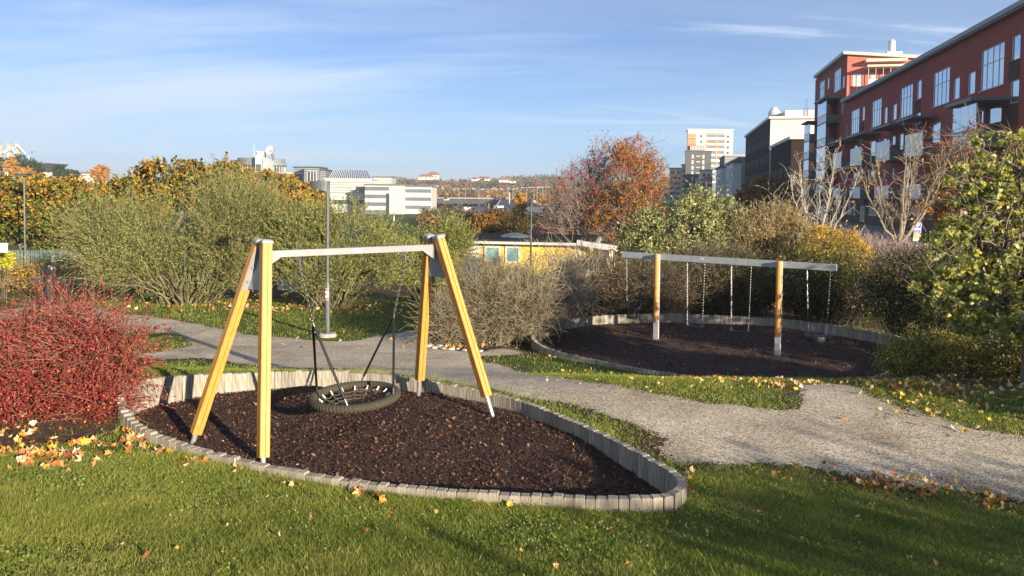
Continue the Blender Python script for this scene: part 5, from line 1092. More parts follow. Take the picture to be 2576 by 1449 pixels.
m = MB(); FE.wall(m, 0, 19, 4, ZT2 - 1.9, hs, .14); m.add([FE.P(0, ZT2 - 1.9), FE.P(19, ZT2 - 1.9), FE.P(19, zt_of(19)), FE.P(0, ZT2)], np.array([[0, 1, 2, 3]])); m.build('gable_wall', mat('red_render_gable', (.40, .115, .085), (.46, .14, .105), scale=.8, rough=.9), tb_)
for h in hs: window(FE, tb_, h, 1, 1, WHF, GLW, .12, .09, bars=[])
m = MB(); P_ = [FE.P(-.6, ZT2 + .02, .4), FE.P(19.5, zt_of(19.5) + .02, .4), FE.P(19.5, zt_of(19.5) + .02, -20), FE.P(-.6, ZT2 + .02, -20)]; m.hexa([*P_, *[p + np.array([0, 0, .38]) for p in P_]]); m.build('roof', mat('light_roof_edge', (.42, .40, .36), rough=.5, metal=.2), tb_)
c = FE.P(FE.px(2257, 130)[0], 0, -2.5); m = MB(); zc = FE.px(2257, 136)[1]; m.box(c[0] - .9, c[0] + .9, c[1] - .9, c[1] + .9, zc - 2.5, zc + .6); m.tube([c + A3(0, 0, zc + .6 - c[2]), c + A3(0, 0, zc + 2.0)], .42, 12); m.tube([c + A3(0, 0, zc + 2.0), c + A3(0, 0, zc + 2.25)], [.5, .25], 12); m.build('chimney', mat('bright_metal', (.7, .68, .62), rough=.35, metal=.3), tb_)
aw0 = FE.px(*cr6(770, 560), 1.6)[0]; aw1 = FE.px(*cr6(1240, 560), 1.6)[0]; zf = FE.px(*cr6(790, 655), 1.6)[1]; zh = FE.px(*cr6(770, 440), 1.6)[1]
m = MB(); FE.box(m, aw0, aw1, zf - .3, zf, 0, 1.6); FE.box(m, aw0 - .2, aw1, zh, zh + .25, .0, 1.9); FE.box(m, aw0 - .2, aw1 - .5, zh + .75, zh + 1.1, .0, 1.2)
bq = m.build('balcony', mat('cream_metal', (.55, .47, .36), rough=.5), tb_)
for i in range(6):
    c0 = aw0 + (aw1 - aw0) * i / 6; g = MB(); FE.box(g, c0 + .03, c0 + (aw1 - aw0) / 6 - .03, zf + .02, zf + 1.0, 1.54, 1.57); g.build('front_panel', PANL, bq)
    g = MB(); FE.box(g, c0, c0 + .05, zf + 1.0, zh, 1.5, 1.56); g.build('frame_post', WHF, bq)
for (x0, x1, nlev, ztp, dep) in ((2056, 2092, 6, 16.2, 1.6), (2024, 2051, 6, 14.2, 1.6)):
    a1 = FT.px(x0, 300, dep)[0]; a0 = FT.px(x1 - 14, 300, dep)[0] + 0.0; a0, a1 = min(a0, a1), max(a0, a1)
    glazed(FT, tb_, a0, a1, .6 if nlev == 6 else 3, ztp, dep, nlev - 1)

# ---- black block with white gable
def cr5(u, v): return (1661.6 + u * .1852, 255.6 + v * .1852)
FB = Fac(22.04 + .2026 * 130, 130, DX, DY, -1, .2026); BLK = mat('black_cladding', (.014, .013, .015), (.022, .020, .023), scale=.7, rough=.9, spec=.1); LTP = mat('khaki_panel', (.13, .12, .09), rough=.6)
def black_block(label, xc, xf, ytop, wrow, gable, gl, zb, per_row, vrows, name_top=True, W_=16):
    a0 = FB.px(xc, 400)[0]; a1 = FB.px(xf, 400)[0]; z = FB.px(xc, ytop)[1]
    t = thing('apartment_building', FB.P((a0 + a1) / 2, 0, -W_ / 2), label, 'building', 'apartment blocks along the street')
    hl = []
    for r, zz in enumerate(vrows):
        for i in range(per_row):
            w_ = 1.15; a = a0 + 2.0 + (a1 - a0 - 4) * (i + .15 * math.sin(i * 2.3 + r)) / (per_row - 1); hl.append((a - w_ / 2, a + w_ / 2, zz, zz + 2.0))
    m = MB(); FB.wall(m, a0, a1, zb, z, hl, .2); m.add([FB.P(a1, zb), FB.P(a1, zb, -W_), FB.P(a1, z, -W_), FB.P(a1, z)], np.array([[0, 1, 2, 3]])); m.build('wall', BLK, t)
    for h in hl:
        window(FB, t, h, 1, 1, DKM, GLD, .18, .06, bars=[])
        p = MB(); FB.box(p, h[0] - .55, h[0] - .05, h[2] - .5, h[3] - .6, .005, .06); p.build('shutter_panel', LTP, t)
    G_ = Fac(*FB.P(a0, 0)[:2], 1, -.2026, -.2026, -1); m = MB(); G_.wall(m, 0, W_, zb, z, []); m.build('gable_wall', gable, t)
    m = MB(); q = [FB.P(a0 - .5, z, .4), FB.P(a1 + .4, z, .4), FB.P(a1 + .4, z, -W_ - .3), FB.P(a0 - .5, z, -W_ - .3)]; m.hexa([*q, *[p + np.array([0, 0, .55]) for p in q]]); m.build('roof', mat('white_fascia', (.48, .48, .46), rough=.5), t)
    return t, a0, z, G_
t1_, a0_, z1_, G1 = black_block('tall black apartment block with cream gable wall and rooftop plant room', 1936, 1875, 301, 0, WHITE, 0, -1, 14, [3.6, 7.4, 11.2, 15.2], W_=18)
s0 = G1.px(*cr5(1700, 170))[0]; s1 = G1.px(*cr5(2100, 170))[0]; zz0 = z1_ + .55; zz1 = G1.px(*cr5(1700, 110))[1]
m = MB(); G1.box(m, s0, s1, zz0, zz1, -22, -1.0); pr = m.build('plant_room', mat('pale_corrugated', (.50, .50, .48), (.56, .56, .54), scale=3, rough=.5, stretch=(.01, .01, 1)), t1_)
m = MB()
for k in range(9): zq = zz0 + .2 + (zz1 - zz0 - .5) * k / 8; G1.box(m, s0, s1, zq, zq + .12, -1.0, -.92)
o = m.build('cladding_ribs', mat('pale_rib', (.58, .58, .56), rough=.5), pr); o['kind'] = 'stuff'
m = MB()
for q in (4.0, 4.7): m.tube([G1.P(s0 + q, zz0, -.8), G1.P(s0 + q, zz1 + .6, -.8)], .05, 5)
for k in range(8): m.tube([G1.P(s0 + 4.0, zz0 + .2 + k * .5, -.8), G1.P(s0 + 4.7, zz0 + .2 + k * .5, -.8)], .04, 4)
m.build('ladder', DKM, pr)
m = MB(); c = G1.P(s0 - 1.6, zz1, -6); m.lathe(c - A3(0, 0, 1.2), [(0.01, -1.4), (.9, -1.4), (.9, 0), (1.35, .5), (1.35, 1.3), (.9, 1.9), (.5, 2.4), (.01, 2.4)], 16); m.build('roof_vent', mat('bright_metal', (.7, .68, .62)), t1_)
black_block('lower black apartment block in front of the cream gable', 1990, 1939, 351, 0, mat('brown_black_cladding', (.035, .022, .018), rough=.9, spec=.1), 0, -1, 9, [3.4, 7.2], W_=15)

# ---- grey green block with white balconies
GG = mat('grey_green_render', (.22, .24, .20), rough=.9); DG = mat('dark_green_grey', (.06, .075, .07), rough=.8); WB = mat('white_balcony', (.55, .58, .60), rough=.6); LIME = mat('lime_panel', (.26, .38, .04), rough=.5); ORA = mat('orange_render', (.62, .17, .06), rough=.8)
def px_block(name, label, x0, x1, ytop, Y, depth, mw, mr, zb=-4, rot=0.0, group=None, skew=.2026, side=None):
    """block whose front spans x0..x1 at distance Y; side walls follow the street"""
    p0 = at(x0, 450, Y); p1 = at(x1, 450, Y); z = at((x0 + x1) / 2, ytop, Y)[2]
    F = Fac(p0[0], p0[1], 1, -rot, -rot, -1); Lw = (p1[0] - p0[0]); t = thing(name, F.P(Lw / 2, zb, -depth / 2), label, 'building', group)
    m = MB(); v = np.array([skew, 1.0]) * depth; b = [F.P(0, zb), F.P(Lw, zb), F.P(Lw, zb) + A3(*v, 0), F.P(0, zb) + A3(*v, 0)]; m.hexa([*b, *[q + A3(0, 0, z - zb) for q in b]])
    if side is None: m.build('wall', mw, t)
    else:
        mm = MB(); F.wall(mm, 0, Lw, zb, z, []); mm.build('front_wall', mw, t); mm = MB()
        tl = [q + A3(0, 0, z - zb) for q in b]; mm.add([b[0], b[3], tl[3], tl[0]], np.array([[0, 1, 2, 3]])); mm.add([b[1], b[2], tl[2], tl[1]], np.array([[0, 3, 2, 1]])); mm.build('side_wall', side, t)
    m = MB(); r = [F.P(-.4, z, .4), F.P(Lw + .4, z, .4), F.P(Lw + .4, z) + A3(*v, 0), F.P(-.4, z) + A3(*v, 0)]; m.hexa([*r, *[q + A3(0, 0, .5) for q in r]]); m.build('roof', mr, t)
    return t, F, Lw, z
GRP = 'apartment blocks along the street'
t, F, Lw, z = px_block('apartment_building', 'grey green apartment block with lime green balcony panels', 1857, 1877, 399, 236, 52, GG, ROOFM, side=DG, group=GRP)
SF = Fac(F.o[0], F.o[1], DX, DY, -1, .2026)
for (x0, x1, dep, lev) in ((1822, 1842, 2.5, 4), (1795, 1812, 3.2, 4)):
    a0 = SF.px(x1, 470, dep)[0]; a1 = SF.px(x0, 470, dep)[0]; a0, a1 = min(a0, a1), min(max(a0, a1), min(a0, a1) + 26)
    m = MB(); SF.box(m, a0, a1, -3, z - 1.6, 0, dep); bw = m.build('balcony_tower', WB, t); m = MB(); SF.box(m, a0 - .5, a1, z - 1.6, z - 1.1, 0, dep + .6); m.build('canopy', DKM, bw)
    for k in range(4):
        for i in range(3): 
            aa = a0 + (a1 - a0) * (i + .3) / 3; q = MB(); SF.box(q, aa, aa + (a1 - a0) * .12, 1.2 + k * 2.9, 3.2 + k * 2.9, dep, dep + .05); q.build('window', GLD, bw)
for k, mt_ in enumerate((LIME, mat('white_fascia', (.62, .62, .6)), LIME)):
    c0 = F.px(*cr5(930, 1000), 0)[0]; c1 = F.px(*cr5(1012, 1000), 0)[0]; zq = F.px(*cr5(970, [1150, 1078, 1005][k]))[1]
    m = MB(); F.box(m, c0, c1, zq - .5, zq + .9, .4, 2.4); b = m.build('balcony', mt_, t)
    m = MB(); F.box(m, c0, c1, zq + 1.3, zq + 1.4, .4, 2.4); F.box(m, c0 + .1, c1 - .1, zq + .92, zq + 1.28, 1.0, 1.1); m.build('railing', DKM, b)
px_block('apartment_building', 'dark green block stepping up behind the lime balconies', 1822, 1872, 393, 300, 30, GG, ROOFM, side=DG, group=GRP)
px_block('apartment_building', 'low metal roofed block in front of the white tower', 1838, 1880, 392, 340, 30, mat('zinc_wall', (.25, .27, .27), rough=.6), ROOFM, group=GRP)
# ---- towers
def grid_windows(F, t, cols, rows, w, h, fm, gm, prefix='window', bars=(), nx=1):
    """cheap windows sharing one frame mesh and one pane mesh"""
    ref = None
    for zz in rows:
        for a in cols:
            if ref is None:
                ref = window(F, t, (a - w / 2, a + w / 2, zz, zz + h), nx, 1, fm, gm, -.02, .14, bars=list(bars)); ref0 = F.P(a, zz); kids = list(ref.children)
                allk = [o for o in COL.objects if o.parent == ref]; continue
            c = ref.copy(); COL.objects.link(c); c.parent = t; c.location = Vector(ref.location) + Vector(F.P(a, zz) - ref0)
            for k in allk: q = k.copy(); COL.objects.link(q); q.parent = c
t, F, Lw, z = px_block('apartment_tower', 'cream high rise tower with orange corner and glazed balcony columns', 1728, 1842, 327, 412, 16, WHITE, mat('white_fascia', (.62, .62, .6)), group=GRP, side=mat('orange_side', (.5, .2, .1), rough=.8))
S = Lw / 114.0
m = MB(); F.box(m, .15, 21 * S, z - 9.6 * 1.05, z - 2.0, .01, .06); m.build('orange_field', ORA, t)
rows = [z - 4.1 - 2.9 * k for k in range(9)]
grid_windows(F, t, [6 * S, 17 * S, 34 * S, 101 * S], rows, 1.5, 1.45, WHF, GLD)
m = MB(); F.box(m, 45 * S, 93 * S, z - 34, z - 1.7, .02, .05); rec = m.build('balcony_recess', mat('recess_grey', (.16, .17, .17), rough=.7), t)
for k, zz in enumerate(rows):
    for (c0, c1) in ((46.5, 70), (72, 92)):
        m = MB(); F.box(m, c0 * S, c1 * S, zz - .9, zz + .1, .06, .12); m.build('balcony_front', GLW if k % 2 else PANL, t)
        m = MB(); F.box(m, c0 * S, c1 * S, zz + 1.75, zz + 1.95, .06, .14); F.box(m, c0 * S, c0 * S + .2, zz + .1, zz + 1.75, .06, .12); m.build('slab_edge', WHITE, t)
        if k in (1, 2, 3): m = MB(); F.box(m, (c0 + 2) * S, (c0 + 9) * S, zz + .2, zz + 1.6, .055, .08); m.build('balcony_screen', ORA, t)
t, F, Lw, z = px_block('apartment_tower', 'grey tower with narrow white windows before the cream high rise', 1724, 1788, 381, 396, 12, mat('grey_cladding', (.075, .075, .08), (.09, .088, .09), scale=.5, rough=.8), DKM, group=GRP)
S = Lw / 64.0
for k in range(7):
    zz = z - 3.6 - 2.86 * k
    for c0, w_ in ((15, 1.0), (42, 1.0)):
        m = MB(); F.box(m, c0 * S, c0 * S + w_, zz, zz + 1.9, .02, .08); m.build('window', WHITE, t)
    m = MB(); F.box(m, 26 * S, 26 * S + 2.2, zz + .9, zz + 1.4, .02, .08); m.build('window', GLW, t)
m = MB(); F.box(m, 11 * S, 46 * S, z + .5, z + 3.1, -6, -1); tp = m.build('roof_storey', DKM, t)
for k in range(9): m = MB(); F.box(m, (12.5 + k * 3.7) * S, (14.3 + k * 3.7) * S, z + .7, z + 2.8, -.98, -.9); m.build('fin', WHF, tp)
t, F, Lw, z = px_block('apartment_building', 'cream block with long dark balcony bands left of the grey tower', 1684, 1714, 424, 432, 14, WHITE, ROOFM, group=GRP)
for k in range(6): m = MB(); F.box(m, .6, Lw - .6, z - 2.9 - 2.9 * k, z - 1.6 - 2.9 * k, .02, .08); m.build('balcony_band', mat('recess_grey', (.16, .17, .17)), t)
t, F, Lw, z = px_block('apartment_building', 'narrow cream stair block joined to the banded block', 1715, 1725, 415, 430, 12, WHITE, ROOFM, group=GRP)
for k in range(6): m = MB(); F.box(m, .7, 1.6, z - 4 - 2.9 * k, z - 2.6 - 2.9 * k, .02, .08); m.build('window', GLD, t)
for (x0, x1, yt, Y, mm, lab) in ((1762, 1792, 429, 380, WHITE, 'small white block at the foot of the cream high rise'), (1752, 1778, 452, 370, WHITE, 'low white block with dark windows before the grey tower'), (1774, 1791, 447, 366, ORA, 'small orange red block beside the low white ones'), (1778, 1792, 455, 360, WHITE, 'lowest white block before the small orange one')):
    t, F, Lw, z = px_block('apartment_building', lab, x0, x1, yt, Y, 10, mm, ROOFM, group=GRP)
    for k in range(4):
        for i in range(2): m = MB(); F.box(m, Lw * (.2 + .4 * i), Lw * (.2 + .4 * i) + 1.1, z - 3 - 2.9 * k, z - 1.6 - 2.9 * k, .02, .08); m.build('window', GLD, t)

# ------------------------------------------------------------------ offices on the left
def cr2(u, v): return (575 + u * .2646, 319.5 + v * .2646)
OW = mat('office_white', (.46, .45, .42), (.52, .51, .48), scale=.2, rough=.6); OD = mat('office_grey_band', (.12, .135, .16), rough=.5); OG = mat('corrugated_grey', (.16, .17, .19), rough=.5, metal=.2)
Y0 = 340; c = at(658, 430, Y0 + 11); Rr = mt(59, Y0); zr = at(658, 398, Y0)[2]
t = thing('office_building', (c[0], c[1], -5), 'round glass office drum with a white satellite dish on its roof', 'building', 'office blocks beyond the willows')
def drum(r, z0, z1, n=40): m = MB(); m.lathe((c[0], c[1], 0), [(.01, z0), (r, z0), (r, z1), (.01, z1)], n); return m
drum(Rr * .98, -5, zr).build('wall', OW, t)
for z0, z1, r, mm, nm in ((zr - 2.2, zr + .3, 1.0, mat('drum_screen', (.20, .22, .24), rough=.4), 'parapet_screen'), (zr - 3.1, zr - 2.5, 1.06, OG, 'roof_eave'), (zr - 6.0, zr - 3.1, .985, GLD, 'window_band'), (zr - 8.4, zr - 7.6, 1.0, OD, 'band'), (zr - 12.6, zr - 9.4, .985, GLD, 'window_band')): drum(Rr * r, z0, z1).build(nm, mm, t)
for k in range(44):
    a = k / 44 * 2 * np.pi
    if math.sin(a) > .3: continue
    p = A3(c[0] + Rr * .99 * math.cos(a), c[1] + Rr * .99 * math.sin(a), 0)
    for z0, z1 in ((zr - 6.0, zr - 3.1), (zr - 12.6, zr - 9.4)): m = MB(); m.box(p[0] - .12, p[0] + .12, p[1] - .1, p[1] + .1, z0, z1); m.build('mullion', WHF, t)
p0 = at(642, 400, Y0 - 3); p1 = at(677, 400, Y0 - 3)
FO = Fac(p0[0], p0[1], 1, 0, 0, -1); Lw = p1[0] - p0[0]
m = MB(); FO.box(m, 0, Lw * .47, -5, zr + 1.2, -6, 0); FO.box(m, Lw * .53, Lw, -5, zr - .2, -6, -.1); tw_ = m.build('stair_tower', OW, t)
for k in range(4): m = MB(); FO.box(m, Lw * .05, Lw * .42, zr - 5.8 - 5 * k, zr - 2.8 - 5 * k, .01, .06); m.build('window', GLD, tw_); m = MB(); FO.box(m, Lw * .58, Lw * .95, zr - 5.8 - 5 * k, zr - 2.8 - 5 * k, -.09, -.02); m.build('window', GLW, tw_)
m = MB(); FO.box(m, Lw * .08, Lw * .5, zr + 1.2, zr + 2.9, -5, -1); m.build('roof_hut', WHITE, t)
dc = at(682, 379, Y0 - 1); m = MB(); rs = mt(12.5, Y0); nrm = np.array([-.22, -.9, .36]); nrm /= np.linalg.norm(nrm); u = np.cross(nrm, A3(0, 0, 1)); u /= np.linalg.norm(u); v = np.cross(u, nrm)
rings = []; K_ = 6
for k in range(K_): r = rs * k / (K_ - 1) + .01; rings.append(dc + nrm * (.32 * rs * (k / (K_ - 1)) ** 2) + r * (np.cos(np.arange(24) / 24 * 6.2832)[:, None] * u + np.sin(np.arange(24) / 24 * 6.2832)[:, None] * v))
i = np.arange(24); j = np.roll(i, -1); m.add(np.concatenate(rings), np.concatenate([np.stack([k * 24 + i, k * 24 + j, (k + 1) * 24 + j, (k + 1) * 24 + i], 1) for k in range(K_ - 1)])); d_ = thing('satellite_dish', (dc[0], dc[1], zr), 'large white satellite dish on the roof of the round office', 'satellite dish')
m.build('reflector', mat('dish_white', (.50, .48, .44), rough=.8), d_, smooth=True); m = MB(); m.tube([dc - nrm * .2, A3(dc[0] + .6, dc[1] + 1.5, zr - .5)], [.7, .5], 8); m.tube([dc + nrm * .1, dc + nrm * rs * .75], .09, 5); m.build('mount', OG, d_)
m = MB()
for x, yt in ((679 - 40, 361), (645, 377)): q = at(x, yt, Y0 - 1); m.tube([A3(q[0], q[1], zr), q], .10, 5)
m.build('antennas', WHF, t)['kind'] = 'stuff'
# dark corrugated boxes
def corr(x0, x1, yt, Y, dep, lab):
    t, F, Lw, z = px_block('office_building', lab, x0, x1, yt, Y, dep, OG, DKM, zb=-5, skew=0, group='office blocks beyond the willows')
    m = MB(); n = int((z + 1) / .9)
    for k in range(n): F.box(m, .05, Lw - .05, z - .5 - k * .9, z - .15 - k * .9, .01, .14)
    o = m.build('cladding_ribs', mat('rib_grey', (.25, .26, .28), rough=.5), t); o['kind'] = 'stuff'; return t, F, Lw, z
corr(739, 766, 422, 330, 14, 'dark grey corrugated office box left of the stair tower')
t, F, Lw, z = corr(765, 803, 422, 322, 14, 'grey corrugated office box with white framed stair window')
m = MB(); F.box(m, Lw * .22, Lw * .8, z - 11.5, z - 1.5, .2, .3); w_ = m.build('window', GLD, t); m = MB()
for q in (.2, .42, .62, .8): F.box(m, Lw * q, Lw * q + .25, z - 12, z - 1.2, .3, .5)
for q in (1.2, 6.0, 11.6): F.box(m, Lw * .2, Lw * .8, z - q - .25, z - q, .3, .5)
m.build('frame', WHF, w_)
corr(801, 820, 429, 324, 12, 'lower corrugated office box next to the glazed roof')
# long white office made of stepped volumes
t, F, Lw, z = px_block('office_building', 'long white office with a slanted blue glass roof', 818, 934, 452, 300, 22, OW, mat('white_fascia', (.62, .62, .6)), zb=-5, skew=0, group='office blocks beyond the willows')
m = MB(); a = F.P(1, z + .5, -2); b = F.P(Lw * .9, z + .5, -2); h_ = 3.4; m.hexa([a, b, b + A3(0, 8, 0), a + A3(0, 8, 0), a + A3(1, 4, h_), b + A3(-2.0, 4, h_), b + A3(-2, 8, h_), a + A3(1, 8, h_)]); gr = m.build('glass_roof', glassmat('blue_roof_glass', (.10, .14, .24), .2, .3), t)
for k in range(20):
    q = k / 19; m = MB(); m.tube([a + (b - a) * q + A3(0, -.05, .05), a + A3(1, 4, h_) + (b - A3(2, 0, 0) - a - A3(1, 0, 0)) * q + A3(0, -.05, .05)], .10, 4); m.build('glazing_bar', WHF, gr)
for k in range(5): m = MB(); F.box(m, 0, Lw, z - 1.2 - k * 1.0, z - .85 - k * 1.0, .01, .12); o = m.build('metal_strip', mat('rib_light', (.26, .26, .26), rough=.5), t)
for k in range(17): m = MB(); F.box(m, 2.2 + k * (Lw - 4) / 17, 3.1 + k * (Lw - 4) / 17, z - 9.6, z - 7.9, .02, .1); m.build('window', GLD, t)
m = MB(); F.box(m, Lw * .67, Lw * .86, z - 4.6, z - 2.6, .13, .2); m.build('window', GLD, t)
t, F, Lw, z = px_block('office_building', 'white office wing with dark band and stair glazing right of the lamp', 918, 1016, 466, 288, 20, OW, OD, zb=-5, skew=0, group='office blocks beyond the willows')
for k in range(4):
    m = MB(); F.box(m, 0, Lw * .62, z - 2.0 - 2.9 * k, z - .6 - 2.9 * k, .01, .1); m.build('window_band', OD, t)
    for i in range(4): m = MB(); F.box(m, Lw * (.65 + .085 * i), Lw * (.65 + .085 * i) + .75, z - 2.2 - 2.9 * k, z - 1.0 - 2.9 * k, .02, .09); m.build('window', GLW, t)
m = MB(); F.box(m, Lw * .56, Lw * .63, -5, z - 3, .12, .3); m.build('stair_window', GLD, t)
t, F, Lw, z = px_block('office_building', 'white office end block with four dark window bands', 1014, 1086, 470, 292, 20, OW, OD, zb=-5, skew=0, group='office blocks beyond the willows')
for k in range(4): m = MB(); F.box(m, Lw * .05, Lw - .2, z - 2.2 - 3.1 * k, z - .9 - 3.1 * k, .01, .1); m.build('window_band', OD, t)
for k in range(4):
    for i in range(5): m = MB(); F.box(m, Lw * (.07 + .185 * i), Lw * (.07 + .185 * i) + 1.6, z - 3.7 - 3.1 * k, z - 2.5 - 3.1 * k, .01, .06); m.build('white_panel', WHITE, t)
t, F, Lw, z = px_block('office_building', 'small pale roof pavilion above the white office end', 939, 985, 446, 315, 12, mat('pale_green_render', (.32, .36, .33), rough=.8), OG, zb=-5, skew=0, group='office blocks beyond the willows')
t, F, Lw, z = px_block('office_building', 'low red and white building under the round office drum', 690, 760, 437, 330, 10, mat('red_sign_wall', (.35, .05, .05), rough=.8), OW, zb=-5, skew=0, group='office blocks beyond the willows')
# ------------------------------------------------------------------ yellow pavilion and tiled roof house
YW = mat('yellow_render', (.62, .42, .04), (.68, .48, .07), scale=2, rough=.85); CREAM = mat('cream_boards', (.62, .57, .46), rough=.7)
Yp = 44.0; p0 = at(1110, 640, Yp); p1 = at(1482, 640, Yp - 1.2); FY = Fac(p0[0], p0[1], p1[0] - p0[0], p1[1] - p0[1], (p1[1] - p0[1]), -(p1[0] - p0[0])); Lw = np.linalg.norm(p1[:2] - p0[:2])
zR = at(1300, 612, Yp)[2]; gY = -2.5
t = thing('pavilion', FY.P(Lw / 2, gY, -3), 'low yellow and white pavilion with flat felt roof behind the bare shrub', 'building')
sx = lambda x: FY.px(x, 640)[0]; sz = lambda y: FY.px(1300, y)[1]
wins = [(sx(1218), sx(1259), sz(662), sz(620)), (sx(1271), sx(1308), sz(662), sz(620))]
secs = [(0, sx(1168), YW), (sx(1168), sx(1210), CREAM), (sx(1210), sx(1312), YW), (sx(1312), sx(1444), YW), (sx(1444), sx(1461), CREAM), (sx(1461), Lw, YW)]
for a, b, m_ in secs:
    m = MB(); FY.wall(m, a, b, gY, zR, [w for w in wins if a < w[0] < b], .1); m.build('wall', m_, t)
m = MB(); m.hexa([FY.P(0, gY, -6), FY.P(Lw, gY, -6), FY.P(Lw, gY, -.12), FY.P(0, gY, -.12), FY.P(0, zR, -6), FY.P(Lw, zR, -6), FY.P(Lw, zR, -.12), FY.P(0, zR, -.12)]); m.build('inner_walls', YW, t)
TEAL = mat('teal_curtain', (.02, .22, .22), (.30, .42, .42), scale=1.2, rough=.3, metal=.1)
for w in wins: window(FY, t, w, 1, 1, WHF, TEAL, .0, .10, bars=[])
m = MB(); FY.box(m, -.3, Lw + .5, zR, zR + .14, -6.5, .45); m.build('white_fascia', mat('white_fascia', (.62, .62, .6)), t)
m = MB(); FY.box(m, -.1, Lw + .3, zR + .14, zR + .26, -6.3, .15); m.build('roof', mat('roof_felt', (.02, .02, .022), rough=1.0, spec=.05), t)
m = MB(); m.hexa([FY.P(sx(1452), zR + .02, .5), FY.P(sx(1452) + 2.2, zR - .25, .8), FY.P(sx(1452) + 2.2, zR - .25, -.2), FY.P(sx(1452), zR + .02, -.2), FY.P(sx(1452), zR + .3, .5), FY.P(sx(1452) + 2.2, zR + .02, .8), FY.P(sx(1452) + 2.2, zR + .02, -.2), FY.P(sx(1452), zR + .3, -.2)]); m.build('bargeboard', WHF, t)
m = MB(); q = FY.P(sx(1280), zR + .26, -2.5); m.lathe(q, [(.9, 0), (.85, .08), (.4, .2), (.2, .24), (.01, .25)], 10); m.build('skylight', mat('skylight_metal', (.12, .15, .16), rough=.3, metal=.4), t)
# red tiled roof house behind
Yh = 57.0; e0 = at(1328, 604, Yh); e1 = at(1560, 612, Yh); r0 = at(1345, 570, Yh + 3); r1 = at(1572, 585, Yh + 3)
t = thing('tiled_house', ((e0 + e1) / 2)[:2].tolist() + [gY - .3], 'small house with ribbed red tile roof behind the flat pavilion roof', 'house')
m = MB(); m.box(e0[0] + .4, e1[0] - .3, e0[1] + .4, e0[1] + 6, gY - .5, e0[2]); m.build('wall', CREAM, t)
TILE = mat('red_clay_tile', (.30, .085, .045), (.42, .14, .07), scale=3, rough=.8, rand=.12)
n = 26; rise = r0 - e0
for k in range(n):
    q0 = e0 + (e1 - e0) * (k + .5) / n; q1 = r0 + (r1 - r0) * (k + .5) / n; w_ = (e1 - e0)[0] / n
    m = MB(); a = np.linspace(0, np.pi, 6); prof = [(-w_ * .5 * math.cos(x), .10 * math.sin(x)) for x in a]
    V = [q0 + A3(x, 0, y) for x, y in prof] + [q1 + A3(x, 0, y) for x, y in prof]; i = np.arange(5); m.add(V, np.stack([i, i + 1, i + 7, i + 6], 1)); m.build('tile_row', TILE, t)
m = MB(); m.add([e0 + A3(0, 0, -.03), e1 + A3(0, 0, -.03), r1 + A3(0, 0, -.03), r0 + A3(0, 0, -.03)], np.array([[0, 1, 2, 3]])); m.add([r0, r1, r1 + A3(0, 3, -rise[2]), r0 + A3(0, 3, -rise[2])], np.array([[0, 1, 2, 3]])); m.beam(e0 - A3(.1, 0, 0), r0 - A3(.1, 0, -.05), .14, .25); m.build('roof_edge', WHF, t)
# small white house seen through the willows
Yq = 36; q0 = at(698, 650, Yq); q1 = at(806, 650, Yq); zt_ = at(750, 641, Yq)[2]
t = thing('garden_shed', ((q0 + q1) / 2)[:2].tolist() + [-1.9], 'small white shed glimpsed through the willow stems under the swing beam', 'shed')
m = MB(); m.box(q0[0], q1[0], q0[1], q0[1] + 3, -1.9, zt_); m.build('wall', WHITE, t); m = MB(); m.box(q0[0] - .2, q1[0] + .2, q0[1] - .3, q0[1] + 3.2, zt_, zt_ + .12); m.build('roof', DKM, t)

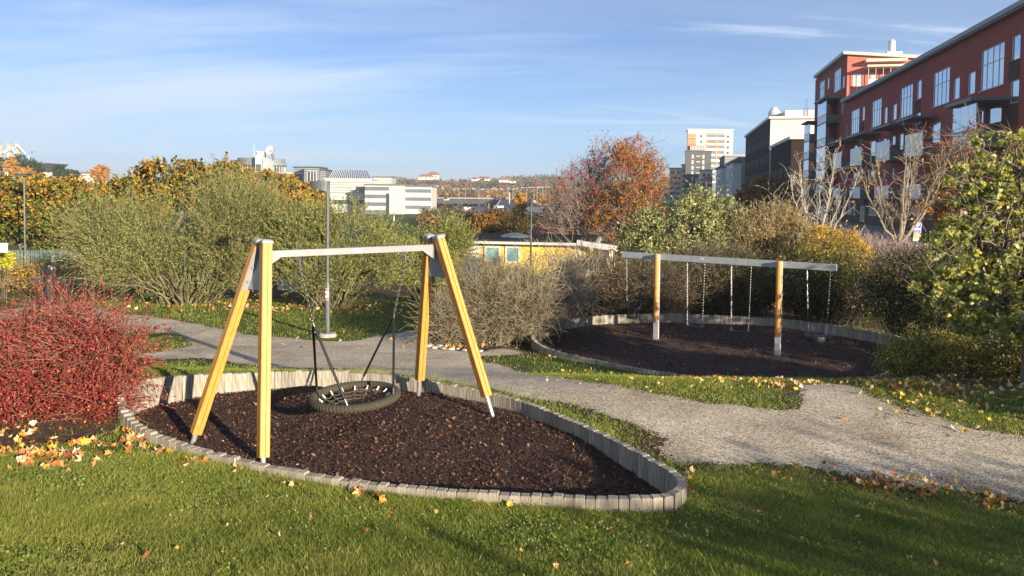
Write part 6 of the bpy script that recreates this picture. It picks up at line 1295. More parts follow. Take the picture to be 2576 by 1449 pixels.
# ------------------------------------------------------------------ lamps
LG = mat('lamp_grey', (.09, .10, .10), (.12, .13, .13), scale=6, rough=.45, metal=.3)
def park_lamp(label, x, yb, ytop, head, Y=None, hw=.5, sticker=False):
    b = hit(x, yb) if Y is None else ground_base(x, Y); Y = b[1]; H = at(x, ytop, Y)[2] - b[2]
    t = thing('park_lamp', b, label, 'lamp post', 'park lamps beside the path')
    m = MB(); s = 1.35; m.lathe(b, [(.0, 0), (.075, 0), (.075, s), (.045, s + .14), (.045, H - .05), (.0, H - .05)], 16); m.build('pole', LG, t, smooth=False)
    m = MB(); m.lathe(b - A3(0, 0, .1), [(.0, 0), (.24, 0), (.25, .16), (.2, .2), (0, .2)], 20); m.build('concrete_foot', mat('concrete', (.30, .28, .25), (.38, .36, .32), scale=14, rough=.9, bump=.2), t)
    m = MB(); m.lathe(b + A3(0, 0, .1), [(.0, .0), (.10, 0), (.10, .07), (.0, .09)], 14); m.build('collar', DKM, t)
    m = MB(); c = b + A3(0, 0, H)
    if head == 'drum':
        n = 20; a = np.arange(n) * 2 * np.pi / n; top = [c + A3(-hw * .42 + hw * .56 * math.cos(k), hw * .3 * math.sin(k), .02) for k in a]
        bot = [c + A3(-hw * .44 + hw * .50 * math.cos(k), hw * .27 * math.sin(k), -.20 - .07 * math.cos(k)) for k in a]
        i = np.arange(n); j = np.roll(i, -1); m.add(np.array(bot + top), np.stack([i, j, j + n, i + n], 1)); m.t.append(np.array([[n, n + k, n + k + 1] for k in range(1, n - 1)])); m.t.append(np.array([[0, k + 1, k] for k in range(1, n - 1)]))
        m.tube([c + A3(0, 0, -.5), c + A3(0, 0, .03)], .062, 12); m.build('lamp_head', LG, t)
    else:
        m.box(c[0] - .26, c[0] + .26, c[1] - .2, c[1] + .2, c[2] - .12, c[2] + .0); m.box(c[0] - .36, c[0] + .36, c[1] - .25, c[1] + .25, c[2] + .001, c[2] + .025); m.build('lamp_head', LG, t)
    if sticker:
        s_ = MB(); n = 7; a = np.linspace(-2.2, -.9, n); V = [b + A3(.0775 * math.cos(k), .0775 * math.sin(k), z) for z in (1.02, 1.33) for k in a]; i = np.arange(n - 1); s_.add(V, np.stack([i, i + 1, i + n + 1, i + n], 1)); q = s_.build('sticker', mat('white_plate', (.75, .74, .7)), t)
        for z in (1.03, 1.27):
            s_ = MB(); V = [b + A3(.079 * math.cos(k), .079 * math.sin(k), zz) for zz in (z, z + .05) for k in a]; s_.add(V, np.stack([i, i + 1, i + n + 1, i + n], 1)); s_.build('red_band', mat('sticker_red', (.6, .05, .06)), q)
        s_ = MB(); s_.prism([b + A3(-.02 + x, -.080, 1.14 + z) for x, z in ((-.02, 0), (.025, .01), (.03, .05), (.0, .03), (.015, .09), (-.015, .05))], A3(0, 0, 0), A3(0, -.001, 0)); s_.build('mark', DKM, q)
    return t
park_lamp('tall grey park lamp with tilted round head standing in the centre lawn', 823.5, 847, 458, 'drum', sticker=True)
park_lamp('grey park lamp with flat square head by the litter bin', 64, 716, 438, 'flat')
b = ground_base(1334.5, 37); H = at(1334, 512, 37)[2]
t = thing('park_lamp', b, 'slim grey lamp pole with small dark top before the pavilion', 'lamp post', 'park lamps beside the path'); m = MB(); m.lathe(b, [(0, 0), (.05, 0), (.05, 1.2), (.04, 1.3), (.04, H - b[2]), (0, H - b[2])], 10); m.build('pole', LG, t); m = MB(); m.lathe(A3(b[0], b[1], H), [(0, 0), (.09, 0), (.10, .22), (.04, .28), (0, .28)], 10); m.build('lamp_head', DKM, t)
b = ground_base(1316, 95); b = A3(b[0], b[1], -3.7); H = at(1316, 540 - 4, 95)[2]; zt_ = at(1392.0 - 0, 484, 95)[2]
def pole(label, x, Y, y0, y1, r=.06, nm='flag_pole', cat='pole', mt_=WHF, g=None):
    p = at(x, y1, Y); q = at(x, y0, Y); t = thing(nm, q, label, cat, g); MB().tube([q, p], [r, r * .6], 8).build('shaft', mt_, t); return t
pole('thin white flag pole left of the golden birch', 1281.5, 110, 548, 484, .10, g='flag poles near the road')
pole('short white flag pole before the white office end block', 991, 120, 556, 511, .10, g='flag poles near the road')

# ------------------------------------------------------------------ litter bin, fences, sign board
b = ground_base(126, 27.5); t = thing('litter_bin', b, 'black litter bin with plastic bag folded over its rim', 'litter bin')
m = MB(); zt_ = at(126, 668, 27.5)[2] - b[2]; m.lathe(b, [(0, .02), (.20, .02), (.23, zt_ - .32), (.24, zt_ - .1), (.21, zt_ - .02), (.19, zt_ - .1), (0, zt_ - .12)], 24); m.build('bin_body', mat('bin_black', (.02, .02, .022), rough=.35), t)
g = np.random.default_rng(8); n = 40; a = np.arange(n) * 2 * np.pi / n; m = MB(); R_ = []
for k, (r, z) in enumerate(((.22, zt_ - .01), (.285, zt_ - .02), (.30, zt_ - .12), (.285, zt_ - .24), (.25, zt_ - .30))): R_.append(np.column_stack([b[0] + (r + g.normal(0, .012, n)) * np.cos(a), b[1] + (r + g.normal(0, .012, n)) * np.sin(a), np.full(n, b[2] + z) + g.normal(0, .012, n)]))
i = np.arange(n); j = np.roll(i, -1); m.add(np.concatenate(R_), np.concatenate([np.stack([k * n + i, k * n + j, (k + 1) * n + j, (k + 1) * n + i], 1) for k in range(4)])); m.build('plastic_bag', mat('black_plastic', (.02, .02, .02), rough=.18), t)
# picket fence
Yf = 39.0; x0, x1 = -14, 420; L0 = at(x0, 660, Yf); L1 = at(x1, 660, Yf); PKT = mat('grey_green_paint', (.12, .16, .165), rough=.7)
zt0 = at(40, 628, Yf)[2]; zb0 = at(40, 686, Yf)[2]; t = thing('picket_fence', ((L0 + L1) / 2)[:2].tolist() + [zb0], 'grey green fence of narrow upright slats beneath the chestnut trees', 'fence')
n = int((L1[0] - L0[0]) / .105); mm = MB(); mm.box(-.033, .033, -.01, .01, 0, 1); V = np.array([(-.033, -.01, 0), (.033, -.01, 0), (.033, .01, 0), (-.033, .01, 0), (-.033, -.01, .96), (.033, -.01, .96), (.033, .01, .96), (-.033, .01, .96), (0, -.01, 1.0), (0, .01, 1.0)])
hh = zt0 - zb0; V[:, 2] *= hh; me = mesh_np('slat', V, [np.array([[0, 1, 5, 4], [1, 2, 6, 5], [2, 3, 7, 6], [3, 0, 4, 7], [5, 6, 9, 8], [7, 4, 8, 9]]), np.array([[4, 5, 8], [6, 7, 9]])]); me.materials.append(PKT)
for k in range(n):
    o = bpy.data.objects.new('slat', me); COL.objects.link(o); o.parent = t; q = L0 + (L1 - L0) * k / n; o.location = (q[0] - t.location[0], q[1] - t.location[1], g.normal(0, .008)); o.rotation_euler = (0, g.normal(0, .01), 0)
for z in (.3, .75): m = MB(); m.box(L0[0], L1[0], Yf + .015, Yf + .05, zb0 + hh * z, zb0 + hh * z + .08); m.build('rail', PKT, t)
pb = at(142, 690, Yf - .4); m = MB(); t2 = thing('fence_post', (pb[0], pb[1], zb0), 'pale concrete gate post interrupting the slatted fence', 'post'); m.box(pb[0] - .17, pb[0] + .17, pb[1] - .15, pb[1] + .15, zb0, at(142, 640, Yf)[2]); m.build('shaft', mat('pale_stone', (.42, .40, .26), (.5, .48, .34), scale=10, rough=.9), t2)
# green mesh fence
Yg = 36.5; GF_ = mat('green_wire', (.02, .09, .06), rough=.5); z0 = at(150, 688, Yg)[2]; z1 = at(150, 652, Yg)[2]; xa = at(100, 660, Yg)[0]; xb = at(390, 660, Yg)[0]
t = thing('wire_fence', ((xa + xb) / 2, Yg, z0), 'green chain link fence before the slatted fence', 'fence'); m = MB(); P_ = []
step = .11; k = xa - 1.0
while k < xb:
    for s in (1, -1):
        xs0 = k if s > 0 else k + (z1 - z0); xe = xs0 + s * (z1 - z0); P_.append([(xs0, Yg, z0), (xe, Yg, z1)])
    k += step
P_ = np.array(P_); V, F = tubes(P_, np.full(P_.shape[:2], .006), 3); m.add(V, F); o = m.build('wire_mesh', GF_, t)
for x in np.linspace(xa, xb, 5): m = MB(); m.tube([(x, Yg, z0 - .1), (x, Yg, z1 + .08)], .03, 8); m.build('post', mat('green_post', (.03, .17, .10), rough=.5), t)
m = MB(); m.tube([(xa, Yg, z1), (xb, Yg, z1)], .012, 5); m.build('rail', GF_, t)
# white board at the left edge
sA = at(-30, 611, 29); sB = at(18, 635, 29); t = thing('notice_board', (sB[0] - .3, 29, -1), 'white notice board cut by the frame above the yellow shrub', 'sign')
m = MB(); m.box(sA[0], sB[0], 29, 29.04, sB[2], sA[2]); m.build('board', mat('board_white', (.75, .74, .70), rough=.5), t); m = MB(); m.tube([(sB[0] - .4, 29.07, -1.3), (sB[0] - .4, 29.07, sA[2] - .05)], .03, 8); m.build('post', STEEL, t)
# lying gravel yard strip near the bin
# small white stones beside the bare shrub
g = np.random.default_rng(61); ST = mat('pale_stone2', (.38, .36, .33), (.55, .53, .50), scale=8, rough=.9)
ORDN = ['first','second','third','fourth','fifth','sixth','seventh','eighth','ninth','tenth','eleventh','twelfth','thirteenth']
for i_, (x, y, r) in enumerate(((1082, 873, .10), (1094, 877, .07), (1106, 873, .08), (1116, 879, .06), (1136, 880, .07), (1152, 878, .05), (1168, 883, .06), (1185, 880, .05), (1210, 884, .05), (1068, 868, .07))):
    p = hit(x, y); bm_ = bmesh.new(); bmesh.ops.create_icosphere(bm_, subdivisions=2, radius=1)
    for v in bm_.verts: v.co = Vector((v.co.x * r * 1.3, v.co.y * r, v.co.z * r * .7)) * (1 + g.normal(0, .09))
    me = bpy.data.meshes.new('stone'); bm_.to_mesh(me); bm_.free(); me.materials.append(ST); o = bpy.data.objects.new('stone', me); COL.objects.link(o); o.location = tuple(p + A3(0, 0, r * .2)); o.rotation_euler = (0, 0, g.uniform(0, 3))
    tag(o, ORDN[i_] + ' pale stone in the row under the bare shrub, counted from the swing leg', 'stone', 'pale stones edging the bare shrub')

# ------------------------------------------------------------------ parking sign and street lamps on the right
Ys = 41.0; c = at(2308, 567, Ys); gb = float(gz(c[0], Ys)); t = thing('parking_sign', (c[0], Ys + .05, gb), 'blue parking sign with smaller blue, yellow and white plates below', 'sign')
BLU = mat('sign_blue', (.010, .045, .36), rough=.35); SW = mat('sign_white', (.62, .66, .72), rough=.4); YEL = mat('sign_yellow', (.52, .34, .03), rough=.5)
def plate(x0, x1, y0, y1, m_, name):
    a = at(x0, y0, Ys); b = at(x1, y1, Ys); m = MB(); m.box(a[0], b[0], Ys - .01, Ys, b[2], a[2]); return m.build(name, m_, t), a, b
def text(s, x, z, size, y, m_, par, bold=0.0):
    cu = bpy.data.curves.new('lettering', 'FONT'); cu.body = s; cu.size = size; cu.align_x = 'CENTER'; cu.align_y = 'CENTER'; cu.extrude = .002; cu.offset = bold
    o = bpy.data.objects.new('lettering', cu); COL.objects.link(o); dg = bpy.context.evaluated_depsgraph_get(); me = bpy.data.meshes.new_from_object(o.evaluated_get(dg)); COL.objects.unlink(o); bpy.data.objects.remove(o)
    me.materials.append(m_); o = bpy.data.objects.new('lettering', me); COL.objects.link(o); o.parent = par; o.rotation_euler = (math.pi / 2, 0, 0); o.location = Vector((x, y, z)) - Vector(wloc(par)); return o
pl, a, b = plate(2299.6, 2317.6, 560, 575.5, SW, 'white_border'); m = MB(); m.box(a[0] + .02, b[0] - .02, Ys - .014, Ys - .0105, b[2] + .02, a[2] - .02); q = m.build('blue_plate', BLU, pl)
text('P', (a[0] + b[0]) / 2, (a[2] + b[2]) / 2, .30, Ys - .018, SW, pl, .004)
pl, a, b = plate(2298.8, 2316.6, 576, 587, SW, 'white_border'); m = MB(); m.box(a[0] + .02, b[0] - .02, Ys - .014, Ys - .0105, b[2] + .02, a[2] - .02); m.build('blue_plate', BLU, pl)
for k, s in enumerate(('Boende', '7-19', 'Avgift')): text(s, (a[0] + b[0]) / 2, a[2] - .05 - k * .075, .075, Ys - .018, SW, pl)
plate(2298, 2315.6, 588, 599, YEL, 'yellow_plate'); plate(2297, 2314, 600, 606, SW, 'white_plate')
MB().tube([(c[0], Ys + .04, gb), (c[0], Ys + .04, at(2308, 559, Ys)[2])], .03, 8).build('post', STEEL, t)
t = pole('dark grey street lamp post in front of the boarded ground floor', 2143.5, 60, 612, 478, .07, 'street_lamp', 'lamp post', DKM, 'street lamps on the right'); p = at(2143.5, 478, 60); m = MB(); m.box(p[0] - .5, p[0] + .08, 59.9, 60.1, p[2], p[2] + .1); m.build('lamp_head', DKM, t)
t = pole('dark street pole between the parking sign and the rust orange tree', 2365, 46, 640, 492, .06, 'street_lamp', 'lamp post', DKM, 'street lamps on the right')
Yc = 45; a = at(2399, 500, Yc); b = at(2437, 590, Yc); t = thing('utility_cabinet', ((a[0] + b[0]) / 2, Yc + .4, 0), 'grey slatted cabinet column half hidden by the green maple', 'cabinet'); m = MB(); m.box(a[0], b[0], Yc, Yc + .6, b[2] - 1, a[2]); m.build('body', mat('cabinet_grey', (.20, .23, .24), rough=.5), t)
for k in range(9): z = a[2] - .12 - k * .24; m = MB(); m.box(a[0] - .02, b[0] + .02, Yc - .05, Yc - .005, z - .1, z); m.build('slat', mat('cabinet_slat', (.30, .33, .34), rough=.5), t)

# ------------------------------------------------------------------ road, bridge, highway lamps, cars
def cr3(u, v): return (1086 + u * .1852, 383 + v * .1852)
ASP = mat('asphalt', (.16, .155, .15), (.20, .19, .18), scale=.3, rough=.9); CON = mat('bridge_concrete', (.50, .47, .42), rough=.85); BDK = mat('bridge_dark', (.055, .06, .07), rough=.7)
def flat(x, y, z=-4.0): return onz(x, y, z)
q = [flat(*p) for p in ((1120, 552), (1230, 545), (1330, 540), (1400, 533), (1480, 520), (1560, 512), (1560, 506), (1440, 507), (1340, 511), (1300, 516), (1250, 526), (1200, 536), (1120, 545))]
m = MB(); P_ = np.array(q); V, F = cdt(np.zeros((0, 2)), [P_]); cc = V[F].mean(1); F = F[inpoly(cc[:, 0], cc[:, 1], P_)]; o = obj_np('road', np.column_stack([V, np.full(len(V), -4.0)]), F, ASP, origin=(0, 0, 0)); tag(o, kind='structure')
Yb = 350; zd = at(1180, 501.5, Yb)[2]; pts = [(-60, 0), (-20, 0), (10, 0), (25, 2), (36, 8), (44, 18), (50, 34), (54, 55)]
xb0 = at(1086, 500, Yb)[0]; t = thing('road_bridge', (at(1180, 500, Yb)[0], Yb, -5), 'dark road bridge with slanted piers crossing before the wooded hill', 'bridge')
line = resample(np.array([[xb0 - 60, Yb, 0], [xb0, Yb, 0], [xb0 + 20, Yb, 0], [at(1262, 500, Yb)[0], Yb - 2, 0], [at(1283, 500, Yb)[0], Yb - 14, 0], [at(1290, 500, Yb)[0] - 1, Yb - 38, 0], [at(1300, 500, Yb)[0] - 4, Yb - 75, 0]]), 4, False)
m = MB(); K = len(line); zz = zd - np.clip((np.arange(K) - K * .62) / (K * .38), 0, 1) * 3.2
for k in range(K - 1):
    d = line[k + 1] - line[k]; d /= np.linalg.norm(d); nn = A3(-d[1], d[0], 0) * 4.5; a, b = line[k], line[k + 1]
    m.hexa([a - nn + A3(0, 0, zz[k] - 1.9), b - nn + A3(0, 0, zz[k + 1] - 1.9), b + nn + A3(0, 0, zz[k + 1] - 1.9), a + nn + A3(0, 0, zz[k] - 1.9), a - nn + A3(0, 0, zz[k]), b - nn + A3(0, 0, zz[k + 1]), b + nn + A3(0, 0, zz[k + 1]), a + nn + A3(0, 0, zz[k])])
m.build('deck', BDK, t); m = MB()
for k in range(K - 1):
    d = line[k + 1] - line[k]; d /= np.linalg.norm(d); nn = A3(-d[1], d[0], 0) * 4.55; a, b = line[k] - nn, line[k + 1] - nn; m.beam(a + A3(0, 0, zz[k] + .55), b + A3(0, 0, zz[k + 1] + .55), .25, .5)
m.build('parapet', mat('parapet_grey', (.30, .31, .32), rough=.7), t)
for u in (385, 530, 870):
    p = at(*cr3(u, 700), Yb); m = MB()
    for s in (-1, 1): m.beam(p * [1, 1, 0] + A3(s * .8, 0, -5), p * [1, 1, 0] + A3(s * 2.2, 0, zd - 1.9), 1.2, 1.4, up=(0, 1, 0))
    m.build('pier', BDK, t)
w0 = [flat(1283, 514), flat(1270, 521), flat(1250, 528), flat(1228, 536)]; t = thing('ramp_wall', w0[1], 'pale curved concrete wall along the ramp under the bridge', 'wall'); m = MB()
for a, b in zip(w0[:-1], w0[1:]): m.beam(a + A3(0, 0, .5), b + A3(0, 0, .5), .5, 1.3)
m.build('wall_panel', CON, t)
p = flat(*cr3(1410, 735)); t = thing('concrete_plinth', p, 'round concrete retaining wall at the road junction', 'wall'); m = MB(); m.lathe(p, [(0, 0), (9, 0), (8.2, 3.0), (0, 3.0)], 20); m.build('wall_panel', CON, t)
for i, (u, vt, vb, arm) in enumerate(((50, 490, 745, 100), (370, 498, 640, 60), (458, 498, 830, 100), (640, 498, 650, 60), (775, 508, 770, 95), (885, 495, 660, 60), (1035, 502, 720, 80), (1103, 488, 640, 60), (1290, 478, 680, 60), (1390, 478, 690, 60), (1430, 474, 690, 50), (1508, 474, 680, 45), (1548, 474, 660, 45))):
    Y = 400 + (i % 3) * 8; tp = at(*cr3(u, vt), Y); bt = at(*cr3(u, vb), Y); w_ = mt(arm * .1852, Y)
    t = thing('highway_lamp', bt, ORDN[i] + ' two armed highway lamp counted from the white office end block', 'lamp post', 'highway lamps beyond the bridge'); MB().tube([bt, tp], [.22, .13], 6).build('pole', mat('lamp_tan', (.30, .27, .23), rough=.6), t); m = MB(); m.tube([tp - A3(w_, 0, 0), tp, tp + A3(w_, 0, 0)], .08, 5); m.build('arm', mat('lamp_tan', (.3, .27, .23)), t)
    for s in (-1, 1): m = MB(); m.box(tp[0] + s * w_ - .6, tp[0] + s * w_ + .6, Y - .3, Y + .3, tp[2] - .15, tp[2] + .2); m.build('lamp_head', mat('lamp_pale', (.42, .41, .38), rough=.4), t)
def car(label, x, y, Y, col, rz, s=1.0, van=False):
    b = at(x, y, Y); t = thing('car', b, label, 'car' if not van else 'truck', 'vehicles on the road below the bridge', rz); pm_ = mat('paint_%d%d%d' % tuple(int(c * 99) for c in col), col, rough=.25)
    L_, W_, H_ = (4.4, 1.8, 1.45) if not van else (7.0, 2.4, 2.9)
    prof = [(-.5, .18), (.5, .18), (.5, .5), (.46, .58), (.25, .62), (-.42, .64), (-.5, .55)] if not van else [(-.5, .12), (.5, .12), (.5, .5), (.44, .95), (-.5, 1.0)]
    def ex(pf, w_, nm, m_):
        m = MB(); V = [(px_ * L_ * s, sg * w_ * W_ / 2 * s, pz * H_ * s) for sg in (-1, 1) for px_, pz in pf]; n = len(pf); i = np.arange(n); j = np.roll(i, -1); m.add(V, np.stack([i, j, j + n, i + n], 1))
        for k in range(1, n - 1): m.t.append(np.array([[0, k + 1, k], [n, n + k, n + k + 1]]))
        V = np.concatenate(m.v); me = mesh_np(nm, V, [np.concatenate(m.q), np.concatenate(m.t)]); me.materials.append(m_); o = bpy.data.objects.new(nm, me); COL.objects.link(o); o.parent = t; return o
    ex(prof, 1, 'body', pm_); ex([(-.40, .63), (.24, .61), (.12, .97), (-.28, 1.0)] if not van else [(.38, .6), (.475, .6), (.455, .9), (.38, .93)], .88 if not van else 1.02, 'windows', GLD)
    for px_ in (-.31, .31):
        for sg in (-1, 1):
            m = MB(); m.tube([(px_ * L_ * s, sg * W_ * .38 * s, .32 * s), (px_ * L_ * s, sg * W_ * .51 * s, .32 * s)], .33 * s, 12); V = np.concatenate(m.v); me = mesh_np('wheel', V, [np.concatenate(m.q), np.concatenate(m.t)]); me.materials.append(BLACKRUB); o = bpy.data.objects.new('wheel', me); COL.objects.link(o); o.parent = t
car('dark blue truck on the road left of the ramp wall', *cr3(650, 850)[:1], cr3(650, 850)[1], 262, (.03, .06, .16), 1.45, 1, True)
car('small blue car right of the dark blue truck', cr3(700, 835)[0], cr3(700, 835)[1], 268, (.05, .09, .22), 1.4)
car('dark grey car driving below the ramp wall', cr3(870, 828)[0], cr3(870, 828)[1], 280, (.03, .03, .035), 1.35)
car('black car furthest along the road by the golden birch', cr3(985, 812)[0], cr3(985, 812)[1], 285, (.02, .02, .02), 1.3)
car('white bus shaped truck above the round concrete wall', cr3(1385, 695)[0], cr3(1385, 695)[1], 340, (.4, .42, .42), 1.2, .5, True)
car('dark car between the round wall and the yellow poplar', cr3(1560, 725)[0], cr3(1560, 725)[1], 310, (.04, .045, .05), 0)
# traffic board and small signs
for (u0, v0, u1, v1, lab) in ((440, 745, 535, 795, 'white framed board beside the road under the bridge'), (890, 725, 980, 755, 'low white framed board right of the bridge pier')):
    a = at(*cr3(u0, v0), 235); b = at(*cr3(u1, v1), 235); t = thing('road_board', ((a[0] + b[0]) / 2, 235, -4), lab, 'sign', 'white boards by the road'); m = MB(); m.box(a[0], b[0], 235, 235.1, b[2], a[2]); m.build('board', mat('board_grey', (.5, .52, .52), rough=.5), t); m = MB(); m.box(a[0] + .3, a[0] + .5, 235.1, 235.3, -4, b[2]); m.box(b[0] - .5, b[0] - .3, 235.1, 235.3, -4, b[2]); m.build('leg', OG, t)

# ------------------------------------------------------------------ mid distance trees
shrub('birch_tree', 'tall narrow golden birch beside the ramp wall', 'tree', 1308, 120, [(1308, 520, 17, 38, 120), (1312, 505, 14, 22, 120), (1305, 545, 18, 18, 120)], 201, 120, 4200, .26, [(.55, .33, .06), (.48, .26, .05), (.62, .42, .10)], None, .6, .10, .3, 16, .06, .02, trunk=(3, .12, 8), tw=BARK)
shrub('poplar_tree', 'small yellow poplar right of the round concrete wall', 'tree', 1366, 260, [(1366, 500, 8, 13, 260)], 202, 40, 900, .45, [(.6, .42, .07), (.5, .34, .06)], None, .6, .12, .3, 8, .08, .03, trunk=(2, .12, 5), tw=BARK)
HD = [(.16, .10, .03), (.30, .14, .035), (.07, .07, .022), (.40, .21, .05), (.10, .05, .025)]
for i, (x, y, rx, ry, Y, lab, wt) in enumerate(((1215, 565, 42, 26, 70, 'orange brown garden bush left of the dark hedge', [.2, .25, .1, .35, .1]), (1245, 590, 30, 24, 62, 'golden brown bush above the flat pavilion roof', [.2, .25, .1, .4, .05]), (1280, 575, 55, 34, 72, 'dark evergreen hedge tree behind the flat pavilion roof', [.1, .05, .6, .05, .2]), (1345, 572, 48, 30, 74, 'dark olive hedge bush behind the slim lamp pole', [.2, .1, .5, .1, .1]), (1250, 545, 30, 18, 80, 'brown bush crown before the ramp wall', [.25, .2, .2, .1, .25]))):
    shrub('garden_bush', lab, 'bush', x, Y, [(x, y, rx, ry, Y), (x + rx * .4, y + ry * .4, rx * .7, ry * .8, Y)], 210 + i, 160, 5200, .20, HD, wt, .6, .10, .4, 26, .03, .01, group='garden bushes behind the pavilion')

# ------------------------------------------------------------------ wooded hill
g = np.random.default_rng(301)
def forest(label, n, xr, Yr, sizes, pal, w, seed, size=1.5, per=34, hz=None):
    g = np.random.default_rng(seed); Ys_ = g.uniform(*Yr, n); Xp = g.uniform(*xr, n); X = (Xp - 1288) / FPX * Ys_ ; Z = gz(X, Ys_) if hz is None else hz(Xp, Ys_)
    r = g.uniform(*sizes, n); ps = []; cs = []; pal = np.asarray(pal)
    ki = g.choice(len(pal), n, p=w)
    d = g.normal(0, 1, (n, per, 3)); d /= np.linalg.norm(d, axis=2, keepdims=True); P = np.stack([X, Ys_, Z + r * 1.1], 1)[:, None] + d * r[:, None, None] * np.array([.85, .85, 1.15]) * g.uniform(.55, 1, (n, per, 1))
    C = P.reshape(-1, 3); V, F, c = leaves_np(C, size, [(1, 1, 1)], None, g, normal=d.reshape(-1, 3) + A3(0, 0, .4), aspect=.9, colvar=.25); c = c * np.repeat(pal[ki], per * 4, 0)
    o = obj_np('forest', V, F, leafmat('forest_leaf', .15, .9), colors=c, origin=(0, 0, 0)); tag(o, label, 'forest', kind='stuff')
    return X, Ys_, Z
FP = [(.22, .10, .035), (.27, .15, .05), (.04, .06, .03), (.13, .09, .05), (.34, .19, .06), (.07, .085, .04)]
forest('wooded hill of orange and dark green trees along the horizon', 1900, (930, 1740), (640, 1080), (3.2, 6.5), FP, [.22, .18, .24, .18, .06, .12], 302, 2.3, 40)
forest('distant trees at the foot of the hill beyond the bridge', 700, (1080, 1560), (430, 640), (2.5, 4.5), FP, [.28, .2, .12, .2, .1, .10], 303, 1.6, 40)
forest('brown scrub between the white offices and the road bridge', 260, (1060, 1300), (150, 235), (.9, 1.9), FP, [.2, .15, .15, .3, .05, .15], 305, .7, 34)
forest('far low tree line with pale roofs beyond the chestnut trees', 600, (120, 740), (700, 1000), (3, 6), FP, [.25, .2, .2, .15, .1, .1], 304, 2.2, 34)
# hill trees round the stadium at the far left
def tree_px(label, x, y, rx, ry, Y, pal, seed, n=1500, size=.9):
    return shrub('hill_tree', label, 'tree', x, Y, [(x, y, rx, ry, Y)], seed, 60, n, size, pal, None, .6, .14, .4, 10, .15, .05, trunk=(4, .3, 6), tw=BARK, group='trees on the stadium slope', bx=np.append(at(x, y, Y)[:2], at(x, y + ry, Y)[2] - 6))
PN = [(.05, .08, .035), (.07, .10, .04), (.035, .05, .02)]; OR_ = [(.50, .24, .05), (.42, .18, .05), (.56, .34, .09)]
for a in (('dark pine at the frame edge below the stadium masts', 2, 425, 16, 30, 300, PN, 311), ('orange birch below the stadium masts', 24, 420, 18, 24, 290, OR_, 312), ('green pine crown under the stadium roof', 62, 415, 34, 24, 300, PN, 313), ('second green pine crown under the roof tip', 88, 430, 22, 24, 295, PN, 314),
          ('lone green tree right of the stadium roof', 151, 434, 13, 17, 280, PN, 315), ('green tree before the white sheds', 178, 443, 18, 15, 270, PN, 316), ('bright orange tree on the horizon left of the maple hedge', 252, 436, 22, 16, 260, OR_, 317), ('orange bush left of the lamp head', 60, 437, 20, 12, 250, OR_, 318), ('yellow orange tree crowns between the lamp and the orange tree', 140, 470, 60, 16, 240, OR_, 319)): tree_px(*a)
# stadium: masts, cables, cantilever roof
Y = 520; t = thing('stadium', (at(40, 420, Y)[0], Y, 5), 'stadium with concrete masts, white cables and dark cantilever roof', 'stadium'); TAN = mat('tan_concrete', (.42, .34, .23), (.5, .42, .3), scale=.3, rough=.9)
for i, x in enumerate((1, 24.5, 45)):
    p0 = at(x, 396, Y); p1 = at(x, 359 + (2 if i == 0 else 0), Y); w_ = 1.25; m = MB(); m.hexa([p0 + A3(-w_, -1, 0), p0 + A3(w_, -1, 0), p0 + A3(w_, 1, 0), p0 + A3(-w_, 1, 0), p1 + A3(-w_, -1, 0), p1 + A3(w_ * .9, -1, -1.2), p1 + A3(w_ * .9, 1, -1.2), p1 + A3(-w_, 1, 0)]); m.build('mast', TAN, t)
for a, b in (((45, 369), (88, 409)), ((45, 366), (80, 402)), ((24, 372), (3, 386)), ((45, 367), (10, 385)), ((1, 372), (-25, 395)), ((24, 368), (52, 402))): MB().tube([at(*a, Y - 3), at(*b, Y - 3)], .32, 5).build('cable', mat('cable_white', (.75, .75, .74), rough=.4), t)
q = [at(74, 409, Y), at(133, 411, Y), at(131, 415, Y), at(110, 429, Y), at(97, 434, Y), at(74, 420, Y)]; m = MB(); m.prism(q, A3(0, -8, 0), A3(0, 18, 0)); m.build('roof', DKM, t)
q = [at(98, 434, Y), at(140, 434, Y), at(140, 446, Y), at(98, 446, Y)]; m = MB(); m.prism(q, A3(0, -4, 0), A3(0, 10, 0)); m.build('wall', WHITE, t)
for a, b in (((-10, 430), (19, 433)), ((19, 433), (19, 442)), ((14, 433), (14, 440))): MB().tube([at(*a, 110), at(*b, 110)], .06, 5).build('railing', STEEL, t)
for (x0, x1, yt, Y, mm, lab) in ((178, 205, 441, 600, WHITE, 'white shed on the horizon right of the stadium'), (206, 226, 437, 640, WHITE, 'second pale shed on the horizon'), (196, 214, 434, 660, mat('brick_red', (.28, .09, .06)), 'red roofed shed on the horizon')):
    px_block('far_house', lab, x0, x1, yt, Y, 8, mm, ROOFM, zb=-5, skew=0, group='sheds on the horizon')
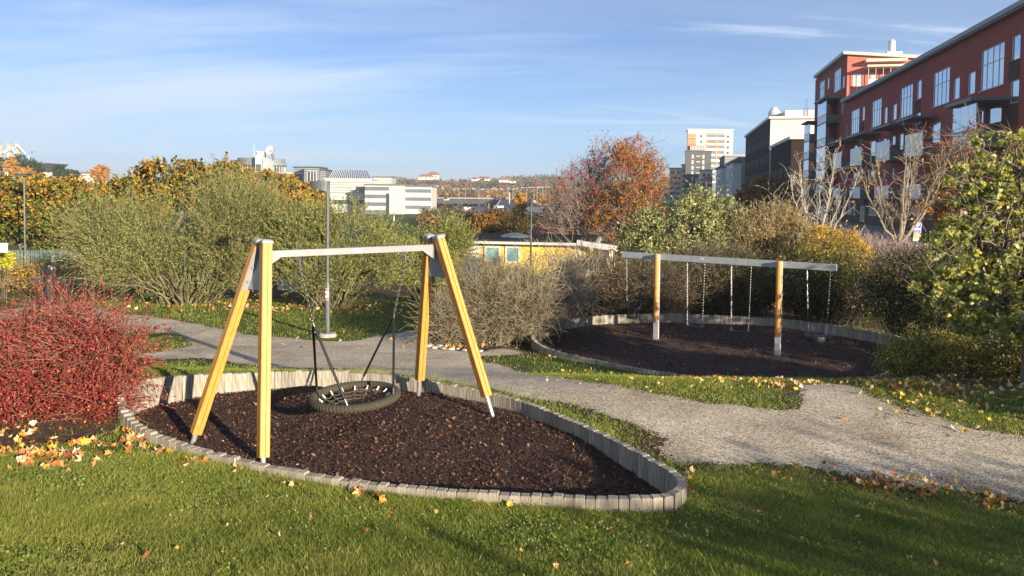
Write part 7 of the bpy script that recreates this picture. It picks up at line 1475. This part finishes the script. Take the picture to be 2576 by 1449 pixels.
# houses on the hill
RT_ = mat('hill_roof', (.26, .10, .06), rough=.8)
for (x, y, w_, h_, Y, lab) in ((1090, 440, 14, 8, 850, 'red roofed villa on top of the hill'), (1072, 444, 18, 6, 840, 'long red roofed house left of the hilltop villa'), (1194, 450, 7, 4, 820, 'small white gabled house among the hill trees'), (1215, 448, 14, 4, 860, 'brown roofed house behind the hill pines'), (1272, 452, 17, 5, 830, 'wide red roofed house on the middle of the hill'), (1290, 455, 8, 4, 810, 'pale gable right of the wide red roof'), (1226, 449, 7, 4, 850, 'white gable beside the brown roof'),
          (1092, 466, 10, 3, 640, 'pale terrace houses lower on the hill'), (1064, 466, 10, 4, 650, 'pale house block low on the hill'), (1217, 491, 9, 5, 470, 'white cottage behind the highway lamps'), (1160, 486, 5, 3, 480, 'small white cottage among the orange trees'), (1123, 498, 5, 4, 330, 'cream hut at the bridge end')):
    c = at(x, y, Y); a = mt(w_, Y); h = mt(h_, Y); t = thing('hill_house', c, lab, 'house', 'houses on the wooded hill'); m = MB(); m.box(c[0] - a, c[0] + a, Y - 3, Y + 5, c[2] - h * 1.4, c[2]); m.build('wall', CREAM, t)
    m = MB(); e = a * 1.12; m.hexa([(c[0] - e, Y - 4, c[2] - .05), (c[0] + e, Y - 4, c[2] - .05), (c[0] + e, Y + 6, c[2] - .05), (c[0] - e, Y + 6, c[2] - .05), (c[0] - e * .45, Y, c[2] + h), (c[0] + e * .45, Y, c[2] + h), (c[0] + e * .45, Y + 2, c[2] + h), (c[0] - e * .45, Y + 2, c[2] + h)]); m.build('roof', RT_, t)
    n = max(1, int(a / 2.5))
    for k in range(n): m = MB(); xx = c[0] - a + (k + .5) * 2 * a / n; m.box(xx - .6, xx + .6, Y - 3.1, Y - 3.01, c[2] - h * .9, c[2] - h * .3); m.build('window', GLD, t)
print('total time', round(time.time() - T0, 1), 'tris', sum(len(o.data.loop_triangles) if o.data.calc_loop_triangles() is None else 0 for o in COL.objects if o.type == 'MESH'))
# ------------------------------------------------------------------ thin autumn haze
m = MB(); m.box(-1500, 1500, -60, 2900, -9, 60); hz_ = bpy.data.materials.new('haze_air'); hz_.use_nodes = True; nt = hz_.node_tree; nt.nodes.clear()
v = nt.nodes.new('ShaderNodeVolumePrincipled'); v.inputs['Density'].default_value = .00035; v.inputs['Color'].default_value = (.86, .92, 1, 1); v.inputs['Anisotropy'].default_value = .2; o_ = nt.nodes.new('ShaderNodeOutputMaterial'); nt.links.new(v.outputs[0], o_.inputs['Volume'])
tag(m.build('haze', hz_, origin=(0, 0, 0)), kind='stuff')
